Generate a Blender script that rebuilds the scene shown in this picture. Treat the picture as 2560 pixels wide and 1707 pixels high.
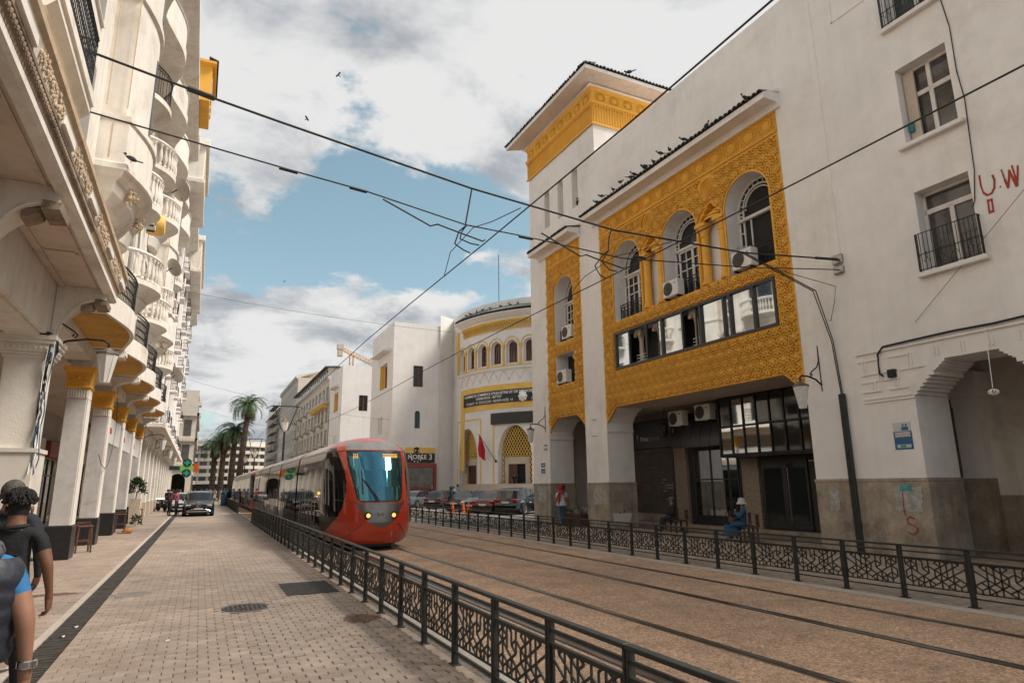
import bpy, math, random
from math import sin, cos, pi, radians, sqrt, atan2
from mathutils import Vector, Matrix, Euler
from mathutils.geometry import tessellate_polygon
for o in list(bpy.data.objects): bpy.data.objects.remove(o, do_unlink=True)
SC = bpy.context.scene
COL = SC.collection
random.seed(7)
# ---------------------------------------------------------------- camera
cam_d = bpy.data.cameras.new('camera'); cam = bpy.data.objects.new('camera', cam_d); COL.objects.link(cam)
cam_d.sensor_width = 36.0; cam_d.lens = 22.5; cam_d.clip_start = 0.1; cam_d.clip_end = 3000
CR = ((0.903172,-0.084798,-0.420819),(-0.429151,-0.202196,-0.88031),(-0.01044,0.975667,-0.219009))
cam.matrix_world = Matrix(((CR[0][0],CR[0][1],CR[0][2],0),(CR[1][0],CR[1][1],CR[1][2],0),(CR[2][0],CR[2][1],CR[2][2],1.8),(0,0,0,1)))
SC.camera = cam
# ---------------------------------------------------------------- sky
SUN_EL, SUN_AZ = radians(52), radians(118)      # azimuth clockwise from +Y: sun over the right-hand roofs, a little behind the camera
W = bpy.data.worlds.new('World'); SC.world = W; W.use_nodes = True
nt = W.node_tree; N = nt.nodes; LK = nt.links
for n in list(N): N.remove(n)
def nd(t, **k):
    n = N.new(t)
    for a, b in k.items(): setattr(n, a, b)
    return n
def mth(op, a, b=None, c=None):
    n = nd('ShaderNodeMath', operation=op)
    for i, v in enumerate((a, b, c)):
        if v is None: continue
        if isinstance(v, (int, float)): n.inputs[i].default_value = v
        else: LK.new(v, n.inputs[i])
    return n.outputs[0]
out = nd('ShaderNodeOutputWorld'); bg = nd('ShaderNodeBackground'); bg.inputs[1].default_value = 0.1
sky = nd('ShaderNodeTexSky', sky_type='NISHITA', sun_disc=False)
sky.sun_elevation = SUN_EL; sky.sun_rotation = SUN_AZ; sky.altitude = 30; sky.air_density = 1.1; sky.dust_density = 1.2; sky.ozone_density = 2.0
tc = nd('ShaderNodeTexCoord'); sep = nd('ShaderNodeSeparateXYZ'); LK.new(tc.outputs['Generated'], sep.inputs[0])
zz = mth('ADD', mth('MAXIMUM', sep.outputs[2], 0.0), 0.35)
cmb = nd('ShaderNodeCombineXYZ'); LK.new(mth('DIVIDE', sep.outputs[0], zz), cmb.inputs[0]); LK.new(mth('DIVIDE', sep.outputs[1], zz), cmb.inputs[1]); LK.new(mth('MULTIPLY', sep.outputs[2], 1.2), cmb.inputs[2])
def noise(scale, detail, rough, off=0.0, dist=0.0):
    n = nd('ShaderNodeTexNoise'); n.inputs['Scale'].default_value = scale; n.inputs['Detail'].default_value = detail; n.inputs['Roughness'].default_value = rough; n.inputs['Distortion'].default_value = dist
    if off:
        m = nd('ShaderNodeVectorMath', operation='ADD'); LK.new(cmb.outputs[0], m.inputs[0]); m.inputs[1].default_value = (off, off*.7, off*.3); LK.new(m.outputs[0], n.inputs['Vector'])
    else: LK.new(cmb.outputs[0], n.inputs['Vector'])
    return n.outputs['Fac']
n1 = noise(2.6, 6, .58, 3.1, .25); n2 = noise(7.5, 4, .6, 9.7); n3 = noise(1.7, 3, .55, 5.3); n4 = noise(4.2, 5, .62, 21.0, .3)
cov = mth('ADD', mth('MULTIPLY', n1, 1.55), mth('SUBTRACT', mth('MULTIPLY', n2, .6), .40))
def spot(d, width, amp):                     # a breach (amp<0) or a bank (amp>0) in the cloud cover, round direction d
    global cov
    v = Vector(d).normalized()
    dp = nd('ShaderNodeVectorMath', operation='DOT_PRODUCT'); LK.new(tc.outputs['Generated'], dp.inputs[0]); dp.inputs[1].default_value = v
    g = mth('EXPONENT', mth('MULTIPLY', mth('SUBTRACT', dp.outputs['Value'], 1.0), 1.0/width))
    cov = mth('ADD', cov, mth('MULTIPLY', g, amp))
for d_, w_, a_ in (((.129,.925,.357),.011,-.42), ((.332,.878,.346),.010,-.42), ((.03,.93,.367),.005,-.22), ((.22,.90,.37),.006,-.25), ((.335,.836,.435),.004,-.12), ((.153,.764,.627),.003,-.34), ((.374,.706,.601),.002,-.30), ((.26,.77,.58),.0012,-.22),
                   ((.083,.961,.263),.007,.36), ((.22,.95,.22),.010,.34), ((.159,.827,.538),.02,.18), ((.007,.815,.579),.03,.18), ((.45,.646,.616),.03,.15)): spot(d_, w_, a_)
mr = nd('ShaderNodeMapRange', interpolation_type='SMOOTHSTEP'); LK.new(cov, mr.inputs[0]); mr.inputs[1].default_value = .50; mr.inputs[2].default_value = .66
shade = nd('ShaderNodeMapRange', interpolation_type='SMOOTHSTEP'); LK.new(mth('ADD', mth('MULTIPLY', n3, .45), mth('MULTIPLY', n4, .55)), shade.inputs[0]); shade.inputs[1].default_value = .41; shade.inputs[2].default_value = .58
cc = nd('ShaderNodeMix', data_type='RGBA'); LK.new(shade.outputs[0], cc.inputs[0]); cc.inputs[6].default_value = (2.45, 2.6, 2.85, 1); cc.inputs[7].default_value = (5.2, 5.18, 5.12, 1)
sat = nd('ShaderNodeHueSaturation'); LK.new(sky.outputs[0], sat.inputs['Color']); sat.inputs['Saturation'].default_value = .78; sat.inputs['Hue'].default_value = .462; sat.inputs['Value'].default_value = .95
mx = nd('ShaderNodeMix', data_type='RGBA'); LK.new(mth('MULTIPLY', mr.outputs[0], .97), mx.inputs[0]); LK.new(sat.outputs[0], mx.inputs[6]); LK.new(cc.outputs[2], mx.inputs[7])
LK.new(mx.outputs[2], bg.inputs[0]); LK.new(bg.outputs[0], out.inputs[0])
# ---------------------------------------------------------------- sun behind thin cloud
sd = bpy.data.lights.new('sun', 'SUN'); sd.energy = 3.1; sd.angle = radians(20); sd.color = (1.0, .92, .82)
sun = bpy.data.objects.new('sun', sd); COL.objects.link(sun)
sun.rotation_euler = Vector((-sin(SUN_AZ)*cos(SUN_EL), -cos(SUN_AZ)*cos(SUN_EL), -sin(SUN_EL))).to_track_quat('-Z', 'Y').to_euler()
SC.render.engine = 'CYCLES'
vs = SC.view_settings; vs.view_transform = 'Standard'; vs.look = 'None'; vs.gamma = 1.0; vs.use_curve_mapping = False; vs.exposure = 0.66
try: SC.cycles.use_adaptive_sampling = True; SC.cycles.adaptive_threshold = .015; SC.cycles.use_denoising = True; SC.cycles.max_bounces = 6; SC.cycles.diffuse_bounces = 3; SC.cycles.glossy_bounces = 3; W.cycles.sampling_method = 'MANUAL'; W.cycles.sample_map_resolution = 256; SC.cycles.transmission_bounces = 6; SC.cycles.transparent_max_bounces = 12
except Exception: pass

# ================================================================ helpers
class MB:
    def __init__(s): s.v = []; s.f = []; s.mi = []; s.m = 0
    def add(s, vs, fs):
        b = len(s.v); s.v += [Vector(p) for p in vs]
        for f in fs: s.f.append([b+i for i in f]); s.mi.append(s.m)
        return s
    def box(s, x0, x1, y0, y1, z0, z1):
        return s.add([(x0,y0,z0),(x1,y0,z0),(x1,y1,z0),(x0,y1,z0),(x0,y0,z1),(x1,y0,z1),(x1,y1,z1),(x0,y1,z1)],
                     [(0,3,2,1),(4,5,6,7),(0,1,5,4),(1,2,6,5),(2,3,7,6),(3,0,4,7)])
    def bbox(s, x0, x1, y0, y1, z0, z1, b=.02):   # box with chamfered vertical edges and top
        x0, x1 = min(x0,x1), max(x0,x1); y0, y1 = min(y0,y1), max(y0,y1)
        b = min(b, (x1-x0)*.45, (y1-y0)*.45, (z1-z0)*.45)
        def ring(x0,x1,y0,y1,z,c): return [(x0+c,y0,z),(x1-c,y0,z),(x1,y0+c,z),(x1,y1-c,z),(x1-c,y1,z),(x0+c,y1,z),(x0,y1-c,z),(x0,y0+c,z)]
        rs = [ring(x0+b,x1-b,y0+b,y1-b,z0,b*.4), ring(x0,x1,y0,y1,z0+b,b), ring(x0,x1,y0,y1,z1-b,b), ring(x0+b,x1-b,y0+b,y1-b,z1,b*.4)]
        return s.rings(rs, True, True)
    def rings(s, rs, cap0=False, cap1=False, close=True):
        n = len(rs[0]); vs = [p for r in rs for p in r]; fs = []
        for i in range(len(rs)-1):
            for j in range(n if close else n-1):
                k = (j+1) % n; fs.append((i*n+j, i*n+k, (i+1)*n+k, (i+1)*n+j))
        if cap0: fs.append(tuple(reversed(range(n))))
        if cap1: fs.append(tuple((len(rs)-1)*n+j for j in range(n)))
        return s.add(vs, fs)
    def tube(s, pts, r, n=8, cap=True):
        pts = [Vector(p) for p in pts]; rs = []; up = None
        for i, p in enumerate(pts):
            t = (pts[min(i+1,len(pts)-1)] - pts[max(i-1,0)])
            if t.length < 1e-9: t = Vector((0,0,1))
            t.normalize()
            if up is None: up = Vector((0,0,1)) if abs(t.z) < .9 else Vector((1,0,0))
            a = t.cross(up)
            if a.length < 1e-6: a = t.cross(Vector((0,1,0)))
            a.normalize(); b = t.cross(a).normalized(); up = -b if False else up
            rr = r[i] if isinstance(r, (list,tuple)) else r
            rs.append([p + a*(rr*cos(2*pi*k/n)) + b*(rr*sin(2*pi*k/n)) for k in range(n)])
        return s.rings(rs, cap, cap)
    def bar(s, a, b, w, d, up=(0,0,1)):           # rectangular bar from a to b: w across, d along 'up'
        a, b = Vector(a), Vector(b); t = (b-a).normalized(); u = Vector(up); x = t.cross(u)
        if x.length < 1e-6: x = t.cross(Vector((1,0,0)))
        x.normalize(); y = x.cross(t).normalized(); x *= w/2; y *= d/2
        return s.rings([[p-x-y, p+x-y, p+x+y, p-x+y] for p in (a, b)], True, True)
    def lathe(s, prof, c=(0,0,0), n=16, axis='z', a0=0, a1=2*pi, cap=True):
        full = abs(a1-a0-2*pi) < 1e-6; m = n if full else n+1; rs = []
        for r, h in prof:
            ring = []
            for k in range(m):
                a = a0+(a1-a0)*k/n
                p = (r*cos(a), r*sin(a), h) if axis == 'z' else ((h, r*cos(a), r*sin(a)) if axis == 'x' else (r*cos(a), h, r*sin(a)))
                ring.append((p[0]+c[0], p[1]+c[1], p[2]+c[2]))
            rs.append(ring)
        return s.rings(rs, cap and full, cap and full, full)
    def ball(s, c, r, n=10, m=6, sc=(1,1,1)):
        rs = []
        for i in range(m+1):
            a = -pi/2 + pi*i/m; a = max(min(a, pi/2-.06), -pi/2+.06)
            rs.append([(c[0]+sc[0]*r*cos(a)*cos(2*pi*k/n), c[1]+sc[1]*r*cos(a)*sin(2*pi*k/n), c[2]+sc[2]*r*sin(a)) for k in range(n)])
        return s.rings(rs, True, True)
    def prism(s, poly, fn0, fn1, caps=True):      # poly of 2-D points; fn maps (a,b) to 3-D for either end
        n = len(poly); vs = [fn0(*p) for p in poly] + [fn1(*p) for p in poly]
        fs = [(i, (i+1)%n, n+(i+1)%n, n+i) for i in range(n)]
        if caps:
            tr = tessellate_polygon([[Vector((p[0],p[1],0)) for p in poly]])
            fs += [tuple(t) for t in tr] + [tuple(n+i for i in t) for t in tr]
        return s.add(vs, fs)
    def sheet(s, outer, holes, fn):               # flat face with holes
        loops = [[Vector((p[0],p[1],0)) for p in outer]] + [[Vector((p[0],p[1],0)) for p in h] for h in holes]
        tr = tessellate_polygon(loops); vs = [fn(p.x, p.y) for l in loops for p in l]
        return s.add(vs, [tuple(t) for t in tr])
    def band(s, loop, fn0, fn1, close=True):      # wall between two copies of a loop
        n = len(loop); vs = [fn0(*p) for p in loop] + [fn1(*p) for p in loop]
        return s.add(vs, [(i, (i+1)%n, n+(i+1)%n, n+i) for i in range(n if close else n-1)])
    def grid(s, fn, nu, nv):
        vs = [fn(i/nu, j/nv) for j in range(nv+1) for i in range(nu+1)]
        return s.add(vs, [(j*(nu+1)+i, j*(nu+1)+i+1, (j+1)*(nu+1)+i+1, (j+1)*(nu+1)+i) for j in range(nv) for i in range(nu)])
    def xform(s, M):
        s.v = [M @ p for p in s.v]; return s
    def build(s, name, mat, parent=None, xf=None, smooth=False, loc=None, local=False):
        me = bpy.data.meshes.new(name)
        vs = s.v if xf is None else [xf @ p for p in s.v]
        if parent is not None and not local:
            im = WM[parent.name].inverted(); vs = [im @ p for p in vs]
        o = bpy.data.objects.new(name, me); COL.objects.link(o)
        if parent is None:
            if not local:
                if loc is None and vs:
                    xs = [p.x for p in vs]; ys = [p.y for p in vs]; zs = [p.z for p in vs]
                    loc = Vector(((min(xs)+max(xs))/2, (min(ys)+max(ys))/2, min(zs)))
                loc = Vector(loc or (0,0,0)); vs = [p-loc for p in vs]; o.location = loc
            WM[o.name] = Matrix.Translation(o.location)
        else:
            o.parent = parent; WM[o.name] = WM[parent.name]
        me.from_pydata([tuple(p) for p in vs], [], s.f); me.update()
        for m in (mat if isinstance(mat, (list,tuple)) else [mat]): me.materials.append(m)
        if len(me.materials) > 1: me.polygons.foreach_set('material_index', s.mi)
        if smooth: shade(me, smooth if not isinstance(smooth, bool) else 40)
        return o
def shade(me, ang=40):
    me.polygons.foreach_set('use_smooth', [True]*len(me.polygons))
    try: me.set_sharp_from_angle(angle=radians(ang))
    except Exception: pass
WM = {}
def tag(o, label=None, cat=None, group=None, kind=None):
    if label: o['label'] = label
    if cat: o['category'] = cat
    if group: o['group'] = group
    if kind: o['kind'] = kind
    return o
def thing(name, label, cat, loc=(0,0,0), rz=0.0, group=None, sc=1.0):
    o = bpy.data.objects.new(name, None); COL.objects.link(o); o.empty_display_size = .2
    o.location = loc; o.rotation_euler = (0,0,rz); o.scale = (sc,sc,sc)
    WM[o.name] = Matrix.Translation(Vector(loc)) @ Matrix.Rotation(rz,4,'Z') @ Matrix.Scale(sc,4)
    return tag(o, label, cat, group)
def place(me, name, parent, loc, rot=(0,0,0), scale=(1,1,1)):   # another object on shared mesh data, loc in world
    o = bpy.data.objects.new(name, me); COL.objects.link(o); o.parent = parent
    p = WM[parent.name].inverted() @ Vector(loc) if parent is not None else Vector(loc)
    o.location = p; o.rotation_euler = rot; o.scale = scale
    WM[o.name] = WM[parent.name] @ Matrix.Translation(p) if parent is not None else Matrix.Translation(p)
    return o
def meshof(mb, name, mat, smooth=False):
    me = bpy.data.meshes.new(name); me.from_pydata([tuple(p) for p in mb.v], [], mb.f); me.update()
    for m in (mat if isinstance(mat, (list,tuple)) else [mat]): me.materials.append(m)
    if len(me.materials) > 1: me.polygons.foreach_set('material_index', mb.mi)
    if smooth: shade(me)
    return me
def copy_tree(root, loc, rz, label=None, group=None):
    c = root.copy(); COL.objects.link(c); c.location = loc; c.rotation_euler = (0,0,rz)
    if label: c['label'] = label
    if group: c['group'] = group
    def rec(a, b):
        for ch in a.children:
            d = ch.copy(); COL.objects.link(d); d.parent = b; rec(ch, d)
    rec(root, c); return c
def arch(c, hw, z0, zs, n=14, top=None, pointed=0.0):       # outline of an arched opening (y,z), round or pointed
    p = [(c+hw, z0), (c+hw, zs)]
    hgt = (top-zs) if top else hw
    for k in range(1, n):
        a = pi*k/n
        y = cos(a); z = sin(a)
        if pointed: z = sin(a)**(1-pointed*.35); 
        p.append((c+hw*y, zs+hgt*z))
    return p + [(c-hw, zs), (c-hw, z0)]
def rect(y0, y1, z0, z1): return [(y0,z0),(y1,z0),(y1,z1),(y0,z1)]
# ---------------------------------------------------------------- materials
MAT = {}
def mat(name, col, rough=.7, metal=0.0, var=.12, vscale=2.0, bump=0.0, bscale=40.0, spec=None, emit=None, estr=1.0, streak=0.0, dirt=None, damt=0.0, dscale=.6, coat=0.0, trans=0.0, alpha=1.0):
    m = bpy.data.materials.new(name); m.use_nodes = True; t = m.node_tree; ns = t.nodes; lk = t.links
    b = ns['Principled BSDF']; b.inputs['Roughness'].default_value = rough; b.inputs['Metallic'].default_value = metal
    if spec is not None: b.inputs['Specular IOR Level'].default_value = spec
    if coat: b.inputs['Coat Weight'].default_value = coat; b.inputs['Coat Roughness'].default_value = .05
    if trans: b.inputs['Transmission Weight'].default_value = trans
    b.inputs['Alpha'].default_value = alpha
    cur = None
    c4 = (*col, 1)
    tcn = ns.new('ShaderNodeTexCoord'); geo = ns.new('ShaderNodeNewGeometry')
    def nz(scale, detail=4, vec=None, rg=.6):
        n = ns.new('ShaderNodeTexNoise'); n.inputs['Scale'].default_value = scale; n.inputs['Detail'].default_value = detail; n.inputs['Roughness'].default_value = rg
        lk.new(vec if vec is not None else geo.outputs['Position'], n.inputs['Vector']); return n.outputs['Fac']
    def mulrange(src, lo, hi, fac, a=.35, bb=.65):
        r = ns.new('ShaderNodeMapRange'); lk.new(fac, r.inputs[0]); r.inputs[1].default_value = a; r.inputs[2].default_value = bb; r.inputs[3].default_value = lo; r.inputs[4].default_value = hi
        x = ns.new('ShaderNodeMix'); x.data_type = 'RGBA'; x.blend_type = 'MULTIPLY'; x.inputs[0].default_value = 1.0
        if src is None: x.inputs[6].default_value = c4
        else: lk.new(src, x.inputs[6])
        lk.new(r.outputs[0], x.inputs[7]); return x.outputs[2]
    if var:
        cur = mulrange(cur, 1-var, 1+var*.5, nz(vscale, 3))
        cur = mulrange(cur, 1-var*.5, 1+var*.3, nz(vscale*7.3, 2))
    if streak:
        mp = ns.new('ShaderNodeMapping'); mp.inputs['Scale'].default_value = (3.2, 3.2, .22); lk.new(geo.outputs['Position'], mp.inputs['Vector'])
        cur = mulrange(cur, 1-streak, 1.0, nz(1.0, 4, mp.outputs[0], .65), .30, .52)
    if dirt is not None:
        x = ns.new('ShaderNodeMix'); x.data_type = 'RGBA'; r = ns.new('ShaderNodeMapRange'); r.interpolation_type = 'SMOOTHSTEP'
        lk.new(nz(dscale, 5, None, .68), r.inputs[0]); r.inputs[1].default_value = .50; r.inputs[2].default_value = .72; r.inputs[4].default_value = damt
        lk.new(r.outputs[0], x.inputs[0])
        if cur is None: x.inputs[6].default_value = c4
        else: lk.new(cur, x.inputs[6])
        x.inputs[7].default_value = (*dirt, 1); cur = x.outputs[2]
    if cur is None: b.inputs['Base Color'].default_value = c4
    else: lk.new(cur, b.inputs['Base Color'])
    if bump:
        bp = ns.new('ShaderNodeBump'); bp.inputs['Strength'].default_value = bump; bp.inputs['Distance'].default_value = .02
        lk.new(nz(bscale, 2), bp.inputs['Height']); lk.new(bp.outputs[0], b.inputs['Normal'])
    if emit is not None:
        b.inputs['Emission Color'].default_value = (*emit, 1); b.inputs['Emission Strength'].default_value = estr
    MAT[name] = m; return m
white = mat('white_plaster', (.84,.795,.755), .85, var=.06, vscale=.35, bump=.15, bscale=30, streak=.06, dirt=(.58,.51,.44), damt=.40, dscale=.45)
white2 = mat('cream_plaster', (.80,.75,.67), .85, var=.08, vscale=.5, bump=.18, bscale=25, streak=.14, dirt=(.46,.35,.26), damt=.5, dscale=.8)
white3 = mat('far_white_plaster', (.82,.785,.75), .85, var=.05, vscale=.3, streak=.05, dirt=(.42,.39,.35), damt=.2, dscale=.4)
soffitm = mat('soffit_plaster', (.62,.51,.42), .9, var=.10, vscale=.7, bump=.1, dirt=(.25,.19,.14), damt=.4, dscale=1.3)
grime = mat('weathered_moulding', (.30,.23,.165), .9, var=.25, vscale=3, bump=.25, bscale=30, dirt=(.10,.075,.055), damt=.75, dscale=2.5)
ochre = mat('ochre_moulding', (.62,.48,.33), .85, var=.18, vscale=2, bump=.2, dirt=(.28,.19,.12), damt=.5, dscale=2)
yellow = mat('yellow_stucco', (.80,.41,.05), .7, var=.08, vscale=.9, bump=.12, bscale=50, dirt=(.52,.23,.03), damt=.35, dscale=1.1)
yellow2 = mat('pale_yellow_stucco', (.82,.52,.12), .7, var=.08, vscale=.8, bump=.1, dirt=(.5,.27,.05), damt=.25)
stone = mat('stained_stone_dado', (.38,.315,.245), .8, var=.22, vscale=1.6, bump=.35, bscale=22, streak=.28, dirt=(.14,.115,.09), damt=.8, dscale=1.1)
beige_stone = mat('beige_stone', (.58,.48,.37), .75, var=.12, vscale=1.2, bump=.15, dirt=(.3,.24,.17), damt=.4)
granite = mat('brown_granite', (.30,.235,.175), .55, var=.25, vscale=14, bump=.05, bscale=60, dirt=(.09,.07,.055), damt=.5, dscale=9)
marble = mat('grey_marble', (.60,.57,.54), .45, var=.10, vscale=1.4, streak=.12, dirt=(.27,.25,.23), damt=.45, dscale=1.6)
blackst = mat('black_plinth', (.022,.022,.024), .35, var=.3, vscale=6)
iron = mat('dark_green_iron', (.035,.040,.038), .55, metal=.2, var=.2, vscale=5, dirt=(.10,.08,.06), damt=.25, dscale=6)
blackiron = mat('black_iron', (.015,.016,.017), .5, metal=.3, var=.2)
steel = mat('rail_steel', (.42,.40,.38), .28, metal=1.0, var=.15, vscale=6)
darkgroove = mat('rail_groove', (.03,.028,.026), .7, var=.2)
glassd = mat('dark_glass', (.02,.024,.026), .04, var=0, spec=.7)
mirror = mat('mirror_glass', (.60,.63,.64), .03, metal=1.0, var=0)
frame_black = mat('black_frame', (.028,.028,.03), .4, var=.15)
wood = mat('brown_wood', (.11,.048,.025), .5, var=.25, vscale=8)
wood2 = mat('red_brown_wood', (.20,.06,.028), .5, var=.2, vscale=6)
winwhite = mat('white_window_frame', (.72,.68,.63), .6, var=.12, vscale=3)
tile_green = mat('green_roof_tile', (.035,.05,.038), .45, var=.35, vscale=6, dirt=(.14,.13,.11), damt=.5, dscale=4)
tile_dark = mat('weathered_roof_tile', (.06,.05,.042), .6, var=.4, vscale=5, dirt=(.20,.15,.11), damt=.6, dscale=4)
terracotta = mat('terracotta_edge', (.25,.15,.11), .8, var=.2, vscale=4)
ac_white = mat('air_conditioner_white', (.74,.71,.66), .5, var=.08, vscale=4)
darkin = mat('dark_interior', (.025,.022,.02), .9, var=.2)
rubber = mat('black_rubber', (.012,.012,.012), .75, var=.2)
cable = mat('black_cable', (.02,.019,.018), .6, var=.1)
FR = Matrix.Rotation(.013, 4, 'Z')      # the right-hand frontage runs at this angle to the tracks
FL = Matrix.Rotation(.006, 4, 'Z')      # the left-hand frontage

# ================================================================ ground, paving, tracks
def noise_mat_extra(name, c1, c2, scale, rough=.9, bump=.5, bscale=120, c3=None, s3=1.0):
    m = bpy.data.materials.new(name); m.use_nodes = True; t = m.node_tree; ns = t.nodes; lk = t.links; b = ns['Principled BSDF']
    geo = ns.new('ShaderNodeNewGeometry')
    def nz(s, d=3, r=.7):
        n = ns.new('ShaderNodeTexNoise'); n.inputs['Scale'].default_value = s; n.inputs['Detail'].default_value = d; n.inputs['Roughness'].default_value = r; lk.new(geo.outputs['Position'], n.inputs['Vector']); return n
    vor = ns.new('ShaderNodeTexVoronoi'); vor.inputs['Scale'].default_value = scale; lk.new(geo.outputs['Position'], vor.inputs['Vector'])
    r = ns.new('ShaderNodeMapRange'); lk.new(vor.outputs['Color'], r.inputs[0]); 
    mx = ns.new('ShaderNodeMix'); mx.data_type = 'RGBA'; lk.new(vor.outputs['Color'], mx.inputs[0]); mx.inputs[6].default_value = (*c1,1); mx.inputs[7].default_value = (*c2,1)
    cur = mx.outputs[2]
    for sc, lo in ((.30, .70), (1.9, .80), (9, .88)):
        rr = ns.new('ShaderNodeMapRange'); lk.new(nz(sc).outputs['Fac'], rr.inputs[0]); rr.inputs[1].default_value = .3; rr.inputs[2].default_value = .62; rr.inputs[3].default_value = lo; rr.inputs[4].default_value = 1.06
        x = ns.new('ShaderNodeMix'); x.data_type = 'RGBA'; x.blend_type = 'MULTIPLY'; x.inputs[0].default_value = 1; lk.new(cur, x.inputs[6]); lk.new(rr.outputs[0], x.inputs[7]); cur = x.outputs[2]
    if c3:
        rr = ns.new('ShaderNodeMapRange'); lk.new(nz(s3, 5).outputs['Fac'], rr.inputs[0]); rr.inputs[1].default_value = .56; rr.inputs[2].default_value = .74; rr.inputs[4].default_value = .8
        x = ns.new('ShaderNodeMix'); x.data_type = 'RGBA'; lk.new(rr.outputs[0], x.inputs[0]); lk.new(cur, x.inputs[6]); x.inputs[7].default_value = (*c3,1); cur = x.outputs[2]
    lk.new(cur, b.inputs['Base Color']); b.inputs['Roughness'].default_value = rough
    bp = ns.new('ShaderNodeBump'); bp.inputs['Strength'].default_value = bump; bp.inputs['Distance'].default_value = .012; lk.new(vor.outputs['Distance'], bp.inputs['Height']); lk.new(bp.outputs[0], b.inputs['Normal'])
    return m
def brick_mat(name, base, spread, dirt):
    m = bpy.data.materials.new(name); m.use_nodes = True; t = m.node_tree; ns = t.nodes; lk = t.links; b = ns['Principled BSDF']
    geo = ns.new('ShaderNodeNewGeometry'); oi = ns.new('ShaderNodeObjectInfo')
    ad = ns.new('ShaderNodeMath'); ad.operation = 'ADD'; lk.new(geo.outputs['Random Per Island'], ad.inputs[0]); lk.new(oi.outputs['Random'], ad.inputs[1])
    fr = ns.new('ShaderNodeMath'); fr.operation = 'FRACT'; lk.new(ad.outputs[0], fr.inputs[0])
    r = ns.new('ShaderNodeMapRange'); lk.new(fr.outputs[0], r.inputs[0]); r.inputs[3].default_value = 1-spread; r.inputs[4].default_value = 1+spread
    x = ns.new('ShaderNodeMix'); x.data_type = 'RGBA'; x.blend_type = 'MULTIPLY'; x.inputs[0].default_value = 1; x.inputs[6].default_value = (*base,1); lk.new(r.outputs[0], x.inputs[7]); cur = x.outputs[2]
    def nz(s, d=3, rg=.65):
        n = ns.new('ShaderNodeTexNoise'); n.inputs['Scale'].default_value = s; n.inputs['Detail'].default_value = d; n.inputs['Roughness'].default_value = rg; lk.new(geo.outputs['Position'], n.inputs['Vector']); return n.outputs['Fac']
    for sc, lo, hi in ((.35,.82,1.08),(1.9,.85,1.06),(60,.84,1.1)):
        rr = ns.new('ShaderNodeMapRange'); lk.new(nz(sc), rr.inputs[0]); rr.inputs[1].default_value = .32; rr.inputs[2].default_value = .66; rr.inputs[3].default_value = lo; rr.inputs[4].default_value = hi
        y = ns.new('ShaderNodeMix'); y.data_type = 'RGBA'; y.blend_type = 'MULTIPLY'; y.inputs[0].default_value = 1; lk.new(cur, y.inputs[6]); lk.new(rr.outputs[0], y.inputs[7]); cur = y.outputs[2]
    rr = ns.new('ShaderNodeMapRange'); lk.new(nz(.8, 5, .72), rr.inputs[0]); rr.inputs[1].default_value = .55; rr.inputs[2].default_value = .75; rr.inputs[4].default_value = .7
    y = ns.new('ShaderNodeMix'); y.data_type = 'RGBA'; lk.new(rr.outputs[0], y.inputs[0]); lk.new(cur, y.inputs[6]); y.inputs[7].default_value = (*dirt,1)
    lk.new(y.outputs[2], b.inputs['Base Color'])
    rr = ns.new('ShaderNodeMapRange'); lk.new(nz(1.3), rr.inputs[0]); rr.inputs[3].default_value = .5; rr.inputs[4].default_value = .85; lk.new(rr.outputs[0], b.inputs['Roughness'])
    bp = ns.new('ShaderNodeBump'); bp.inputs['Strength'].default_value = .25; bp.inputs['Distance'].default_value = .008; lk.new(nz(45), bp.inputs['Height']); lk.new(bp.outputs[0], b.inputs['Normal'])
    return m
asphalt = mat('asphalt', (.075,.07,.065), .9, var=.2, vscale=.5, bump=.3, bscale=60)
bedm = mat('sand_joint', (.15,.11,.08), .95, var=.25, vscale=3)
brickm = brick_mat('paving_brick', (.375,.295,.235), .12, (.265,.18,.12))
brickr = brick_mat('pavement_brick', (.36,.28,.215), .12, (.17,.125,.09))
gravel = noise_mat_extra('resin_gravel', (.22,.135,.085), (.76,.50,.33), 46, c3=(.32,.235,.165), s3=.5)
kerbm = mat('kerb_concrete', (.50,.44,.37), .85, var=.15, vscale=2, bump=.2, dirt=(.22,.17,.13), damt=.4, dscale=2)
concrete = mat('patch_concrete', (.24,.215,.19), .9, var=.2, vscale=4, bump=.4, bscale=40)
castiron = mat('cast_iron', (.085,.07,.06), .5, metal=.5, var=.3, vscale=8, dirt=(.16,.10,.06), damt=.4, dscale=8)
drainm = mat('drain_iron', (.085,.075,.066), .55, metal=.3, var=.35, vscale=6, dirt=(.14,.10,.07), damt=.35, dscale=3)
m = MB(); m.box(-700, 700, -60, 1400, -.5, -.06); tag(m.build('ground', asphalt, loc=(0,0,-.06)), kind='structure')
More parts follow.
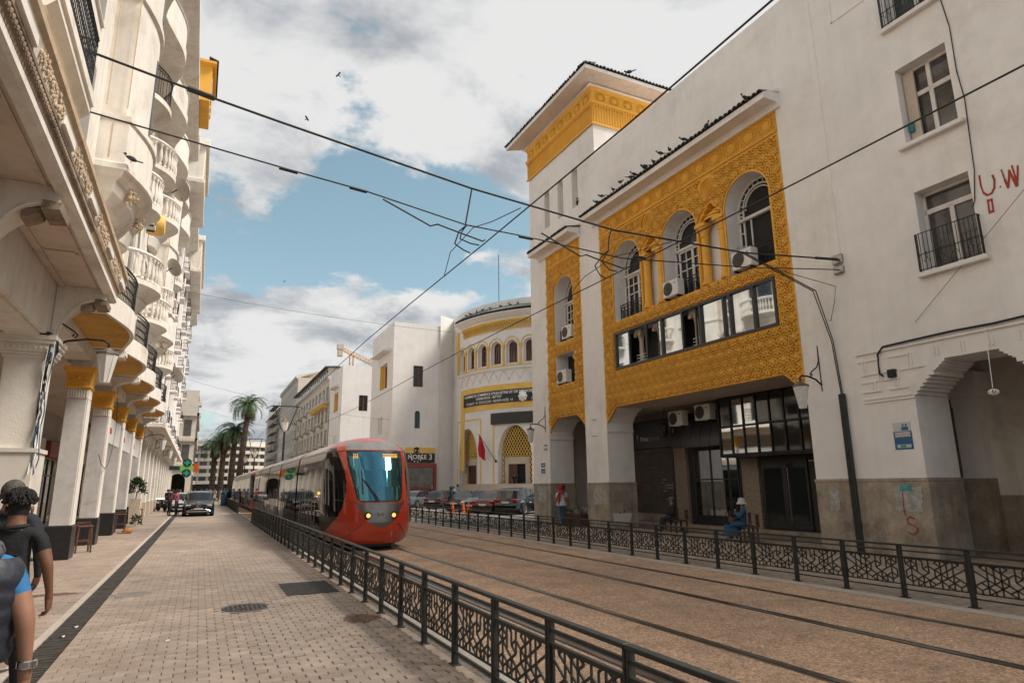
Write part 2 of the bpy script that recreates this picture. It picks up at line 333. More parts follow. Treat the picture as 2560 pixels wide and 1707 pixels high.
def pavement(name, regions, Lb, Wb, y0, y1, bm, near, holes=(), skew=0.0, seed=1):
    """bed sheet + bricks; the nearest ones are objects of their own, the rest one joined part"""
    rnd = random.Random(seed)
    bed = MB()
    for a, b in regions: bed.box(a, b, y0-.05, y1+30, -.058, -.011)
    root = tag(bed.build(name, bedm), kind='structure')
    g = .0045; L2, W2 = Lb/2-g, Wb/2-g; c = .006
    def bmesh(mb, x0, x1, yc, z, tx=0, ty=0):
        ya, yb = yc-W2, yc+W2
        vs = []
        for (dx, dz) in ((0,-.02),(0,-c),(c,0)):
            for sx, sy in ((0,0),(1,0),(1,1),(0,1)):
                x = (x0+dx) if sx == 0 else (x1-dx); y = (ya+dx) if sy == 0 else (yb-dx)
                vs.append((x, y, z+dz + (tx*(x-(x0+x1)/2)+ty*(y-yc))))
        fs = [(i, (i+1)%4, 4+(i+1)%4, 4+i) for i in range(4)] + [(4+i, 4+(i+1)%4, 8+(i+1)%4, 8+i) for i in range(4)] + [(8,9,10,11)]
        mb.add(vs, fs)
    proto = MB(); bmesh(proto, -L2, L2, 0, 0); pme = meshof(proto, 'brick', bm)
    rest = MB(); cand = []
    ny = int((y1-y0)/Wb)
    for j in range(ny):
        yc = y0+(j+.5)*Wb
        for a, b in regions:
            x = a - (Lb/2 if j % 2 else 0)
            while x < b-.02:
                xa, xb = max(x, a), min(x+Lb, b)
                if xb-xa > .03:
                    xm = (xa+xb)/2
                    if not any(h(xm, yc) for h in holes):
                        full = xb-xa > Lb-1e-4
                        cand.append((near(xm, yc), full, xa, xb, yc))
                x += Lb
    cand.sort(key=lambda t: t[0]); k = 0
    for d, full, xa, xb, yc in cand:
        z = rnd.gauss(0, .0022); tx, ty = rnd.gauss(0,.012), rnd.gauss(0,.016)
        if full and k < 300 and d < 1e6:
            o = place(pme, 'brick', root, ((xa+xb)/2 + rnd.gauss(0,.0015), yc + rnd.gauss(0,.0015), z), (rnd.gauss(0,.012), rnd.gauss(0,.009), rnd.gauss(0,.006))); k += 1
        else: bmesh(rest, xa+g, xb-g, yc, z, tx, ty)
    tag(rest.build('brick_field', bm, root), kind='stuff')
    return root
def nearL(x, y): return sqrt(x*x+y*y) if (y > 5.2 and x > -.55*y+1.0) else 2e6
holesL = [lambda x, y: (x-.79)**2/.40**2 + (y-11.35)**2/.46**2 < 1, lambda x, y: 1.46 < x < 2.42 and 12.15 < y < 13.75, lambda x, y: (x+.9)**2/.40**2+(y-13.68)**2/.30**2 < 1]
street = pavement('paved_street', [(-1.27, 2.60)], .215, .125, 4.0, 34, brickm, nearL, holesL, seed=3)
side = pavement('pavement_left', [(-7.5, -1.68)], .30, .15, 6.0, 34, brickm, lambda x, y: (sqrt(x*x+y*y) if x > -2.9 and y > 8.5 else 2e6), seed=5)
sider = pavement('pavement_right', [(10.12, 24)], .215, .125, 3.0, 26, brickr, lambda x, y: (sqrt(x*x+y*y) if x < 13.5 and x < 1.55*y+2.2 else 2e6), seed=6)
# beyond the built bricks the paving goes on as a finely jointed sheet
def far_brick(name, base):
    m = bpy.data.materials.new(name); m.use_nodes = True; t = m.node_tree; ns = t.nodes; lk = t.links; b = ns['Principled BSDF']
    geo = ns.new('ShaderNodeNewGeometry'); bt = ns.new('ShaderNodeTexBrick'); lk.new(geo.outputs['Position'], bt.inputs['Vector']); bt.inputs['Scale'].default_value = 1
    bt.inputs['Brick Width'].default_value = .215; bt.inputs['Row Height'].default_value = .125; bt.inputs['Mortar Size'].default_value = .006
    bt.inputs['Color1'].default_value = (*base,1); bt.inputs['Color2'].default_value = (base[0]*.86,base[1]*.86,base[2]*.86,1); bt.inputs['Mortar'].default_value = (.13,.10,.075,1)
    n = ns.new('ShaderNodeTexNoise'); n.inputs['Scale'].default_value = .5; n.inputs['Detail'].default_value = 7; lk.new(geo.outputs['Position'], n.inputs['Vector'])
    rr = ns.new('ShaderNodeMapRange'); lk.new(n.outputs['Fac'], rr.inputs[0]); rr.inputs[1].default_value = .35; rr.inputs[2].default_value = .65; rr.inputs[3].default_value = .8; rr.inputs[4].default_value = 1.08
    x = ns.new('ShaderNodeMix'); x.data_type = 'RGBA'; x.blend_type = 'MULTIPLY'; x.inputs[0].default_value = 1; lk.new(bt.outputs['Color'], x.inputs[6]); lk.new(rr.outputs[0], x.inputs[7]); lk.new(x.outputs[2], b.inputs['Base Color']); b.inputs['Roughness'].default_value = .75
    return m
fb = far_brick('far_paving', (.37,.295,.235))
m = MB(); m.box(-1.27, 2.60, 34.03, 330, -.056, -.002); tag(m.build('paved_street', fb), kind='structure')
m = MB(); m.box(-12, -1.68, 34.03, 330, -.056, -.002); tag(m.build('pavement_left', fb), kind='structure')
m = MB(); m.box(10.12, 60, 26.03, 330, -.056, -.004); tag(m.build('parking_ground', mat('parking_asphalt', (.22,.195,.17), .9, var=.2, vscale=.6, bump=.2)), kind='structure')
# drain channel with iron slats
dr = MB(); dr.box(-1.68, -1.27, 4, 120, -.055, -.03); dro = tag(dr.build('drain_channel', bedm), kind='structure')
dk = MB(); dk.box(-1.675, -1.575, 4, 120, -.03, -.001); dk.build('drain_edge', kerbm, dro)
sl = MB(); rnd = random.Random(2)
y = 5.0
while y < 46:
    sl.box(-1.565+rnd.uniform(-.004,.004), -1.275, y, y+.034, -.03, -.004+rnd.gauss(0,.0015)); y += .05
tag(sl.build('drain_slat', drainm, dro), kind='stuff')
dk = MB(); dk.box(-1.565, -1.275, 46, 120, -.03, -.006); dk.build('drain_cover', drainm, dro)
# track bed, kerbs, rails
m = MB(); m.box(2.86, 9.86, -3, 122, -.055, 0.0); bed = tag(m.build('tram_track_bed', gravel), kind='structure')
m = MB(); m.box(2.72, 10.0, 122.1, 330, -.05, -.003); tag(m.build('plaza', fb), kind='structure')
m = MB(); m.box(2.70, 2.86, -3, 122, -.05, .022)
tag(m.build('kerb_left', kerbm), kind='structure')
m = MB(); m.box(2.60, 2.70, 3, 122, -.05, -.012); tag(m.build('gravel_strip', noise_mat_extra('loose_grit', (.10,.085,.07), (.34,.29,.23), 40)), kind='structure')
m = MB(); m.box(9.86, 10.12, -3, 122, -.05, .012); tag(m.build('kerb_right', kerbm), kind='structure')
for i, (x, lab) in enumerate(((4.04,0),(5.49,1),(7.44,0),(8.89,1))):
    inner = 1 if lab == 0 else -1       # groove on the inside of each rail
    m = MB(); m.box(x-.036, x+.036, -3, 122, -.02, .007)
    r = tag(m.build('tram_rail', steel), kind='structure')
    g1 = MB(); g1.box(x+inner*.036, x+inner*.078, -3, 122, -.02, .003) if inner > 0 else g1.box(x-.078, x-.036, -3, 122, -.02, .003); g1.build('rail_groove', darkgroove, r)
    g2 = MB(); a = x+inner*.078; g2.box(min(a,a+inner*.022), max(a,a+inner*.022), -3, 122, -.02, .006); g2.build('rail_guard', steel, r)
    g3 = MB(); a = x-inner*.036; g3.box(min(a,a-inner*.03), max(a,a-inner*.03), -3, 122, -.02, .003); g3.build('rail_seal', darkgroove, r)
# covers in the paving
t = thing('manhole_cover', 'round cast iron manhole cover sunk in the brick paving', 'manhole', (.79,11.35,0))
m = MB(); m.lathe([(.0,-.03),(.42,-.03),(.42,-.004),(.36,-.004),(.36,-.02)], (.79,11.35,0), 36, cap=False); m.build('surround', concrete, t)
m = MB(); m.lathe([(.33,-.02),(.33,-.006),(.325,-.002),(.0,-.002)], (.79,11.35,0), 36, cap=False); m.build('cover', castiron, t)
m = MB()
for k in range(-4, 5):
    for j in range(-4, 5):
        px, py = .79+k*.068, 11.35+j*.068
        if (px-.79)**2+(py-11.35)**2 < .29**2: m.box(px-.022, px+.022, py-.007, py+.007, -.003, .004) if (k+j) % 2 else m.box(px-.007, px+.007, py-.022, py+.022, -.003, .004)
tag(m.build('tread_pattern', castiron, t), kind='stuff')
m = MB(); m.box(.68, .78, 11.22, 11.26, -.003, .005); m.build('lifting_slot', blackiron, t)
t = thing('access_cover', 'rectangular ribbed steel access cover beside the near fence', 'access cover', (1.94,12.95,0))
m = MB(); m.box(1.46, 2.42, 12.15, 13.75, -.03, -.006); m.build('frame', castiron, t)
m = MB(); yy = 12.19
while yy < 13.70: m.box(1.50, 2.38, yy, yy+.03, -.02, .004); yy += .055
tag(m.build('rib', castiron, t), kind='stuff')
m = MB(); m.lathe([(.40,-.03),(.40,-.004),(.0,-.003)], (0,0,0), 26, cap=False); m.xform(Matrix.Translation((-.9,13.68,0)) @ Matrix.Diagonal((1,.75,1,1))); tag(m.build('paving_patch', concrete), 'oval grey concrete patch beside the drain channel', 'concrete patch')
# littered scraps on the drain
rnd = random.Random(9); lit = mat('litter_paper', (.6,.58,.55), .8)
for k, (x, y, lab) in enumerate(((-1.42,10.3,'small white paper scrap lying on the drain slats'),(-1.36,10.9,'torn white scrap further along the drain'),(-.2,9.4,'tiny pale scrap on the brick paving'))):
    m = MB(); m.grid(lambda u, v: (x+(u-.5)*.07, y+(v-.5)*.05, .004+.012*sin(u*5+k)*cos(v*4)), 4, 3); tag(m.build('paper_scrap', lit), lab, 'litter')

stm = mat('rust_stain', (.15,.062,.030), .8, var=.4, vscale=5, alpha=.55)
def stain(label, cx, cy, rx, ry, seed):
    r = random.Random(seed); pts = []
    for k in range(34): a = 2*pi*k/34; f = r.uniform(.7,1.05); pts.append((cx+rx*f*cos(a), cy+ry*f*sin(a)))
    m = MB(); m.sheet(pts, [], lambda x, y: (x, y, .011)); tag(m.build('stain', stm), label, 'stain')
stain('rust-brown stain on the pavement beside the drain', -2.25, 14.3, .55, .20, 4); stain('small brown stain by the fence foot', 2.2, 9.6, .28, .35, 6)

# ================================================================ right-hand frontage
XF = 15.7
def F(d=0.0): return lambda y, z: (XF-d, y, z)      # d metres out from the wall towards the street
def inside(p, poly):
    x, y = p; c = False; n = len(poly)
    for i in range(n):
        x1, y1 = poly[i]; x2, y2 = poly[(i+1)%n]
        if (y1 > y) != (y2 > y) and x < (x2-x1)*(y-y1)/(y2-y1)+x1: c = not c
    return c
def pdist(p, poly):
    best = 9; P = Vector(p)
    for i in range(len(poly)):
        a = Vector(poly[i]); b = Vector(poly[(i+1)%len(poly)]); ab = b-a; t = max(0, min(1, (P-a).dot(ab)/max(ab.length_squared,1e-9))); best = min(best, (P-a-ab*t).length)
    return best
def text(name, body, size, material, parent, M, extrude=.004, align='CENTER', bold=0.0):
    cu = bpy.data.curves.new(name, 'FONT'); cu.body = body; cu.size = size; cu.extrude = extrude; cu.align_x = align; cu.offset = bold; cu.resolution_u = 3
    ob = bpy.data.objects.new(name, cu); COL.objects.link(ob); bpy.context.view_layer.update()
    me = bpy.data.meshes.new_from_object(ob.evaluated_get(bpy.context.evaluated_depsgraph_get())); bpy.data.objects.remove(ob, do_unlink=True)
    me.materials.clear(); me.materials.append(material)
    me.transform((WM[parent.name].inverted() if parent is not None else Matrix()) @ M)
    o = bpy.data.objects.new(name, me); COL.objects.link(o); o.parent = parent; return o
def street_text(p, X=(0,-1,0), Y=(0,0,1), Z=(-1,0,0), xf=None):
    M = Matrix(((X[0],Y[0],Z[0],p[0]),(X[1],Y[1],Z[1],p[1]),(X[2],Y[2],Z[2],p[2]),(0,0,0,1)))
    return (xf @ M) if xf is not None else M
def relief(parent, outline, holes, d, xf, name='strapwork', tw=.43, th=.60, boss=True, mat_=None, marg=.05):
    mat_ = mat_ or yellow
    ys = [p[0] for p in outline]; zs = [p[1] for p in outline]
    m = MB(); bosses = []
    def ok(p, mg=marg): return inside(p, outline) and pdist(p, outline) > mg and all((not inside(p, h)) and pdist(p, h) > mg for h in holes)
    def seg(a, b, w=.034, h=.085):
        if ok(a) and ok(b): m.bar((XF-d-h*.35, *a), (XF-d-h*.35, *b), w, h, (1,0,0))
    ny = int((max(ys)-min(ys))/tw)+2; nz_ = int((max(zs)-min(zs))/th)+2
    for i in range(-1, ny):
        for j in range(-1, nz_):
            cy = min(ys)+i*tw+.18; cz = min(zs)+j*th+.22
            for k in range(2):
                y0, z0 = (cy, cz) if k == 0 else (cy+tw/2, cz+th/2)
                R1, R2 = (.150, .082) if k == 0 else (.125, .060)
                st = [(y0+(R1 if q % 2 == 0 else R2)*sin(pi*q/6), z0+(R1 if q % 2 == 0 else R2)*cos(pi*q/6)) for q in range(12)]
                for q in range(12): seg(st[q], st[(q+1)%12])
                if k == 0:
                    if boss and ok((y0,z0), .075): bosses.append((y0,z0))
                else: 
                    hexp = [(y0+.038*sin(pi*q/3), z0+.038*cos(pi*q/3)) for q in range(6)]
                    for q in range(6): seg(hexp[q], hexp[(q+1)%6], .02)
            a = (cy, cz)
            for sy in (-1, 1):
                for sz in (-1, 1):
                    seg((cy+sy*.075, cz+sz*.13), (cy+sy*.155, cz+sz*.175)); seg((cy+sy*.03, cz+sz*.185), (cy+sy*.10, cz+sz*.27)); seg((cy+sy*.13, cz+sz*.06), (cy+sy*.205, cz+sz*.15))
            seg((cy+tw/2-.05, cz-.11), (cy+tw/2-.05, cz+.11)); seg((cy+tw/2+.05, cz-.11), (cy+tw/2+.05, cz+.11)); seg((cy-.06, cz+.30), (cy+.06, cz+.30)); seg((cy+tw/2-.05,cz), (cy+tw/2+.05,cz))
    tag(m.build(name, mat_, parent, xf), kind='stuff')
    if bosses:
        b = MB(); b.lathe([(.085,0),(.084,.03),(.068,.07),(.038,.095),(.004,.10)], (0,0,0), 10); b.xform(Matrix.Rotation(-pi/2,4,'Y')); me = meshof(b, 'boss', mat_, True)
        for y, z in bosses[:300]: place(me, 'boss', parent, xf @ Vector((XF-d, y, z)))
mdl = MB(); mdl.lathe([(.0,.055),(.10,.05),(.165,.03),(.19,.0)], (0,0,0), 20, cap=False); mdl.lathe([(.20,0),(.205,.028),(.225,.035),(.245,.028),(.25,0)], (0,0,0), 20, cap=False)
for q in range(20):
    a = 2*pi*q/20; mdl.ball((.285*cos(a), .285*sin(a), .01), .024, 5, 3)
mdl.lathe([(.315,0),(.32,.025),(.34,.025),(.345,0)], (0,0,0), 20, cap=False)
ROUNDEL = meshof(mdl, 'roundel', yellow, True)
barrel = MB(); rs = []
for k in range(2):
    rs.append([((.0 if k == 0 else .42)+.0, .095*cos(pi*q/6), .095*sin(pi*q/6)+(-.0 if k == 0 else .16)) for q in range(7)])
barrel.rings(rs, close=False); barrel.rings([[(p[0], p[1]*.78, p[2]-.02) for p in r] for r in rs], close=False)
barrel.add([rs[0][q] for q in range(7)]+[(p[0],p[1]*.78,p[2]-.02) for p in rs[0]], [(q,q+1,8+q,7+q) for q in range(6)])
TILE = meshof(barrel, 'roof_tile', tile_dark, True); TILEG = meshof(barrel, 'roof_tile', tile_green, True)
def air_conditioner(label, p, rz, parent=None, sc=1.0, group=None):
    """local frame: fan face towards -X"""
    t = thing('air_conditioner', label, 'air conditioner', p, rz, group, sc)
    M = WM[t.name]
    def b(mb, n, mt, sm=False): return mb.build(n, mt, t, M, sm)
    m = MB(); m.bbox(-.17, .17, -.42, .42, 0, .62, .02); b(m, 'casing', ac_white)
    m = MB(); m.lathe([(.0,-.172),(.235,-.172),(.25,-.180),(.255,-.176)], (0,.12,.31), 24, 'x', cap=False); b(m, 'fan_recess', mat_fan)
    m = MB()
    for q in range(-6, 7):
        y = q*.036; hh = sqrt(max(.235**2-y*y, 0)); m.bar((-.186, .12+y, .31-hh), (-.186, .12+y, .31+hh), .007, .007, (1,0,0))
    for rr in (.08,.16,.235):
        m.tube([(-.188, .12+rr*cos(2*pi*k/20), .31+rr*sin(2*pi*k/20)) for k in range(21)], .005, 4)
    b(m, 'fan_grille', mat_fan2)
    m = MB(); m.lathe([(.0,-.1745),(.035,-.1745)], (0,0,0), 14, 'x', cap=False); m.xform(Matrix.Translation((0,-.27,.47)) @ Matrix.Diagonal((1,1.5,.7,1))); b(m, 'badge', mat_blue)
    for yy in (-.36,.31): m = MB(); m.box(-.15,.15,yy,yy+.05,-.06,0); b(m, 'bracket', blackiron)
    return t
mat_fan = mat('fan_shadow', (.03,.028,.026), .8, var=.2); mat_fan2 = mat('fan_guard', (.23,.19,.15), .6, var=.2); mat_blue = mat('badge_blue', (.03,.14,.34), .4, var=0)
def iron_balcony(parent, y0, y1, z0, z1, X, xf, prot=.0):
    m = MB(); h = z1-z0
    for z in (z0+.02, z1-.02, z1-.14): m.bar((X, y0, z), (X, y1, z), .03, .03)
    n = max(4, int((y1-y0)/.21)); w = (y1-y0)/n
    for k in range(n+1):
        y = y0+k*w; m.bar((X, y, z0), (X, y, z1), .022, .022, (1,0,0))
        if k < n:
            q = .28*w
            for (a, b) in (((y+q, z0+.08*h), (y+q, z0+.62*h)), ((y+w-q, z0+.25*h), (y+w-q, z1-.14)), ((y+q, z0+.62*h), (y+w-q*.3, z0+.62*h)), ((y+q*.3, z0+.25*h), (y+w-q, z0+.25*h))): m.bar((X,*a), (X,*b), .02, .02, (1,0,0))
    return m.build('iron_railing', blackiron, parent, xf)
def arched_window(t, c, hw, z0, zs, X, xf, opened=False):
    """white arched casement with a ring of small panes; X is the plane of the frame"""
    ztr = zs-.32
    g = MB(); g.sheet(arch(c, hw, z0, zs, 16), [], lambda y, z: (X+.05, y, z)); g.build('window_glass', glassd if not opened else darkin, t, xf)
    fr = MB()
    def ringbar(r, w, n=16, a0=0, a1=pi, dd=.05):
        for k in range(n):
            a, b = a0+(a1-a0)*k/n, a0+(a1-a0)*(k+1)/n
            fr.bar((X, c+r*cos(a), zs+r*sin(a)), (X, c+r*cos(b), zs+r*sin(b)), w, dd, (1,0,0))
    ringbar(hw-.025, .06); ringbar(hw*.77, .05); ringbar(hw*.66, .035)
    for k in range(1, 12):
        a = pi*k/12; fr.bar((X, c+hw*.77*cos(a), zs+hw*.77*sin(a)), (X, c+(hw-.03)*cos(a), zs+(hw-.03)*sin(a)), .026, .04, (1,0,0))
    for s in (-1, 1):
        for r, w in ((hw-.025,.06),(hw*.77,.05)): fr.bar((X, c+s*r, z0), (X, c+s*r, zs), w, .05, (1,0,0))
        for z in (z0+.55*(ztr-z0), z0+.78*(ztr-z0), ztr+.17, zs): fr.bar((X, c+s*hw*.77, z), (X, c+s*(hw-.03), z), .03, .04)
    fr.build('window_frame', winwhite, t, xf)
    tr = MB(); tr.box(X-.07, X+.03, c-hw+.02, c+hw-.02, ztr-.05, ztr+.06)
    for k in range(int(2*hw/.07)): y = c-hw+.05+k*.07; tr.box(X-.09, X-.05, y, y+.035, ztr-.045, ztr+.0)
    tr.build('transom', winwhite, t, xf)
    if not opened:
        for s in (-1, 1):
            lf = MB(); ya, yb = c+s*.03, c+s*hw*.73
            for y in (ya, yb, (ya+yb)/2): lf.bar((X, y, z0+.05), (X, y, ztr-.05), .05 if y != (ya+yb)/2 else .03, .045, (1,0,0))
            for f in (.03, .60, .79, .985): z = z0+f*(ztr-z0-.05); lf.bar((X, ya, z), (X, yb, z), .045, .04 if f not in (.03,.985) else .08)
            lf.build('casement', winwhite, t, xf)
    else:
        lf = MB(); lf.bar((X, c+.45*hw, z0), (X, c+.45*hw, ztr), .04, .05, (1,0,0)); lf.build('casement', winwhite, t, xf)
# ---- the yellow-fronted building
YB = thing('yellow_fronted_building', 'white building with a yellow arabesque relief front and a tiled corner tower', 'building', (16.5,20,0))
main_out = [(22.75,3.97),(22.75,13.37),(12.68,13.37),(12.68,3.97),(12.72,4.35),(13.40,4.95),(22.03,4.95),(22.72,4.35)]
small_out = [(27.70,4.0),(27.70,13.37),(24.42,13.37),(24.42,4.0),(24.45,4.40),(25.07,4.95),(26.94,4.95),(27.66,4.40)]
slits = [rect(a, a+.54, 15.0, 17.05) for a in (27.15, 25.76, 24.37)]
w = MB()
w.sheet(rect(11.06, 22.85, 13.38, 16.95), [], F()); w.sheet(rect(22.85, 29.4, 13.38, 18.53), slits, F())
for y0, y1 in ((11.06,12.67),(22.75,24.42),(27.70,29.40)): w.sheet(rect(y0,y1,0,13.38), [], F())
w.add([(XF,11.06,16.95),(XF,22.85,16.95),(XF+.3,22.85,16.95),(XF+.3,11.06,16.95)], [(0,1,2,3)]); w.add([(XF+.3,11.06,16.95),(XF+.3,22.85,16.95),(XF+.3,22.85,16.2),(XF+.3,11.06,16.2)], [(0,1,2,3)])
for s in slits: w.band(s, F(), F(-.45)); 
w.build('wall', white, YB, FR)
m = MB()
for s in slits: m.sheet(s, [], F(-.45))
m.build('slit_back', white, YB, FR)
m = MB(); m.box(XF+.78, 27, 11.08, 29.38, 5.02, 16.2); m.box(XF+.1, 27, 29.36, 29.41, 0, 16.95); m.build('inner_block', white, YB, FR)
# piers: side faces, stone dado
for y0, y1 in ((9.6,12.66),(22.76,24.41),(27.71,29.38)):
    p = MB(); p.box(XF+.004, XF+1.35, y0+.002, y1-.002, 1.8, 4.96); p.build('pier', white, YB, FR)
    p = MB(); p.bbox(XF-.03, XF+1.39, y0-.03, y1+.03, 0, 1.80, .012); p.box(XF-.04, XF+1.40, y0-.04, y1+.04, 1.80, 1.875); p.build('pier_dado', stone, YB, FR)
for c0, c1 in ((22.76,-1),(12.66,1),(27.71,-1),(24.41,1)):
    s = MB(); k = .70 if abs(c0-22.76) < 1 and c1 == -1 else .66
    pr = [(c0, 3.97),(c0+c1*.06,3.97),(c0+c1*.06,4.08),(c0+c1*.03,4.10),(c0+c1*.04,4.36),(c0+c1*.22,4.62),(c0+c1*.44,4.80),(c0+c1*.70,4.90),(c0+c1*.70,4.955),(c0,4.955)]
    s.prism(pr, F(-.02), F(-1.34)); s.build('arch_corbel', white, YB, FR)
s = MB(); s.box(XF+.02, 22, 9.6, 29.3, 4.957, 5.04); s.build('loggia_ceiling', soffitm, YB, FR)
# yellow relief panels
wins = [20.83, 17.50, 14.17]; HW = .95
holes = [arch(c, HW, 8.55, 10.90, 18) for c in wins]
mb_hole = rect(13.36, 21.85, 6.48, 8.03)
def niche(c): return [(c+.62,8.60),(c+.62,10.85),(c+.50,10.95),(c+.47,11.08),(c+.34,11.14),(c+.30,11.27),(c+.17,11.33),(c+.12,11.45),(c+.03,11.50),(c-.03,11.50),(c-.12,11.45),(c-.17,11.33),(c-.30,11.27),(c-.34,11.14),(c-.47,11.08),(c-.50,10.95),(c-.62,10.85),(c-.62,8.60)]
nich = [niche(19.165), niche(15.835)]
allh = holes + nich + [mb_hole]
pn = MB(); pn.sheet(main_out, allh, F(.0)); pn.band(main_out, F(.0), F(-.12)); pno = pn.build('relief_panel', yellow, YB, FR)
for h in holes:
    b = MB(); b.band(h, F(.0), F(-.72)); b.build('window_reveal', white, YB, FR)
    b = MB(); o = arch(sum(p[0] for p in h)/len(h), HW+.07, 8.55, 10.90, 18); n = len(h)
    for k in range(n-1): b.add([F(.035)(*h[k]), F(.035)(*h[k+1]), F(.035)(*o[k+1]), F(.035)(*o[k]), F(0)(*o[k]), F(0)(*o[k+1])], [(0,1,2,3),(3,2,5,4)])
    b.build('arch_trim', yellow, YB, FR)
for h in nich:
    b = MB(); b.band(h, F(), F(-.34)); b.build('niche_reveal', yellow, YB, FR); b = MB(); b.sheet(h, [], F(-.34)); b.build('niche_back', white, YB, FR)
    c = sum(p[0] for p in h)/len(h)
    # stalactite top
    b = MB()
    for k, (zz0, ww_) in enumerate(((10.88,.58),(11.06,.44),(11.2,.30),(11.34,.15))): b.lathe([(ww_, zz0+.02),(ww_*.96, zz0+.1),(ww_*.75, zz0+.17)], (XF+.45, c, 0), 14, a0=pi*.5, a1=pi*1.5, cap=False)
    b.build('stalactite_vault', yellow, YB, FR, True)
    for s in (-1, 1):
        col = MB(); yc = c+s*.44
        col.lathe([(.20,8.60),(.20,8.70),(.17,8.73),(.165,8.80),(.15,8.83),(.14,10.35),(.165,10.37),(.165,10.42),(.14,10.44),(.15,10.52),(.22,10.72),(.24,10.74)], (XF+.10, yc, 0), 14)
        col.box(XF-.14, XF+.36, yc-.25, yc+.25, 10.74, 10.86); col.build('colonnette', yellow, YB, FR, 35)
        pil = MB(); pil.box(XF+.12, XF+.45, c+s*.62-.12 if s > 0 else c+s*.62, c+s*.62 if s > 0 else c+s*.62+.12, 8.6, 10.8); pil.build('niche_pilaster', yellow, YB, FR)
relief(YB, main_out[:2]+[(22.75,12.62)][:0]+main_out[2:], allh + [rect(12.6,22.8,12.60,13.5), [(15.87+.36*cos(a*.4),12.12+.36*sin(a*.4)) for a in range(16)], [(19.17+.36*cos(a*.4),12.12+.36*sin(a*.4)) for a in range(16)]], 0, FR)
for y in (15.87, 19.17):
    b = MB()
    for rr in (.20,.28,.34): b.tube([(XF-.02, y+rr*cos(2*pi*k/24), 12.12+rr*sin(2*pi*k/24)) for k in range(25)], .018, 5)
    for k in range(40):
        a = k*2.4; rr = .17*sqrt(k/40); b.ball((XF-.01, y+rr*cos(a), 12.12+rr*sin(a)), .018, 4, 3)
    b.build('medallion', yellow, YB, FR)
def frieze(y0, y1, z0, z1, step, first=None):
    m = MB()
    for z, h_ in ((z0,.06),(z0+.08,.04),(z1-.05,.06)): m.box(XF-.05 if h_ > .05 else XF-.035, XF+.0, y0, y1, z, z+h_)
    m.build('frieze_moulding', yellow, YB, FR)
    n = int(round((y1-y0)/step)); w_ = (y1-y0)/n; zc = (z0+z1)/2+.03
    for k in range(n):
        y = y0+(k+.5)*w_; place(ROUNDEL, 'roundel', YB, FR @ Vector((XF-.004, y, zc)), (0,-pi/2,0), (1,1,1))
    lf = MB()
    for k in range(n+1):
        y = y0+k*w_
        for s in (-1, 1):
            for q in (-1, 1):
                pts = [(XF-.012, y+s*(.02+.05*u), zc+q*(.04+.22*u - .05*sin(3*u))) for u in (0,.25,.5,.75,1)]
                if y0 < pts[-1][1] < y1 and y0 < pts[0][1] < y1: lf.tube(pts, [.012,.02,.024,.02,.008], 5)
    tag(lf.build('frieze_scroll', yellow, YB, FR), kind='stuff')
frieze(12.70, 22.73, 12.63, 13.36, .80)
# small panel
sh = [arch(26.02, .88, 8.60, 11.0, 16), rect(25.16, 26.88, 6.50, 8.0)]
pn = MB(); pn.sheet(small_out, sh, F(.0)); pn.band(small_out, F(.0), F(-.12)); pn.build('relief_panel', yellow, YB, FR)
for h in sh: b = MB(); b.band(h, F(), F(-.72)); b.build('window_reveal', white, YB, FR)
relief(YB, small_out, sh + [rect(24.3,27.8,12.60,13.5)], 0, FR)
frieze(24.44, 27.68, 12.63, 13.36, .80)
arched_window(YB, wins[0], HW, 8.55, 10.90, XF+.62, FR); arched_window(YB, wins[1], HW, 8.55, 10.90, XF+.62, FR); arched_window(YB, wins[2], HW, 8.55, 10.90, XF+.62, FR, True); arched_window(YB, 26.02, .88, 8.60, 11.0, XF+.62, FR)
iron_balcony(YB, 19.9, 21.76, 8.57, 9.30, XF+.30, FR); iron_balcony(YB, 16.57, 18.43, 8.57, 9.30, XF+.30, FR); iron_balcony(YB, 13.24, 15.10, 8.57, 9.42, XF+.30, FR); iron_balcony(YB, 25.16, 26.88, 8.62, 9.30, XF+.30, FR)
m = MB()
for k in range(20): y = 13.3+k*.09; m.bar((XF+.30, y, 9.4), (XF+.30, y+.02, 9.58), .008, .008, (1,0,0))
m.build('bird_spikes', blackiron, YB, FR)
# mirror window band
b = MB(); b.band(mb_hole, F(), F(-.7)); b.build('window_reveal', white, YB, FR)
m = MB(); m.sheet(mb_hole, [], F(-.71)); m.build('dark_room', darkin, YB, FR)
fr = MB()
for z in (6.52, 7.99): fr.bar((XF-.01, 13.36, z), (XF-.01, 21.85, z), .10, .09)
mull = [21.81, 20.84, 19.72, 18.79, 17.62, 16.68, 15.55, 15.26, 14.25, 13.40]
for y in mull: fr.bar((XF-.01, y, 6.48), (XF-.01, y, 8.03), .09, .09, (1,0,0))
fr.bar((XF+.03, 19.05, 6.5), (XF+.03, 19.05, 8.0), .05, .05, (1,0,0)); fr.bar((XF+.03, 16.95, 6.5), (XF+.03, 16.95, 8.0), .05, .05, (1,0,0))
fr.build('window_frame', frame_black, YB, FR)
for a, b_ in ((0,1),(3,4),(5,6),(6,7),(7,8),(8,9)):
    m = MB(); y0, y1 = mull[b_]+.045, mull[a]-.045; tl = .004*((a*7) % 3-1); m.add([(XF+.02-tl,y0,6.57),(XF+.02+tl,y1,6.57),(XF+.025+tl,y1,7.95),(XF+.025-tl,y0,7.95)], [(0,1,2,3)]); m.build('mirror_pane', mirror, YB, FR)
m = MB(); m.add([(XF+.02,18.84,6.57),(XF+.02,19.03,6.57),(XF+.02,19.03,7.95),(XF+.02,18.84,7.95)], [(0,1,2,3)]); m.build('mirror_pane', mirror, YB, FR)
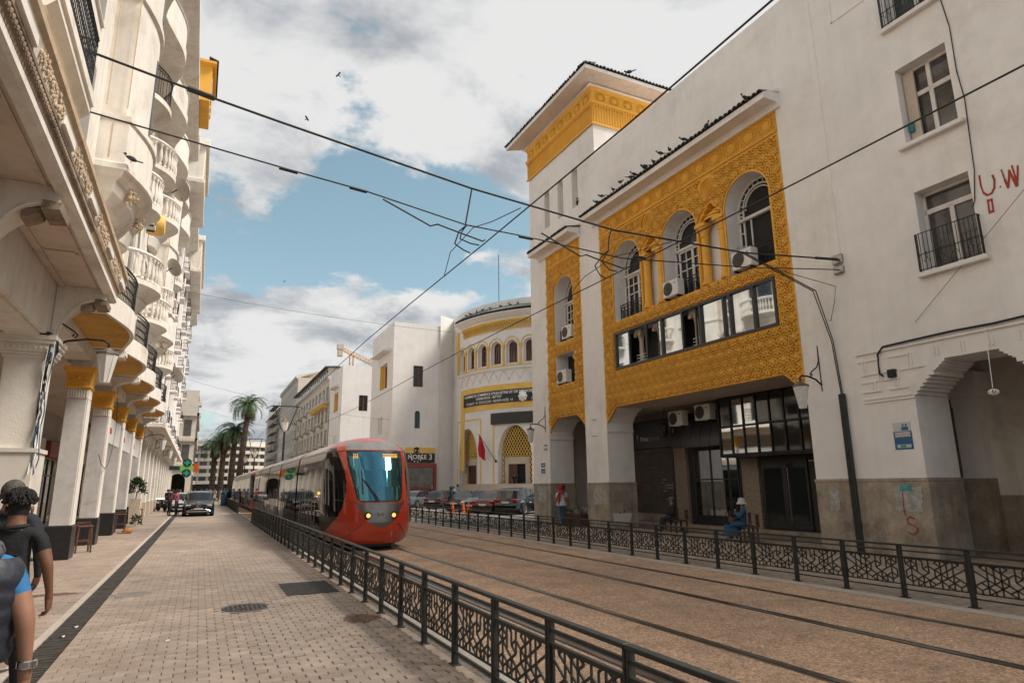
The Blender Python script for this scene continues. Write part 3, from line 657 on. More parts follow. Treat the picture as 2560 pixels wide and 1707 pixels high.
for y in (20.62, 19.42, 17.33, 25.42):
    m = MB(); m.lathe([(.13,6.5),(.13,6.58),(.105,6.62),(.095,7.5),(.11,7.52),(.10,7.56),(.14,7.72),(.19,7.80)], (XF+.42, y, 0), 12); m.box(XF+.22, XF+.62, y-.21, y+.21, 7.80, 8.0)
    for s in (-1,1): m.lathe([(.0,-.05),(.075,-.05),(.075,.05),(.0,.05)], (XF+.24, y+s*.15, 7.74), 10, 'x')
    m.build('stone_column', beige_stone, YB, FR, 35)
m = MB()
for y in (20.3, 18.95, 17.0): 
    for k in range(3): m.bar((XF+.1, y-.35, 6.62+k*.12), (XF+.1, y+.25, 6.62+k*.12), .02, .02)
m.build('inner_rail', winwhite, YB, FR)
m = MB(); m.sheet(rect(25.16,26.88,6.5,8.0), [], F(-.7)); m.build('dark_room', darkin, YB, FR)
# eaves
def eave(y0, y1, zs, out_, xf, label=None):
    e = MB(); pr = [(0,zs-.15),(.10,zs-.15),(.13,zs-.06),(.20,zs),(out_,zs),(out_,zs+.20),(.0,zs+.52)]
    e.prism(pr, lambda a, z: (XF-a, y0, z), lambda a, z: (XF-a, y1, z)); e.build('eave', white, YB, xf)
    n = int((y1-y0)/.205)
    for k in range(n):
        y = y0+(k+.5)*(y1-y0)/n; place(TILE, 'roof_tile', YB, xf @ Vector((XF-out_-.09+random.uniform(-.02,.02), y, zs+.215+random.uniform(-.015,.015))), (0,0,random.gauss(0,.03)), (2.0,1,1))
eave(12.45, 23.15, 13.50, .72, FR); eave(24.30, 28.35, 13.50, .72, FR)
# tower
t0 = MB(); t0.box(XF+.5, 23.2, 22.85, 29.4, 15, 20.42); t0.build('tower_wall', white, YB, FR)
t1 = MB(); t1.add([(XF,22.85,15),(XF+.5,22.85,15),(XF+.5,22.85,20.42),(XF,22.85,20.42),(XF,29.4,15),(XF+.5,29.4,15),(XF+.5,29.4,20.42),(XF,29.4,20.42)], [(0,1,2,3),(4,7,6,5)]); t1.sheet(rect(22.85,29.4,18.53,20.42), [], F()); t1.build('tower_wall', white, YB, FR)
def tband(d0, d1, z0, z1, mt, nm):
    m = MB(); o = [(XF-d0,29.4+d0),(XF-d0,22.85-d0),(23.2,22.85-d0)]; o2 = [(XF-d1,29.4+d1),(XF-d1,22.85-d1),(23.2,22.85-d1)]
    m.rings([[(*p,z0) for p in o],[(*p,z1) for p in o2]], close=False); return m.build(nm, mt, YB, FR)
tband(.05,.05,18.53,20.40,yellow,'tower_band'); tband(.10,.10,18.50,18.60,yellow,'band_moulding'); tband(.05,.10,18.49,18.50,yellow,'band_moulding'); tband(.10,.05,18.60,18.64,yellow,'band_moulding')
tband(.12,.14,19.60,19.72,yellow,'band_moulding'); tband(.05,.12,19.56,19.60,yellow,'band_moulding'); tband(.14,.06,19.72,19.76,yellow,'band_moulding'); tband(.06,.16,20.25,20.42,yellow,'band_moulding')
fl = MB(); y = 22.88
while y < 29.4: fl.lathe([(.040,18.66),(.040,19.42),(.028,19.52)], (XF-.05, y, 0), 6); fl.box(XF-.12, XF-.04, y-.05, y+.05, 19.44, 19.54); y += .155
x = XF+.05
while x < 23: fl.lathe([(.040,18.66),(.040,19.42),(.028,19.52)], (x, 22.80, 0), 6); fl.box(x-.05, x+.05, 22.73, 22.81, 19.44, 19.54); x += .155
fl.build('fluting', yellow, YB, FR)
for k in range(8): place(ROUNDEL, 'roundel', YB, FR @ Vector((XF-.055, 23.3+k*.81, 20.0)), (0,-pi/2,0), (.80,.80,1))
for k in range(9): place(ROUNDEL, 'roundel', YB, FR @ Vector((XF+.45+k*.81, 22.795, 20.0)), (pi/2,0,0), (.80,.80,1))
tband(.10,.30,20.42,20.44,white,'tower_eave'); tband(.10,.14,20.40,20.50,white,'tower_eave'); tband(.14,.95,20.50,20.66,soffitm,'tower_eave'); tband(.95,.98,20.66,20.82,white,'tower_eave')
m = MB(); m.add([(XF-.98,30.4,20.82),(XF-.98,21.87,20.82),(23.2,21.87,20.82),(23.2,26,22.2),(19.5,26,22.2)], [(0,1,4),(1,2,3,4)]); m.build('tower_roof', tile_dark, YB, FR)
y = 21.9
while y < 30.4: place(TILE, 'roof_tile', YB, FR @ Vector((XF-1.04+random.uniform(-.02,.02), y, 20.86+random.uniform(-.01,.02))), (0,0,random.gauss(0,.03)), (1.6,1,1)); y += .205
x = XF-.95
while x < 23: place(TILE, 'roof_tile', YB, FR @ Vector((x, 21.80, 20.86+random.uniform(-.01,.02))), (0,0,pi/2+random.gauss(0,.03)), (1.6,1,1)); x += .205
# ---- shops under the loggia
BW = 18.9
SB = thing('loggia_shops', 'dark granite shop fronts in the shade under the yellow panel', 'shop front', (19.2,19,0))
def B(d=0.0): return lambda y, z: (BW-d, y, z)
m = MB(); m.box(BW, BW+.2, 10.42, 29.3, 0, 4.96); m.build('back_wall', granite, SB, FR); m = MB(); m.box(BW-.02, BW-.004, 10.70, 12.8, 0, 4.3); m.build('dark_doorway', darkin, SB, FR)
m = MB(); m.box(BW-.35, BW+.05, 12.6, 29, 0, .16); m.build('step', stone, SB, FR)
sg = thing('print_shop', 'closed shop with a dark sign board and a lowered ribbed shutter', 'shop', (18.8,23.9,0))
m = MB(); m.bbox(BW-.14, BW, 22.30, 25.56, 3.36, 4.64, .02); m.build('sign_board', frame_black, sg, FR)
m = MB(); m.box(BW-.06, BW-.005, 22.36, 25.44, .18, .50); m.build('sill', stone, sg, FR)
m = MB(); z = .50
while z < 3.36: m.prism([(0,z),(.028,z+.018),(.028,z+.075),(0,z+.093)], lambda a, zz: (BW-.03-a, 22.42, zz), lambda a, zz: (BW-.03-a, 25.38, zz)); z += .095
m.build('roller_shutter', mat('shutter_metal', (.15,.13,.11), .55, metal=.4, var=.2, vscale=2), sg, FR)
m = MB(); m.box(BW-.09, BW-.01, 22.30, 22.42, .18, 3.36); m.box(BW-.09, BW-.01, 25.38, 25.52, .18, 3.36); m.build('shutter_guide', frame_black, sg, FR)
signw = mat('sign_white', (.84,.82,.78), .5, var=0); signg = mat('sign_grey', (.40,.385,.37), .5, var=0)
text('lettering', 'Print', .30, signw, sg, street_text((BW-.146, 24.48, 3.72), xf=FR), align='LEFT', bold=.004); text('lettering', 'Store.', .30, signg, sg, street_text((BW-.146, 23.80, 3.72), xf=FR), align='LEFT')
for q, (dy, dz, w_, h_, c) in enumerate(((0,.16,.10,.10,(.75,.55,.05)),(0,.05,.11,.11,(.02,.35,.55)),(0,-.06,.10,.10,(.65,.06,.12)))):
    m = MB(); m.add([(BW-.147, 24.66+w_, 3.76+dz),(BW-.147, 24.66, 3.74+dz),(BW-.147,24.67,3.74+dz+h_),(BW-.147,24.66+w_*.8,3.77+dz+h_)], [(0,1,2,3)]); m.build('logo_stripe', mat('logo_%d' % q, c, .5, var=0), sg, FR)
m = MB()
for q, (dy, wd) in enumerate(((.2,.25),(.3,.1),(.0,.75),(.05,.62),(.2,.2))):
    k = 0.0
    while k < wd: m.box(BW-.066, BW-.060, 22.95+dy-k-.05, 22.95+dy-k, 1.95-q*.12, 2.0-q*.12); k += .075
tag(m.build('faded_print', signg, sg, FR), kind='stuff')
m = MB(); m.box(BW-.10, BW-.008, 21.52, 22.27, .16, 4.5); m.build('granite_pillar', granite, SB, FR)
m = MB(); m.box(BW-.10, BW-.008, 17.64, 18.45, .16, 2.7); m.build('granite_pillar', granite, SB, FR)
ds = thing('glass_shop_front', 'tall mirrored glass shop front with a dark curved canopy under the loggia', 'shop front', (18.8,19.9,0))
m = MB(); m.box(BW-.03, BW-.006, 18.55, 21.45, .16, 4.7); m.build('dark_surround', frame_black, ds, FR)
for a, b_ in ((20.15,21.1),(19.2,20.1),(18.7,19.15)):
    m = MB(); m.add([(BW-.04,a,.55),(BW-.04,b_,.55),(BW-.04,b_,3.1),(BW-.04,a,3.1)], [(0,1,2,3)]); m.build('glass_pane', mirror, ds, FR)
m = MB()
for y in (21.12,20.12,19.17,18.68): m.bar((BW-.05, y, .3), (BW-.05, y, 3.15), .05, .05, (1,0,0))
for z in (.5, 1.95, 3.13): m.bar((BW-.05, 18.66, z), (BW-.05, 21.14, z), .05, .05)
m.build('glazing_bar', frame_black, ds, FR)
m = MB(); m.grid(lambda u, v: (BW-.04-1.0*sin(v*pi/2)*1.0, 18.5+u*2.75, 4.55-1.35*(1-cos(v*pi/2))), 10, 8); m.build('canopy', frame_black, ds, FR, True)
m = MB()
for k in range(6): y = 18.5+k*.55; m.tube([(BW-.05-1.0*sin(v*pi/2), y, 4.56-1.35*(1-cos(v*pi/2))) for v in (0,.25,.5,.75,1)], .018, 4)
m.build('canopy_rib', blackiron, ds, FR)
oby = thing('glazed_bay', 'dark glazed bay jutting out over the office doors under the loggia', 'bay window', (18.2,15.5,0))
m = MB(); m.box(BW-1.0, BW-.01, 12.9, 18.5, 2.72, 4.955); m.build('bay_body', frame_black, oby, FR)
for i in range(9):
    for j in range(2):
        y0 = 13.0+i*.61; z0 = 2.86+j*1.02; m = MB(); tl = random.uniform(-.012,.012); m.add([(BW-1.012-tl,y0,z0),(BW-1.012+tl,y0+.53,z0),(BW-1.012+tl,y0+.53,z0+.94),(BW-1.012-tl,y0,z0+.94)], [(0,1,2,3)]); m.build('bay_pane', mirror if (i, j) in ((5,0),(6,0),(7,0),(6,1),(7,1),(8,0),(1,1)) else glassd, oby, FR)
m = MB()
for i in range(10): y = 12.97+i*.61; m.bar((BW-1.03, y, 2.75), (BW-1.03, y, 4.95), .06, .06, (1,0,0))
for z in (2.80, 3.84, 4.9): m.bar((BW-1.03, 12.92, z), (BW-1.03, 18.5, z), .07, .06)
m.build('bay_mullion', blackiron, oby, FR)
od = thing('office_door', 'black double doors under the glazed bay', 'door', (18.85,15.5,0))
m = MB(); m.box(BW-.03, BW-.006, 12.9, 17.6, .16, 2.72); m.build('door_surround', frame_black, od, FR)
for y0 in (13.2, 14.3, 15.5, 16.5):
    m = MB(); m.box(BW-.08, BW-.032, y0, y0+1.0, .2, 2.6); m.build('door_leaf', frame_black, od, FR); m = MB(); m.box(BW-.09, BW-.082, y0+.1, y0+.9, .35, 2.45); m.build('door_glass', glassd, od, FR)
m = MB(); m.bar((BW-.12, 16.3, .5), (BW-.12, 16.3, 2.3), .03, .03, (1,0,0)); m.build('door_handle', steel, od, FR)
m = MB(); m.box(BW-.105, BW-.1, 14.0, 15.4, 2.50, 2.53); m.build('light_strip', signw, od, FR)
air_conditioner('left of two air conditioners hung under the loggia ceiling', FR @ Vector((BW-.9, 20.9, 4.12)), .013, group=None)
air_conditioner('right of two air conditioners hung under the loggia ceiling', FR @ Vector((BW-.9, 19.3, 4.22)), .013)
air_conditioner('air conditioner in front of the middle arched window', FR @ Vector((XF-.02, 17.98, 8.62)), .013)
air_conditioner('air conditioner in the open right-hand arched window', FR @ Vector((XF-.02, 14.45, 8.62)), .013)
air_conditioner('air conditioner in the square opening above the narrow passage', FR @ Vector((XF+.1, 26.3, 6.58)), .013)
air_conditioner('air conditioner on the balcony of the narrow arched window', FR @ Vector((XF+.1, 25.75, 8.68)), .013)
t = thing('hanging_lantern', 'small dark lantern hanging on a rod under the loggia', 'lantern', FR @ Vector((17.6, 21.3, 3.7)))
m = MB(); m.tube([(17.6,21.3,4.95),(17.6,21.3,4.25)], .012, 5); m.build('rod', blackiron, t, FR); m = MB(); m.lathe([(.02,4.28),(.14,4.18),(.12,3.85),(.05,3.72),(.01,3.68)], (17.6,21.3,0), 6); m.build('lantern_body', blackiron, t, FR)

# ================================================================ plain corner building on the far right
RB = thing('corner_house', 'plain white house with a stepped corbel arcade at the right edge', 'building', (16.5,6,0))
def steps(c, s):      # stepped corbel outline from pier to flat head
    p = [(c, 3.85)]; y, z = c, 3.85
    for k in range(5): y += s*.085; p.append((y, z+.02)); z += .085; p.append((y-s*.03, z)); 
    y += s*.10; p.append((y, z)); p.append((y, z+.1))
    for k in range(4): y += s*.075; z += .06; p.append((y, z+.05)); p.append((y-s*.02, z+.075))
    p.append((c+s*.82, 4.62)); return p
opening = [(9.6,0)] + steps(9.6,-1) + list(reversed(steps(6.8,1))) + [(6.8,0)]
open2 = [(y-4.3, z) for y, z in opening]
wins0 = [rect(7.6,8.87,6.78,8.86), rect(7.6,8.87,10.18,12.31), rect(7.6,8.87,13.62,15.7), rect(3.2,4.47,6.78,8.86), rect(3.2,4.47,10.18,12.31), rect(3.2,4.47,13.62,15.7)]
w = MB(); w.sheet([(11.06,21)]+[(11.06,0)]+[p for p in opening]+[p for p in open2]+[(-4,0),(-4,21)], wins0, F(.006))
for h in wins0: w.band(h, F(.006), F(-.38))
for o in (opening, open2): w.band(o, F(.006), F(-1.2), False)
w.build('wall', white, RB, FR)
m = MB(); m.box(XF+.5, 27, -4, 11.05, 5.05, 21); m.build('inner_block', white, RB, FR)
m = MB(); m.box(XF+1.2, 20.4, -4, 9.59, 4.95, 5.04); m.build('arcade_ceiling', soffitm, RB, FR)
m = MB(); m.box(19.0, 19.2, -4, 10.41, 0, 4.95); m.build('arcade_wall', MAT['cream_plaster'], RB, FR)
m = MB(); m.box(18.6, 19.0, 9.82, 10.40, 1.85, 3.75); m.build('inner_pier', white, RB, FR)
for k in range(4): m = MB(); m.box(18.56-.08*k, 19.0, 9.78-.06*k, 10.405, 3.75+k*.22, 3.97+k*.22); m.build('inner_corbel', white, RB, FR)
m = MB(); m.box(18.57, 19.0, 9.79, 10.41, 0, 1.85); m.build('inner_pier_dado', stone, RB, FR)
m = MB(); m.box(18.96, 19.0, -4, 9.78, 0, 1.42); m.build('back_dado', stone, RB, FR)
for y0, y1 in ((5.3,6.8),): 
    m = MB(); m.bbox(XF-.03, XF+1.25, y0, y1+.03, 0, 1.8, .01); m.build('pier_dado', stone, RB, FR)
# mouldings over the arcade
m = MB()
m.box(XF-.05, XF, 5.3, 11.0, 5.06, 5.11); m.build('string_course', white, RB, FR)
def fretted(z, segs, th=.035):
    m = MB()
    for a, b in segs: m.box(XF-.035, XF, a, b, z, z+th)
    return m
for z, sg_ in ((4.86,((10.98,10.35),(10.1,9.6))),(4.50,((10.92,10.0),(9.85,9.25))),(4.30,((10.92,10.5),(10.35,9.9))),(4.05,((10.92,10.4),(10.2,9.7))),(3.86,((10.95,9.62),)),(3.78,((10.95,9.6),))): m = fretted(z, [(min(s),max(s)) for s in sg_]); tag(m.build('fretwork_moulding', white, RB, FR), kind='stuff')
m = MB()
for a, z0, z1 in ((10.75,4.5,4.86),(10.35,4.3,4.9),(9.95,4.05,4.5),(10.55,4.05,4.3),(9.55,4.55,4.9),(8.9,4.72,4.95),(8.3,4.72,4.95),(7.7,4.72,4.95),(7.1,4.72,4.95)): m.box(XF-.03, XF, a-.018, a+.018, z0, z1); m.box(XF-.03, XF, a+.07, a+.10, z0, z1)
tag(m.build('fretwork_moulding', white, RB, FR), kind='stuff')
m = MB(); m.box(XF-.03, XF, 9.38, 10.42, 14.88, 14.93); m.box(XF-.03, XF, 10.38, 10.42, 14.88, 15.6); m.build('panel_moulding', white, RB, FR)
# render seam between the two houses
m = MB(); m.tube([(XF-.012, 11.05+random.uniform(-.02,.02), z*.4) for z in range(20, 48)], .012, 5); m.build('render_seam', white, RB, FR)
glass_curt = mat('curtained_glass', (.085,.075,.07), .06, var=.35, vscale=1.5, spec=.6)
for i, h in enumerate(wins0[:3]+wins0[3:]):
    y0, y1, z0, z1 = h[0][0], h[1][0], h[0][1], h[2][1]; X = XF+.34
    g = MB(); g.sheet(h, [], lambda y, z: (X+.02, y, z)); g.build('window_glass', glass_curt, RB, FR)
    fr = MB(); ym = (y0+y1)/2; zt = z0+(z1-z0)*(.64 if i % 3 == 1 else .76)
    for y in (y0+.03, y1-.03): fr.bar((X, y, z0), (X, y, z1), .06, .06, (1,0,0))
    for y in (ym-.0,): fr.bar((X, y, z0), (X, y, z1 if i % 3 == 1 else zt), .10, .06, (1,0,0))
    for z in (z0+.04, z1-.04, zt): fr.bar((X, y0, z), (X, y1, z), .06, .07 if z != zt else .12)
    fr.build('window_frame', winwhite, RB, FR)
    s = MB(); s.bbox(XF-.16, XF+.0, y0-.15, y1+.15, z0-.14, z0-.02, .015); s.build('window_sill', white, RB, FR)
    if i % 3 == 1:
        s = MB(); s.box(X-.1, X-.04, y1-.3, y1-.03, z0, z1-.1); s.build('shutter_leaf', beige_stone, RB, FR)
    if i % 3 in (0, 2):
        b = MB(); zt_ = z0+.95; Xr = XF-.13
        n = 15
        for k in range(n+1): y = y0-.08+k*(y1-y0+.16)/n; b.bar((Xr, y, z0), (Xr, y, zt_), .012, .012, (1,0,0))
        for z in (z0+.03, z0+.42, zt_): b.bar((Xr, y0-.08, z), (Xr, y1+.08, z), .018, .018)
        for y in (y0-.08, y1+.08):
            for z in (z0+.03, z0+.42, zt_): b.bar((Xr, y, z), (XF, y, z), .014, .014)
            for q in range(3): b.bar((Xr+.03+q*.03, y, z0), (Xr+.03+q*.03, y, zt_), .01, .01, (1,0,0))
        for k in range(4):
            yc = y0+.14+k*.33
            for s_ in (-1, 1): b.tube([(Xr-.008, yc+s_*(.02+.075*sin(u*1.0)*(1-u/9)), z0+.16+.05*u-.0+.04*cos(u)) for u in [q*.55 for q in range(11)]], .007, 4)
        b.build('iron_balconette', blackiron, RB, FR)
m = MB(); m.bbox(XF+.16, XF+.24, 8.72, 8.84, 10.55, 10.8, .01); tag(m.build('plastic_bag', mat('teal_plastic', (.02,.20,.22), .5), None, FR), 'teal bottle hung beside the upper right window', 'bottle')
# graffiti: sprayed strokes on the wall
red = mat('red_spray', (.42,.045,.02), .7, var=.3, vscale=9)
def strokes(name, label, paths, d, r, mt, cat='graffiti', root=None):
    m = MB()
    for p in paths:
        n = len(p)
        for k in range(n-1):
            a, b = Vector(p[k]), Vector(p[k+1]); t_ = (b-a); nn = Vector((-t_.y, t_.x))
            if nn.length > 0: nn.normalize(); nn *= r*random.uniform(.75,1.2)
            e = t_*.12
            m.add([(XF-d, *(a-nn-e)), (XF-d, *(b-nn+e)), (XF-d, *(b+nn+e)), (XF-d, *(a+nn-e))], [(0,1,2,3)])
            d += .00035
    return tag(m.build(name, mt, root, FR), label, cat)
U = [(7.38,8.62),(7.385,8.4),(7.36,8.2),(7.29,8.11),(7.2,8.12),(7.13,8.22),(7.10,8.4),(7.12,8.52)]
strokes('graffiti', 'red sprayed letters U.W on the white wall by the window', [U, [(7.02,8.20),(7.0,8.19)], [(6.93,8.55),(6.90,8.3),(6.87,8.12),(6.82,8.3),(6.79,8.48),(6.75,8.28),(6.71,8.08)], [(6.72,8.55),(6.70,8.3),(6.69,8.1)], [(6.62,8.5),(6.65,8.3),(6.69,8.1)], [(7.30,7.98),(7.31,7.70)], [(7.30,7.98),(7.22,7.97),(7.23,7.70),(7.31,7.70)]], .011, .022, red)
strokes('graffiti', 'red sprayed letter S on the stained stone dado', [[(10.02,.92),(10.12,.96),(10.2,.9),(10.18,.8),(10.06,.76),(9.98,.7),(10.0,.6),(10.12,.56),(10.2,.6)], [(10.22,1.5),(10.24,1.2),(10.23,1.0)]], .042, .016, red)
whitewash = mat('torn_poster_white', (.42,.41,.39), .85, var=.3, vscale=5, dirt=(.30,.26,.21), damt=.85, dscale=4.5)
cyanp = mat('torn_poster_cyan', (.10,.36,.40), .8, var=.3, vscale=4)
def ragged(name, label, y0, y1, z0, z1, d, mt, seed, cat='poster remnant', n=26):
    r = random.Random(seed); cy, cz = (y0+y1)/2, (z0+z1)/2; pts = []
    for k in range(n):
        a = 2*pi*k/n; q = 1/max(abs(cos(a)), abs(sin(a))); f = q*r.uniform(.72,1.02); pts.append((cy+(y1-y0)/2*f*cos(a), cz+(z1-z0)/2*f*sin(a)))
    m = MB(); m.sheet(pts, [], F(d)); return tag(m.build(name, mt, None, FR), label, cat)
ragged('torn_poster', 'torn whitish poster remains on the right-hand stone dado', 9.72, 10.5, 1.05, 1.72, .040, whitewash, 3)
ragged('torn_poster', 'pale cyan poster scrap above the red S', 9.95, 10.3, 1.55, 1.72, .044, cyanp, 4)
ragged('torn_poster', 'small torn white strip beside the perforated pole', 11.95, 12.3, 1.0, 1.65, .040, whitewash, 8)
ragged('torn_poster', 'scraped white patch on the pier left of the passage', 28.0, 28.95, .95, 1.72, .040, whitewash, 5)
ragged('torn_poster', 'scraped white patch on the pier right of the passage', 23.2, 23.95, .95, 1.72, .040, whitewash, 6)
# posters
blue = mat('poster_blue', (.025,.13,.27), .6, var=.1, vscale=6); pwhite = mat('poster_white', (.55,.56,.56), .6, var=.05)
t = thing('wall_poster', 'blue and white printed poster on the right-hand pier', 'poster', FR @ Vector((XF,10.02,2.56)))
m = MB(); m.box(XF-.012, XF-.008, 9.80, 10.26, 2.56, 3.22); m.build('sheet', pwhite, t, FR)
m = MB(); m.box(XF-.016, XF-.0125, 9.80, 10.26, 2.56, 3.0); m.build('blue_field', blue, t, FR)
m = MB(); m.bbox(XF-.019, XF-.0165, 9.84, 10.22, 2.86, 2.98, .002); m.build('white_label', pwhite, t, FR)
text('lettering', 'تكوين المسيرين\nو الممثلين', .055, red, t, street_text((XF-.0195, 10.03, 2.925), xf=FR), .001)
m = MB(); m.box(XF-.018, XF-.0165, 9.85, 10.2, 2.60, 2.68); m.build('white_label', pwhite, t, FR); m = MB(); m.box(XF-.020, XF-.0182, 9.98, 10.12, 2.61, 2.67); m.build('green_label', mat('poster_green', (.05,.35,.15), .6), t, FR)
for y in (10.0, 9.92):
    m = MB(); m.lathe([(0,0),(.028,.001)], (0,0,0), 10, 'x', cap=False); m.xform(Matrix.Translation((XF-.0145,y,3.15))); m.add([(XF-.0145,y-.05,3.02),(XF-.0145,y+.05,3.02),(XF-.0145,y+.04,3.11),(XF-.0145,y-.04,3.11)], [(0,1,2,3)]); m.build('printed_figure', blue, t, FR)
t = thing('wall_poster', 'small blue and white notices on the left pier', 'poster', FR @ Vector((XF,28.3,2.3)))
m = MB(); m.box(XF-.014, XF-.008, 28.2, 28.6, 2.36, 2.58); m.box(XF-.014, XF-.008, 28.2, 28.6, 2.66, 2.86); m.build('sheet', blue, t, FR); m = MB(); m.box(XF-.016, XF-.0142, 28.25, 28.55, 2.42, 2.46); m.box(XF-.016, XF-.0142, 28.25, 28.5, 2.72, 2.78); m.build('white_print', pwhite, t, FR)
t = thing('wall_poster', 'white poster with teal print beside the roller shutter', 'poster', FR @ Vector((BW-.1,25.9,1.3)))
m = MB(); m.box(BW-.012, BW-.004, 25.7, 26.2, 1.35, 2.1); m.build('sheet', pwhite, t, FR); m = MB(); m.box(BW-.015, BW-.0125, 25.75, 26.1, 1.95, 2.07); m.box(BW-.015, BW-.0125, 25.8, 26.0, 1.45, 1.7); m.build('teal_print', cyanp, t, FR)
m = MB(); m.bbox(XF-.012, XF+.0, 23.3, 23.75, 3.0, 3.45, .006); tag(m.build('hatch_plate', white, None, FR), 'white square hatch plate on the pier right of the passage', 'hatch')
for z in (3.85, 4.55): 
    m = MB(); m.tube([(XF, 23.55, z), (XF-.1, 23.5, z), (XF-.11, 23.75, z)], .012, 5); tag(m.build('wall_hook', blackiron, None, FR), 'small %s iron hook on the pier right of the passage' % ('lower' if z < 4 else 'upper'), 'hook')
m = MB()
for z in (3.50, 3.70): m.box(XF-.05, XF, 27.95, 28.25, z, z+.035)
tag(m.build('pipe_clips', blackiron, None, FR), 'pair of short dark clips on the left pier', 'bracket')
# ================================================================ rounded chamber of commerce
CC = Vector((35.17, 60.99)); RR = 12.0
def CY(a, z, d=0.0):
    t_ = radians(a); return (CC.x+(RR+d)*sin(t_), CC.y+(RR+d)*cos(t_), z)
def sA(s): return 232 - s*180/(pi*RR)               # metres to the right of the middle door -> bearing
CB = thing('chamber_building', 'rounded white and yellow public building with three lattice arches', 'building', (27,55,0))
AC = [261.5, 232, 202.5]; A0, A1 = 190.0, 282.0
def inter(a):            # wall height intervals cut out at bearing a
    cut = []
    for c in AC:
        s = abs(radians(a-c))*RR
        if s < 1.75: cut.append((0, 4.7+2.55*(1-(s/1.75)**2.2)**.62))
    for k in range(-6, 7):
        s = abs(radians(a-(232.6+8.6*k)))*RR
        if s < .62: cut.append((13.05, 14.75+sqrt(max(.62**2-s*s,0))*1.0))
    return cut
wl = MB(); st = .4; n = int((A1-A0)/st)
for k in range(n):
    a, b = A0+k*st, A0+(k+1)*st; mid = (a+b)/2; z = 0.0
    for lo, hi in sorted(inter(mid)) + [(19.35,19.35)]:
        if lo > z: wl.add([CY(a,z), CY(b,z), CY(b,lo), CY(a,lo)], [(0,1,2,3)])
        z = max(z, hi)
wl.build('wall', white3, CB)
lat = MB(); dk = MB(); rv = MB(); dd = MB()
def dout(s0, f0, f1, pts): pass
for c in AC:
    def hgt(s): return 4.7+2.55*(1-min(1,(abs(s)/1.75))**2.2)**.62
    prof = [(-1.75, 0), (-1.75, 4.7)] + [(s, hgt(s)) for s in [-1.75+3.5*k/24 for k in range(1, 24)]] + [(1.75, 4.7), (1.75, 0)]
    f = lambda d: (lambda s, z: CY(c-degrees_(s), z, d))
    def degrees_(s): return s*180/(pi*RR)
    rv.band(prof, f(0), f(-.75), False)
    dk.band([], f(0), f(0)) if False else None
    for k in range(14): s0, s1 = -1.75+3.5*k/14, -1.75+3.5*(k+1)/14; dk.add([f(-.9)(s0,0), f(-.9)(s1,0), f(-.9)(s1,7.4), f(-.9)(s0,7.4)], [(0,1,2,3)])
    # lattice bars
    sp = .30; L = .12
    for sg in (-1, 1):
        for k in range(-40, 41):
            q = 0
            for j in range(0, 90):
                z0 = .05+j*L; s0 = k*sp + sg*(z0*.62); z1 = z0+L; s1 = k*sp+sg*(z1*.62)
                def okp(s, z): return abs(s) < 1.73 and z < hgt(s)-.02 and (z > 4.36 or (abs(s) > 1.28 and z > 1.9))
                if okp(s0, z0) and okp(s1, z1): lat.bar(f(-.62)(s0,z0), f(-.62)(s1,z1), .055, .05, (CC.x-27, CC.y-55, 0))
    for s0, s1, z0, z1 in ((-1.28,-.92,0,4.36),(.92,1.28,0,4.36),(-.92,.92,3.72,4.36)): 
        vs_ = [f(-.50)(s0,z0), f(-.50)(s1,z0), f(-.50)(s1,z1), f(-.50)(s0,z1), f(-.72)(s0,z0), f(-.72)(s1,z0), f(-.72)(s1,z1), f(-.72)(s0,z1)]; dm = MB(); dm.add(vs_, [(0,1,2,3),(1,5,6,2),(0,3,7,4),(0,1,5,4)]); dm.build('door_jamb' if z1-z0 > 1 else 'door_lintel', beige_stone, CB)
    for s0, s1 in ((-.92,0.0),(.0,.92)):
        if c == 232 and s0 == 0: continue
        dd.add([f(-.66)(s0,0), f(-.66)(s1,0), f(-.66)(s1,3.72), f(-.66)(s0,3.72)], [(0,1,2,3)])
        for zz in (1.3, 2.1, 2.9):
            for u in (.25, .70): sm = s0+(s1-s0)*u; dd.add([f(-.62)(sm-.15,zz), f(-.62)(sm+.15,zz), f(-.62)(sm+.15,zz+.6), f(-.62)(sm-.15,zz+.6)], [(0,1,2,3)])
rv.build('arch_reveal', white3, CB); dk.build('arch_shadow', darkin, CB); tag(lat.build('arch_lattice', yellow2, CB), kind='stuff'); dd.build('door_leaf', wood, CB)
def cband(a0, a1, z0, z1, d0, d1, mt, nm, step=1.0):
    m = MB(); n = max(1, int(abs(a1-a0)/step)); rs = []
    for k in range(n+1):
        a = a0+(a1-a0)*k/n; rs.append([CY(a,z0,0), CY(a,z0,d0), CY(a,z1,d1), CY(a,z1,0)])
    m.rings(rs, True, True); return m.build(nm, mt, CB)
cband(190,272,0,1.95,.06,.06,beige_stone,'dado')
for c in AC: pass
cband(190,270,17.65,18.0,.05,.55,white3,'cornice'); cband(190,271,18.0,18.12,.58,.60,white3,'cornice')
m = MB(); rs = [[CY(190+k, 18.14, .62), CY(190+k, 18.72, .05)] for k in range(81)]; m.rings(rs, close=False); m.build('tile_slope', tile_green, CB)
for k in range(92): a = 268-k*.85; place(TILEG, 'roof_tile', CB, CY(a, 18.13, .70), (0,0,radians(-a)-pi/2), (1.4,1.1,2.4))
cband(190,265,16.42,16.50,.10,.10,yellow2,'band_moulding'); cband(190,265,17.22,17.34,.34,.36,yellow2,'band_moulding')
m = MB(); mw = MB()
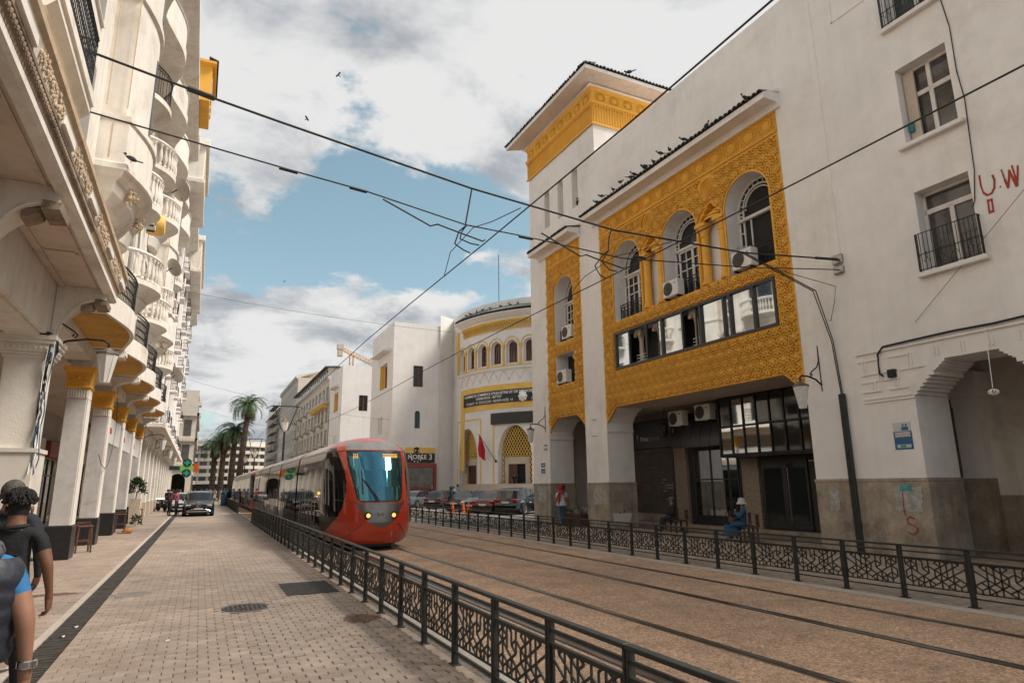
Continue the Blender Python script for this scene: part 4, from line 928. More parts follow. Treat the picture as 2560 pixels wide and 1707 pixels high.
for k in range(58):
    a = 264.5-k*1.28; 
    for sx in (-.40,.40): m.bar(CY(a+sx,16.5,.06), CY(a+sx,17.0,.06), .035, .10, (sin(radians(a)),cos(radians(a)),0))
    for q, (zz, dd_, ww_) in enumerate(((16.95,.10,.55),(17.05,.18,.75),(17.13,.26,.95))):
        p0, p1 = CY(a-ww_*.5,zz,dd_-.03), CY(a+ww_*.5,zz,dd_-.03); m.bar(p0, p1, .16, .10)
tag(m.build('stalactite_frieze', yellow2, CB), kind='stuff')
# upper windows
for k in range(-4, 5):
    a = 232.6+8.6*k; f = (lambda d: (lambda s, z: CY(a - s*180/(pi*RR), z, d)))
    o = arch(0, .62, 13.05, 14.75, 10); b = MB(); b.band(o, f(0), f(-.35)); b.build('window_reveal', white3, CB)
    i_ = arch(0, .42, 13.2, 14.80, 10); b = MB(); b.sheet(o, [i_], f(-.35)); b.build('window_surround', white3, CB); b = MB(); b.sheet(i_, [], f(-.42)); b.build('window_glass', glassd, CB)
    w_ = MB()
    for kk in range(len(i_)-1): w_.bar(f(-.38)(*i_[kk]), f(-.38)(*i_[kk+1]), .09, .06, (1,1,0))
    for s in (-.14,.14): w_.bar(f(-.38)(s,13.2), f(-.38)(s,15.1), .05, .05, (1,1,0))
    for z in (13.24, 13.55, 14.75): w_.bar(f(-.38)(-.42,z), f(-.38)(.42,z), .05, .06)
    w_.build('window_frame', wood2, CB)
    tr = MB(); o2 = arch(0, .80, 14.7, 14.85, 12)
    for kk in range(1, len(o2)-2): tr.bar(f(.03)(*o2[kk]), f(.03)(*o2[kk+1]), .10, .06, (1,1,0))
    tr.build('arch_trim', yellow2, CB)
    cl = MB(); c_ = CY(a+4.3, 0, .05); cl.lathe([(.16,12.95),(.16,13.1),(.11,13.15),(.10,14.45),(.12,14.5),(.22,14.78),(.22,14.9)], c_, 10); cl.build('colonnette', yellow2, CB, None, True)
cband(190,268,12.86,12.97,.06,.06,yellow2,'sill_line'); cband(190,271,12.55,12.72,.16,.2,white3,'string_course')
zg = MB(); zg2 = MB()
for k in range(13):
    a = 265-k*5.6
    pts = [(-.55,11.5),(-.5,11.75),(-.38,11.85),(-.36,12.05),(-.2,12.15),(-.08,12.35),(0,12.42),(.08,12.35),(.2,12.15),(.36,12.05),(.38,11.85),(.5,11.75),(.55,11.5)]
    zg.tube([CY(a-s*180/(pi*RR), z, .03) for s, z in pts], .035, 5)
tag(zg.build('lobed_moulding', white2, CB), kind='stuff')
cband(190,268,10.59,11.15,.04,.04,yellow2,'sign_surround'); cband(190,268,8.85,9.39,.04,.04,yellow2,'sign_surround'); cband(263.8,268,3.2,10.585,.045,.045,yellow2,'yellow_strip')
cband(270.5,273.5,12.95,17.3,.05,.20,yellow2,'corner_relief'); cband(270.3,271.2,13,16,.2,.12,yellow2,'corner_relief')
for c in AC:
    for s in (-2.25, 2.25): a = c-s*180/(pi*RR); cband(a-.35,a+.35,1.95,8.0,.03,.03,yellow2,'yellow_fillet')
    cband(c-2.25*180/(pi*RR), c+2.25*180/(pi*RR), 8.0,8.12,.03,.03,yellow2,'yellow_fillet') if c != 232 else None
black_board = mat('black_sign_board', (.018,.018,.02), .5, var=.1); grey_board = mat('dark_grey_board', (.045,.042,.038), .7, var=.15)
bd = thing('name_board', 'long curved black name board with white lettering on the rounded building', 'sign', (26,55,9))
def cboard(a0, a1, z0, z1, d, mt, nm, root):
    m = MB(); n = 40; rs = []
    for k in range(n+1): a = a0+(a1-a0)*k/n; rs.append([CY(a,z0,.05), CY(a,z0,d), CY(a,z1,d), CY(a,z1,.05)])
    m.rings(rs, True, True); return m.build(nm, mt, root)
cboard(264.0, 192, 9.39, 10.58, .13, black_board, 'board', bd)
def ctext(body, size, sx, z, d, mt, root, align='LEFT', bold=.0):
    o = text('lettering', body, size, mt, None, Matrix(), .004, align, bold); me = o.data
    for v in me.vertices: x, y, e = v.co; p = CY(sA(sx+x), z+y, d+e); v.co = WM[root.name].inverted() @ Vector(p)
    o.parent = root; return o
ctext("CHAMBRE DE COMMERCE D'INDUSTRIE ET DE SERVICES", .335, -6.45, 10.22, .14, signw, bd, bold=.006)
ctext("CASABLANCA - SETTAT", .31, -4.5, 9.89, .14, signw, bd, bold=.006)
ctext("COCEOT  ΛI  COCCIOCI  ΛEΛIΘ+OΣE  I:I", .33, -6.1, 9.50, .14, signw, bd, bold=.003)
ctext("غرفة التجارة والصناعة والخدمات", .40, 1.9, 10.20, .14, signw, bd, bold=.006); ctext("ΛIC CΘECCOT", .33, 1.8, 9.50, .14, signw, bd)
em = MB()
for q in range(8): a = q*pi/4; p = Vector((1.0+.30*cos(a), 9.86+.36*sin(a))); em.ball(CY(sA(p.x), p.y, .15), .16, 7, 4, (1,1,1))
em.ball(CY(sA(1.0), 9.86, .14), .34, 10, 6); em.build('crest', signw, bd)
bd2 = thing('blank_board', 'blank dark grey board over the middle lattice arch', 'sign board', (26,54,7.4))
cboard(243.5, 214, 7.38, 8.43, .25, grey_board, 'board', bd2)
fl = thing('flag', 'red flag hanging from a slanted pole between the arches', 'flag', CY(244, 4.2, .1))
p0, p1 = Vector(CY(241.3, 4.0, .05)), Vector(CY(247.0, 6.55, 1.1)); m = MB(); m.tube([p0, p1], .03, 6); m.build('flag_pole', blackiron, fl)
m = MB(); m.ball(p0, .12, 6, 4); m.build('pole_socket', blackiron, fl)
redf = mat('flag_red', (.48,.012,.015), .8, var=.15, vscale=4)
q0 = p0.lerp(p1, .72); q1 = p0.lerp(p1, .98)
m = MB(); m.grid(lambda u, v: tuple(q0.lerp(q1, 1-u) + Vector((.05*sin(v*7+u*5)+.25*v*u, .08*sin(u*9+v*3), -2.05*v*(1-.12*u)))), 10, 12); m.build('cloth', redf, fl, None, True)
# antenna mast and flat link wall
m = MB(); m.tube([CY(243,19.3,-1), CY(243,24.6,-1)], .035, 5); tag(m.build('antenna_mast', blackiron), 'thin antenna mast on the roof of the rounded building', 'antenna')
m = MB(); m.add([(21.4,62.1,0),(23.3,63.2,0),(23.3,63.2,19.35),(21.4,62.1,19.35)], [(0,1,2,3)]); m.box(23.25, 46, 61, 78, 0, 19.3); m.build('link_wall', white3, CB)
m = MB(); m.add([CY(a,19.35,.0) for a in range(190,283,4)]+[CY(a,19.35,-.3) for a in range(190,283,4)], [(k,k+1,24+k+1,24+k) for k in range(23)]); m.build('parapet_top', white3, CB)
m = MB(); m.lathe([(11.3,18.9),(.01,18.9)], (CC.x,CC.y,0), 24, cap=False); m.build('roof', white3, CB)
# ================================================================ shop block with the Noble 3 sign
def simple_window(root, X0, X1, Y, z0, z1, face='y', mt=wood2, arched=False, xw=None):
    """casement set in a wall facing -Y (face='y') at plane Y, or facing -X (face='x') at plane X0 between Y..X1"""
    if face == 'y': fn = lambda d: (lambda a, z: (a, Y+d, z)); a0, a1 = X0, X1
    else: fn = lambda d: (lambda a, z: (X0+d, a, z)); a0, a1 = Y, X1
    c = (a0+a1)/2; hw = abs(a1-a0)/2
    o = arch(c, hw, z0, z1-hw, 8) if arched else rect(c-hw, c+hw, z0, z1)
    m = MB(); m.sheet(o, [], fn(.16)); m.build('window_glass', glassd, root)
    f = MB(); n = len(o)
    for k in range(n): 
        f.bar(fn(.10)(*o[k]), fn(.10)(*o[(k+1)%n]), .12, .10, (1,1,0))
    f.bar(fn(.10)(c, z0), fn(.10)(c, z1), .09, .1, (1,1,0))
    f.build('window_frame', mt, root)
    s = MB(); p0, p1 = fn(-.06)(c-hw-.12, z0-.12), fn(.10)(c+hw+.12, z0-.02); s.box(min(p0[0],p1[0]),max(p0[0],p1[0]),min(p0[1],p1[1]),max(p0[1],p1[1]),z0-.12,z0-.02); s.build('window_sill', white3, root)
    return o
NB = thing('noble_block', 'plain white block with a black and gold shop sign below', 'building', (19,66,0))
holesN = [rect(18.6,19.63,11.63,13.81), arch(19.12,.28,7.45,8.95,8)]
m = MB(); m.sheet(rect(16.5,21.45,0,18.2), holesN, lambda x, z: (x, 62.24, z))
for h in holesN: m.band(h, lambda x, z: (x,62.24,z), lambda x, z: (x,62.5,z))
hs = [rect(64.6,67.6,11.75,14.4), rect(66.0,66.4,7.1,8.9), rect(66.7,67.1,7.1,8.9), rect(67.4,67.8,7.1,8.9)]
m.sheet(rect(62.24,71.4,0,18.2), hs, lambda y, z: (16.5, y, z))
for h in hs: m.band(h, lambda y, z: (16.5,y,z), lambda y, z: (17.0,y,z))
m.add([(16.5,62.24,18.2),(21.45,62.24,18.2),(21.45,71.4,18.2),(16.5,71.4,18.2)], [(0,1,2,3)]); m.add([(16.5,71.4,0),(21.45,71.4,0),(21.45,71.4,18.2),(16.5,71.4,18.2)], [(0,1,2,3)]); m.build('wall', white3, NB)
m = MB(); m.box(17.0, 21.4, 62.9, 71.2, 0, 17.5); m.build('inner_block', white3, NB)
m = MB(); m.box(16.98, 17.0, 66.7, 67.6, 11.75, 14.4); m.box(16.52, 16.98, 67.55, 67.62, 11.75, 14.4); m.build('yellow_reveal', yellow2, NB)
simple_window(NB, 18.6, 19.63, 62.28, 11.63, 13.81); simple_window(NB, 18.84, 19.40, 62.28, 7.45, 9.23, mt=mat('teal_frame', (.04,.13,.13), .5), arched=True); simple_window(NB, 16.75, 66.4, 64.8, 11.85, 14.2, 'x')
m = MB(); m.prism([(0,15.35),(.0,15.7),(.9,15.45),(.9,15.33)], lambda a, z: (16.5-a, 63.2, z), lambda a, z: (16.5-a, 68.6, z)); m.build('window_hood', white3, NB)
ns_ = thing('shop_sign', 'black and gold shop sign lettered NOBLE 3', 'sign', (20,62,4))
m = MB(); m.box(18.0, 20.95, 62.0, 62.2, 4.1, 5.0); m.build('board', black_board, ns_); m = MB(); m.box(18.0, 20.95, 62.02, 62.2, 5.0, 5.55); m.build('gold_strip', yellow2, ns_)
MY = lambda p: street_text(p, (1,0,0), (0,0,1), (0,-1,0))
text('lettering', 'NOBLE', .62, signw, ns_, MY((18.15, 61.99, 4.42)), .006, 'LEFT', .008); text('lettering', '3', .78, signw, ns_, MY((20.3, 61.99, 4.38)), .006, 'LEFT', .008)
em = MB()
for q in range(12): a = 2*pi*q/12+.2; em.ball((19.05+.62*cos(a), 61.97, 4.72+.55*sin(a)), .08, 6, 3)
em.build('wreath', signw, ns_)
em = MB(); em.lathe([(0,0),(.30,.0),(.30,.04),(0,.04)], (0,0,0), 14, 'y'); em.xform(Matrix.Translation((19.05,61.97,5.30))); em.build('crest', black_board, ns_)
sf = thing('red_shop_front', 'red framed shop front under the black and gold sign', 'shop front', (20,62,0))
redfr = mat('red_frame', (.30,.045,.035), .5, var=.1); 
m = MB(); m.box(17.8, 21.15, 62.0, 62.22, 3.65, 4.02); m.box(20.85, 21.15, 61.98, 62.22, 0, 3.64); m.box(17.8, 20.84, 62.0, 62.22, 1.5, 1.66); m.build('frame', redfr, sf); m = MB(); m.box(17.8, 20.84, 62.12, 62.2, 0, 3.64); m.build('glass', mat('dusty_glass', (.16,.14,.12), .15, var=.4, vscale=1.5), sf)
# second white block
WB = thing('white_block', 'windowed plain white block behind the tram', 'building', (19,92,0))
hs = [rect(91.4,94.6,12.2,14.9), rect(92.0,92.5,6.8,8.7), rect(93.2,93.7,6.8,8.7)]
m = MB(); m.sheet(rect(16.5,30,0,18.3), [rect(18.86,20.09,12.05,14.24)], lambda x, z: (x, 88.9, z)); m.band(rect(18.86,20.09,12.05,14.24), lambda x, z: (x,88.9,z), lambda x, z: (x,89.2,z))
m.sheet(rect(88.9,98,0,18.3), hs, lambda y, z: (16.5,y,z)); 
for h in hs: m.band(h, lambda y, z: (16.5,y,z), lambda y, z: (17.1,y,z))
m.add([(16.5,88.9,18.3),(30,88.9,18.3),(30,98,18.3),(16.5,98,18.3)], [(0,1,2,3)]); m.build('wall', white3, WB); m = MB(); m.box(17.1, 29.8, 89.6, 98, 0, 17.9); m.build('inner_block', white3, WB)
m = MB(); m.box(17.07,17.1,93.5,94.6,12.2,14.9); m.box(16.55,17.08,94.5,94.59,12.2,14.9); m.build('yellow_reveal', yellow2, WB)
simple_window(WB, 18.86, 20.09, 88.95, 12.05, 14.24); simple_window(WB, 16.8, 93.2, 91.7, 12.3, 14.7, 'x')
m = MB(); m.prism([(0,15.6),(0,15.9),(.8,15.7),(.8,15.58)], lambda a, z: (16.5-a, 91, z), lambda a, z: (16.5-a, 95.2, z)); m.build('window_hood', white3, WB)
# hotel with balconies
def balcony_facade(root, X, y0, y1, z0, fl_h, nfl, bays, wallmt, wind, s=-1, balc=True, depth=12, top=None, bal_mt=None, ww=.55, trim=None):
    """street face at x = X, s = direction out to the street; built window by window"""
    H = top or z0+fl_h*nfl+.8
    m = MB(); bw = (y1-y0)/bays; hs = []
    for i in range(bays):
        for k in range(nfl):
            c = y0+(i+.5)*bw; hs.append(rect(c-bw*ww/2, c+bw*ww/2, z0+k*fl_h+.5, z0+k*fl_h+fl_h*.82))
    m.sheet(rect(y0,y1,0,H), hs, lambda y, z: (X,y,z))
    for h in hs: m.band(h, lambda y, z: (X,y,z), lambda y, z: (X-s*.3,y,z))
    xb = X-s*depth; m.add([(X,y0,0),(xb,y0,0),(xb,y0,H),(X,y0,H)], [(0,1,2,3)]); m.add([(X,y0,H),(xb,y0,H),(xb,y1,H),(X,y1,H)], [(0,1,2,3)]); m.add([(X,y1,0),(xb,y1,0),(xb,y1,H),(X,y1,H)], [(0,1,2,3)])
    m.build('wall', wallmt, root)
    wb = MB(); wb.box(1, 1.06, -bw*ww/2, bw*ww/2, .5, fl_h*.82) if False else None
    g = MB(); hw = bw*ww/2; g.add([(0,-hw,.5),(0,hw,.5),(0,hw,fl_h*.82),(0,-hw,fl_h*.82)], [(0,1,2,3)]); gm = meshof(g, 'window', wind)
    f = MB(); f.bar((0,0,.5),(0,0,fl_h*.82),.09,.06,(1,0,0)); f.bar((0,-hw,1.9),(0,hw,1.9),.08,.06); f.bar((0,-hw+.04,.5),(0,-hw+.04,fl_h*.82),.08,.06,(1,0,0)); f.bar((0,hw-.04,.5),(0,hw-.04,fl_h*.82),.08,.06,(1,0,0)); fm = meshof(f, 'window_frame', winwhite)
    if balc:
        b = MB(); b.bbox(s*.0, s*.85, -hw-.35, hw+.35, .15, .32, .05)
        for q in range(9): yy = -hw-.3+q*(2*hw+.6)/8; b.lathe([(.05,.32),(.075,.5),(.04,.75),(.05,.95)], (s*.78, yy, 0), 6)
        b.box(min(s*.70,s*.86), max(s*.70,s*.86), -hw-.36, hw+.36, .95, 1.05); b.prism([(0,-.25),(.0,.15),(.55,.15)], lambda a, z: (s*a, -hw*.6, z), lambda a, z: (s*a, -hw*.6+.18, z)); b.prism([(0,-.25),(.0,.15),(.55,.15)], lambda a, z: (s*a, hw*.6-.18, z), lambda a, z: (s*a, hw*.6, z)); bm_ = meshof(b, 'balcony', bal_mt or wallmt)
    for i in range(bays):
        for k in range(nfl):
            c = y0+(i+.5)*bw; zz = z0+k*fl_h
            w_ = place(gm, 'window', root, (X-s*.28, c, zz)); o = bpy.data.objects.new('window_frame', fm); COL.objects.link(o); o.parent = w_; o.location = (s*.06,0,0)
            if balc and (i+k) % 2 == 0 or balc == 'all': place(bm_, 'balcony', root, (X, c, zz))
    t_ = MB(); t_.prism([(0,H-.5),(.35,H-.15),(.45,H-.12),(.45,H+.03),(0,H+.03)], lambda a, z: (X+s*a, y0-.02, z), lambda a, z: (X+s*a, y1+.02, z)); t_.build('cornice', trim or wallmt, root)
    return root
farbeige = mat('far_beige_stone', (.66,.595,.51), .85, var=.1, vscale=.6, streak=.12, dirt=(.30,.26,.21), damt=.4)
HT = thing('balconied_hotel', 'cream six-storey block with rows of small balconies and mansard dormers', 'building', (19,118,0))
balcony_facade(HT, 16.5, 99, 138, 1.0, 3.3, 5, 11, farbeige, glassd, -1, True, top=18.2)
for k in range(4): 
    y0 = 99.5+k*9.7; m = MB(); m.box(16.3, 20, y0, y0+8.2, 18.2, 19.7); m.build('attic_storey', farbeige, HT); m = MB(); m.prism([(15.7,19.7),(15.7,19.85),(17.5,20.0),(20.3,19.7)], lambda a, z: (a, y0-.5, z), lambda a, z: (a, y0+8.7, z)); m.build('attic_roof', tile_dark, HT)
    for q in range(4): m = MB(); m.box(16.26, 16.3, y0+.6+q*1.95, y0+1.7+q*1.95, 18.5, 19.5); m.build('attic_window', glassd, HT)
m = MB(); m.box(15.6, 16.5, 99, 112, 14.2, 14.5); m.build('long_balcony', farbeige, HT)
for k in range(9): y = 99.3+k*1.5; m = MB(); m.box(15.6, 16.4, y, y+.5, 13.6, 14.2); m.build('balcony_console', yellow2, HT)
# office with scaffolding, and blocks beyond
OF = thing('scaffolded_office', 'beige office block with tall slit windows and scaffolding at its corner', 'building', (20,158,0))
balcony_facade(OF, 16.8, 140, 172, .6, 4.6, 5, 14, farbeige, glassd, -1, False, top=24.5, ww=.35)
m = MB(); m.prism([(16.8,24.5),(16.4,24.5),(16.4,25.0),(22,26.5)], lambda a, z: (a, 141, z), lambda a, z: (a, 171, z)); m.build('sloped_roof', farbeige, OF)
sc_ = MB(); 
for y in [172+2.2*k for k in range(7)]:
    for x in (15.2, 16.4): sc_.bar((x,y,0), (x,y,23), .07, .07, (1,0,0))
for z in [2.2*k for k in range(1,11)]:
    for x in (15.2, 16.4): sc_.bar((x,172,z), (x,185.2,z), .07, .07)
    sc_.box(15.2, 16.4, 172, 185.2, z-.06, z-.01)
tag(sc_.build('scaffolding', mat('scaffold_grey', (.16,.14,.12), .8, var=.3), OF), kind='stuff')
FB = thing('far_terrace', 'pale far block behind the scaffolding, beyond the palms', 'building', (22,195,0)); balcony_facade(FB, 17.2, 173, 215, 1, 3.3, 6, 12, farbeige, glassd, -1, False, top=22)
EB = thing('end_block', 'curved cream apartment block with banded balconies closing the street', 'building', (2,300,0))
m = MB()
ecx, ecy, er = 10, 318, 20
for k in range(5):
    z0 = 3.6+k*3.1; m = MB(); m.lathe([(er+.0,z0),(er+1.1,z0),(er+1.1,z0+1.35),(er,z0+1.35)], (ecx,ecy,0), 40, a0=pi*.95, a1=pi*2.05, cap=False); m.build('balcony_band', farbeige, EB)
    m = MB(); m.lathe([(er-.3,z0+1.35),(er-.3,z0+3.2)], (ecx,ecy,0), 40, a0=pi*.95, a1=pi*2.05, cap=False); m.build('window_strip', glassd, EB)
    for q in range(16): a = pi*(.97+q*.067); m = MB(); m.box(-.5,.5,-.12,.12,z0+1.3,z0+3.2); m.xform(Matrix.Translation((ecx+(er-.2)*cos(a), ecy+(er-.2)*sin(a), 0)) @ Matrix.Rotation(a+pi/2,4,'Z')); m.build('window_pier', farbeige, EB)
m = MB(); m.lathe([(er+1.3,19.0),(er+1.3,19.6),(er-1,20),(er-1,21.5),(0.1,21.5)], (ecx,ecy,0), 40, a0=pi*.95, a1=pi*2.05, cap=False); m.build('roof', farbeige, EB)
m = MB(); m.lathe([(er-.5,0),(er-.5,4)], (ecx,ecy,0), 40, a0=pi*.95, a1=pi*2.05, cap=False); m.build('shop_storey', darkin, EB)
# tower crane
CRN = thing('tower_crane', 'yellow tower crane over the white blocks', 'crane', (35.6,180,0)); craney = mat('crane_yellow', (.62,.34,.09), .6, var=.15)
m = MB(); a_ = Vector((32.2,180,39.8)); b_ = Vector((35.6,180,38.2)); c_ = Vector((43.5,180,34.9))
def truss(p, q, w, h, n):
    for s in (-1, 1): m.bar(p+Vector((0,s*w,0)), q+Vector((0,s*w,0)), .14, .14)
    m.bar(p+Vector((.2,0,h)), q+Vector((.1,0,h)), .14, .14)
    for k in range(n):
        u, v = p.lerp(q,k/n), p.lerp(q,(k+1)/n)
        for s in (-1,1): m.bar(u+Vector((0,s*w,0)), u.lerp(v,.5)+Vector((.1,0,h)), .09, .09); m.bar(u.lerp(v,.5)+Vector((.1,0,h)), v+Vector((0,s*w,0)), .09, .09)
truss(a_, b_, .6, .9, 4); m.build('counter_jib', craney, CRN); m = MB(); truss(b_, c_, .6, 1.1, 9); m.build('jib', craney, CRN)
m = MB()
for sx in (-.5,.5):
    for sy in (-.5,.5): m.bar((35.6+sx,180+sy,0), (35.6+sx,180+sy,38.2), .16, .16, (1,0,0))
for k in range(24):
    z = k*1.6
    m.bar((35.1,179.5,z), (36.1,179.5,z+1.6), .09, .09, (0,1,0)); m.bar((35.1,180.5,z+1.6), (35.1,179.5,z), .09, .09)
m.build('mast', craney, CRN); m = MB(); m.box(31.5, 33.2, 179.3, 180.7, 39.6, 41); m.bbox(31.7, 33.1, 179.4, 180.6, 37.6, 39.6, .1); m.build('counterweight', beige_stone, CRN)

# ================================================================ left-hand frontage
def prismY(m, prof, y0, y1): m.prism(prof, lambda x, z: (x, y0, z), lambda x, z: (x, y1, z)); return m
BAL = MB(); BAL.lathe([(.055,0),(.055,.05),(.03,.09),(.075,.28),(.06,.42),(.03,.62),(.03,.70),(.055,.74),(.055,.80)], (0,0,0), 8); BALM = meshof(BAL, 'baluster', white2, True)
def bow_outline(yc, hw, x0, xb, n=16):         # plan of a bow from the wall line x0 out to xb
    return [(x0 + (xb-x0)*min(1, 1.0*sin(pi*(k/n))**.55), yc-hw+2*hw*k/n) for k in range(n+1)]
def plan_slab(root, plan, x0, z0, z1, mt, nm, inset=0.0):
    m = MB(); pl = [(x0, plan[0][1])] + list(plan) + [(x0, plan[-1][1])]
    m.prism([(p[0]-(inset if i not in (0, len(pl)-1) else 0), p[1]) for i, p in enumerate(pl)], lambda x, y: (x,y,z0), lambda x, y: (x,y,z1)); return m.build(nm, mt, root, FL)
def iron_plan(root, plan, z0, z1, mt=None, fine=True):
    m = MB(); pts = [Vector((p[0], p[1], 0)) for p in plan]
    for z in (z0+.05, z1, z1-.10): m.tube([(p.x,p.y,z) for p in pts], .016 if z != z1 else .024, 5)
    L = 0
    for a, b in zip(pts, pts[1:]):
        n = max(1, int((b-a).length/.10))
        for k in range(n):
            p = a.lerp(b, k/n); m.bar((p.x,p.y,z0), (p.x,p.y,z1), .014, .014, (1,0,0))
            if fine:
                q = a.lerp(b, min(1,(k+1)/n)); 
                for f in (.2,.45,.7): zz = z0+(z1-z0)*f; m.bar((p.x,p.y,zz), (q.x,q.y,zz+.08), .012, .012); m.bar((p.x,p.y,zz+.08), (q.x,q.y,zz), .012, .012)
    return m.build('iron_railing', mt or blackiron, root, FL)
# ---- near arcade house
LA = thing('near_arcade_house', 'cream arcaded house with a heavy weathered cornice at the left edge', 'building', (-3.2,10,0))
m = MB(); m.box(-9, -2.70, -3, 16.0, 6.5, 24.5); m.build('wall', white2, LA, FL)
m = MB(); m.box(-3.72, -2.95, -3, 16.35, 4.86, 5.97); m.box(-3.6, -3.05, -3, 15.4, 4.80, 4.86); m.build('arcade_beam', white2, LA, FL)
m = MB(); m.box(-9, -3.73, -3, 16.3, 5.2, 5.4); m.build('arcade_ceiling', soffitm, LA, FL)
for yc in (15.85, 10.55, 5.25):
    m = MB(); arcp = [(-2.94,4.55)]+[(-2.94+.80*(1-cos(pi/2*k/8)), 4.72+.98*sin(pi/2*k/8)) for k in range(9)]+[(-2.06,5.70),(-2.06,5.96),(-2.94,5.96)]
    prismY(m, arcp, yc-.30, yc+.30); m.build('slab_bracket', white2, LA, FL)
    m = MB(); prismY(m, [(-2.26,5.60),(-2.04,5.62),(-2.02,5.72),(-2.24,5.74)], yc-.33, yc+.33); prismY(m, [(-2.5,5.48),(-2.30,5.58),(-2.28,5.66),(-2.5,5.6)], yc-.2, yc+.2); m.build('bracket_carving', grime, LA, FL)
    for rr in (.05,.11): m = MB(); m.tube([(-2.94+(.80-rr)*(1-cos(pi/2*k/8))+rr, yc-.305, 4.72+rr*.2+(.98+rr*.3)*sin(pi/2*k/8)) for k in range(9)], .014, 5); m.build('bracket_moulding', white2, LA, FL)
m = MB(); m.bbox(-3.62, -2.95, 15.45, 16.25, 2.5, 4.40, .02); m.build('pier', white2, LA, FL)
m = MB(); m.bbox(-3.74, -2.86, 15.36, 16.33, 0, 2.52, .015); m.box(-3.77, -2.83, 15.33, 16.36, 2.52, 2.60); m.build('pier_casing', mat('painted_casing', (.68,.63,.56), .6, var=.06, vscale=1, dirt=(.3,.22,.15), damt=.3, dscale=1.2), LA, FL)
m = MB()
for k, (o, z0, z1) in enumerate(((.03,4.38,4.44),(.07,4.44,4.50),(.11,4.50,4.66),(.16,4.66,4.74),(.19,4.74,4.84))): m.bbox(-3.62-o, -2.95+o, 15.45-o, 16.25+o, z0, z1, .01)
m.build('pier_capital', white2, LA, FL)
m = MB()
for k in range(8): m.ball((-3.56+k*.09, 15.33, 4.58), .035, 6, 4); m.ball((-2.83, 15.5+k*.1, 4.58), .035, 6, 4)
tag(m.build('egg_moulding', white2, LA, FL), kind='stuff')
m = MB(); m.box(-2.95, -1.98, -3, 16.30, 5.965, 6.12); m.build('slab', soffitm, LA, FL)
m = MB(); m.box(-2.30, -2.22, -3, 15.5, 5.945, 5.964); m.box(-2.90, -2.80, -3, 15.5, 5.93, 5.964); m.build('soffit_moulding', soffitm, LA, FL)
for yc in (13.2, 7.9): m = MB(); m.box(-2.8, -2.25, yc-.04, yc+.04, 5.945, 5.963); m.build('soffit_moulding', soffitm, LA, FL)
m = MB(); prismY(m, [(-2.12,5.86),(-1.99,5.86),(-1.95,5.90),(-1.95,6.0),(-2.05,6.0)], -3, 16.32); m.build('white_fillet', white2, LA, FL)
m = MB(); prismY(m, [(-2.05,6.00),(-1.945,6.00),(-1.935,6.05),(-1.91,6.07),(-1.905,6.12),(-1.88,6.14),(-1.875,6.185),(-2.05,6.19)], -3, 12.2); m.build('dark_cornice', grime, LA, FL)
m = MB(); prismY(m, [(-2.05,6.00),(-1.945,6.00),(-1.935,6.05),(-1.915,6.07),(-1.91,6.12),(-1.885,6.14),(-1.88,6.185),(-2.05,6.19)], 12.2, 16.32); m.build('dark_cornice', ochre, LA, FL)
m = MB(); y = 4.5
while y < 16.2: m.ball((-1.905, y, 6.095), .034, 5, 4, (.8,.9,1.1)); y += .085
tag(m.build('egg_moulding', grime, LA, FL), kind='stuff')
m = MB(); prismY(m, [(-2.65,6.185),(-1.88,6.185),(-1.83,6.37),(-2.65,6.38)], -3, 16.30); m.build('frieze', white2, LA, FL)
rnd = random.Random(4)
y = 5.0; k = 0
while y < 16.0:
    m = MB(); L_ = 1.35
    if k % 2 == 0:
        for q in range(120):
            u = rnd.random(); yy = y+.1+u*L_; zz = max(6.21,min(6.35,6.28+rnd.gauss(0,.045))); m.ball((-1.88+(zz-6.185)*.27, yy, zz), rnd.uniform(.014,.034), 6, 4, (.8,1,1))
        tag(m.build('floral_relief', ochre, LA, FL), kind='stuff')
    else: m.bbox(-1.90, -1.835, y+.15, y+L_-.45, 6.20, 6.35, .012); m.build('frieze_die', white2, LA, FL)
    y += L_ if k % 2 == 0 else .95; k += 1
m = MB(); prismY(m, [(-2.6,6.37),(-1.83,6.37),(-1.81,6.40),(-1.78,6.42),(-1.77,6.49),(-2.6,6.60)], -3, 16.31); m.build('top_cornice', ochre, LA, FL)
# its balcony
m = MB(); prismY(m, [(-2.72,7.42),(-2.12,7.50),(-2.02,7.62),(-2.02,7.72),(-1.98,7.74),(-1.98,7.90),(-2.72,7.90)], 8.4, 11.1); m.build('balcony_slab', white2, LA, FL)
for yb in (8.75, 10.55): m = MB(); prismY(m, [(-2.72,6.95),(-2.5,6.98),(-2.2,7.2),(-2.15,7.45),(-2.72,7.45)], yb-.14, yb+.14); m.build('balcony_console', white2, LA, FL)
iron_plan(LA, [(-2.70,8.45),(-2.04,8.45),(-2.04,11.05),(-2.70,11.05)], 7.9, 8.9)
m = MB(); 
for s in (0, 1): m.tube([(-2.05-.18-s*.33+(.13-.011*k)*cos(k*.75), 8.44, 8.02+(.13-.011*k)*sin(k*.75)) for k in range(11)], .014, 5)
m.build('iron_scroll', blackiron, LA, FL)
for zf in (8.1, 11.6, 15.1, 18.6):
    for yc in (9.75, 14.0):
        m = MB(); m.box(-2.70, -2.64, yc-.75, yc+.75, zf, zf+2.5); m.build('window_surround', white2, LA, FL); m = MB(); m.box(-2.71, -2.635, yc-.55, yc+.55, zf+.05, zf+2.35); m.build('window_shutter', mat('grey_shutter', (.30,.28,.25), .7) if 'grey_shutter' not in MAT else MAT['grey_shutter'], LA, FL)
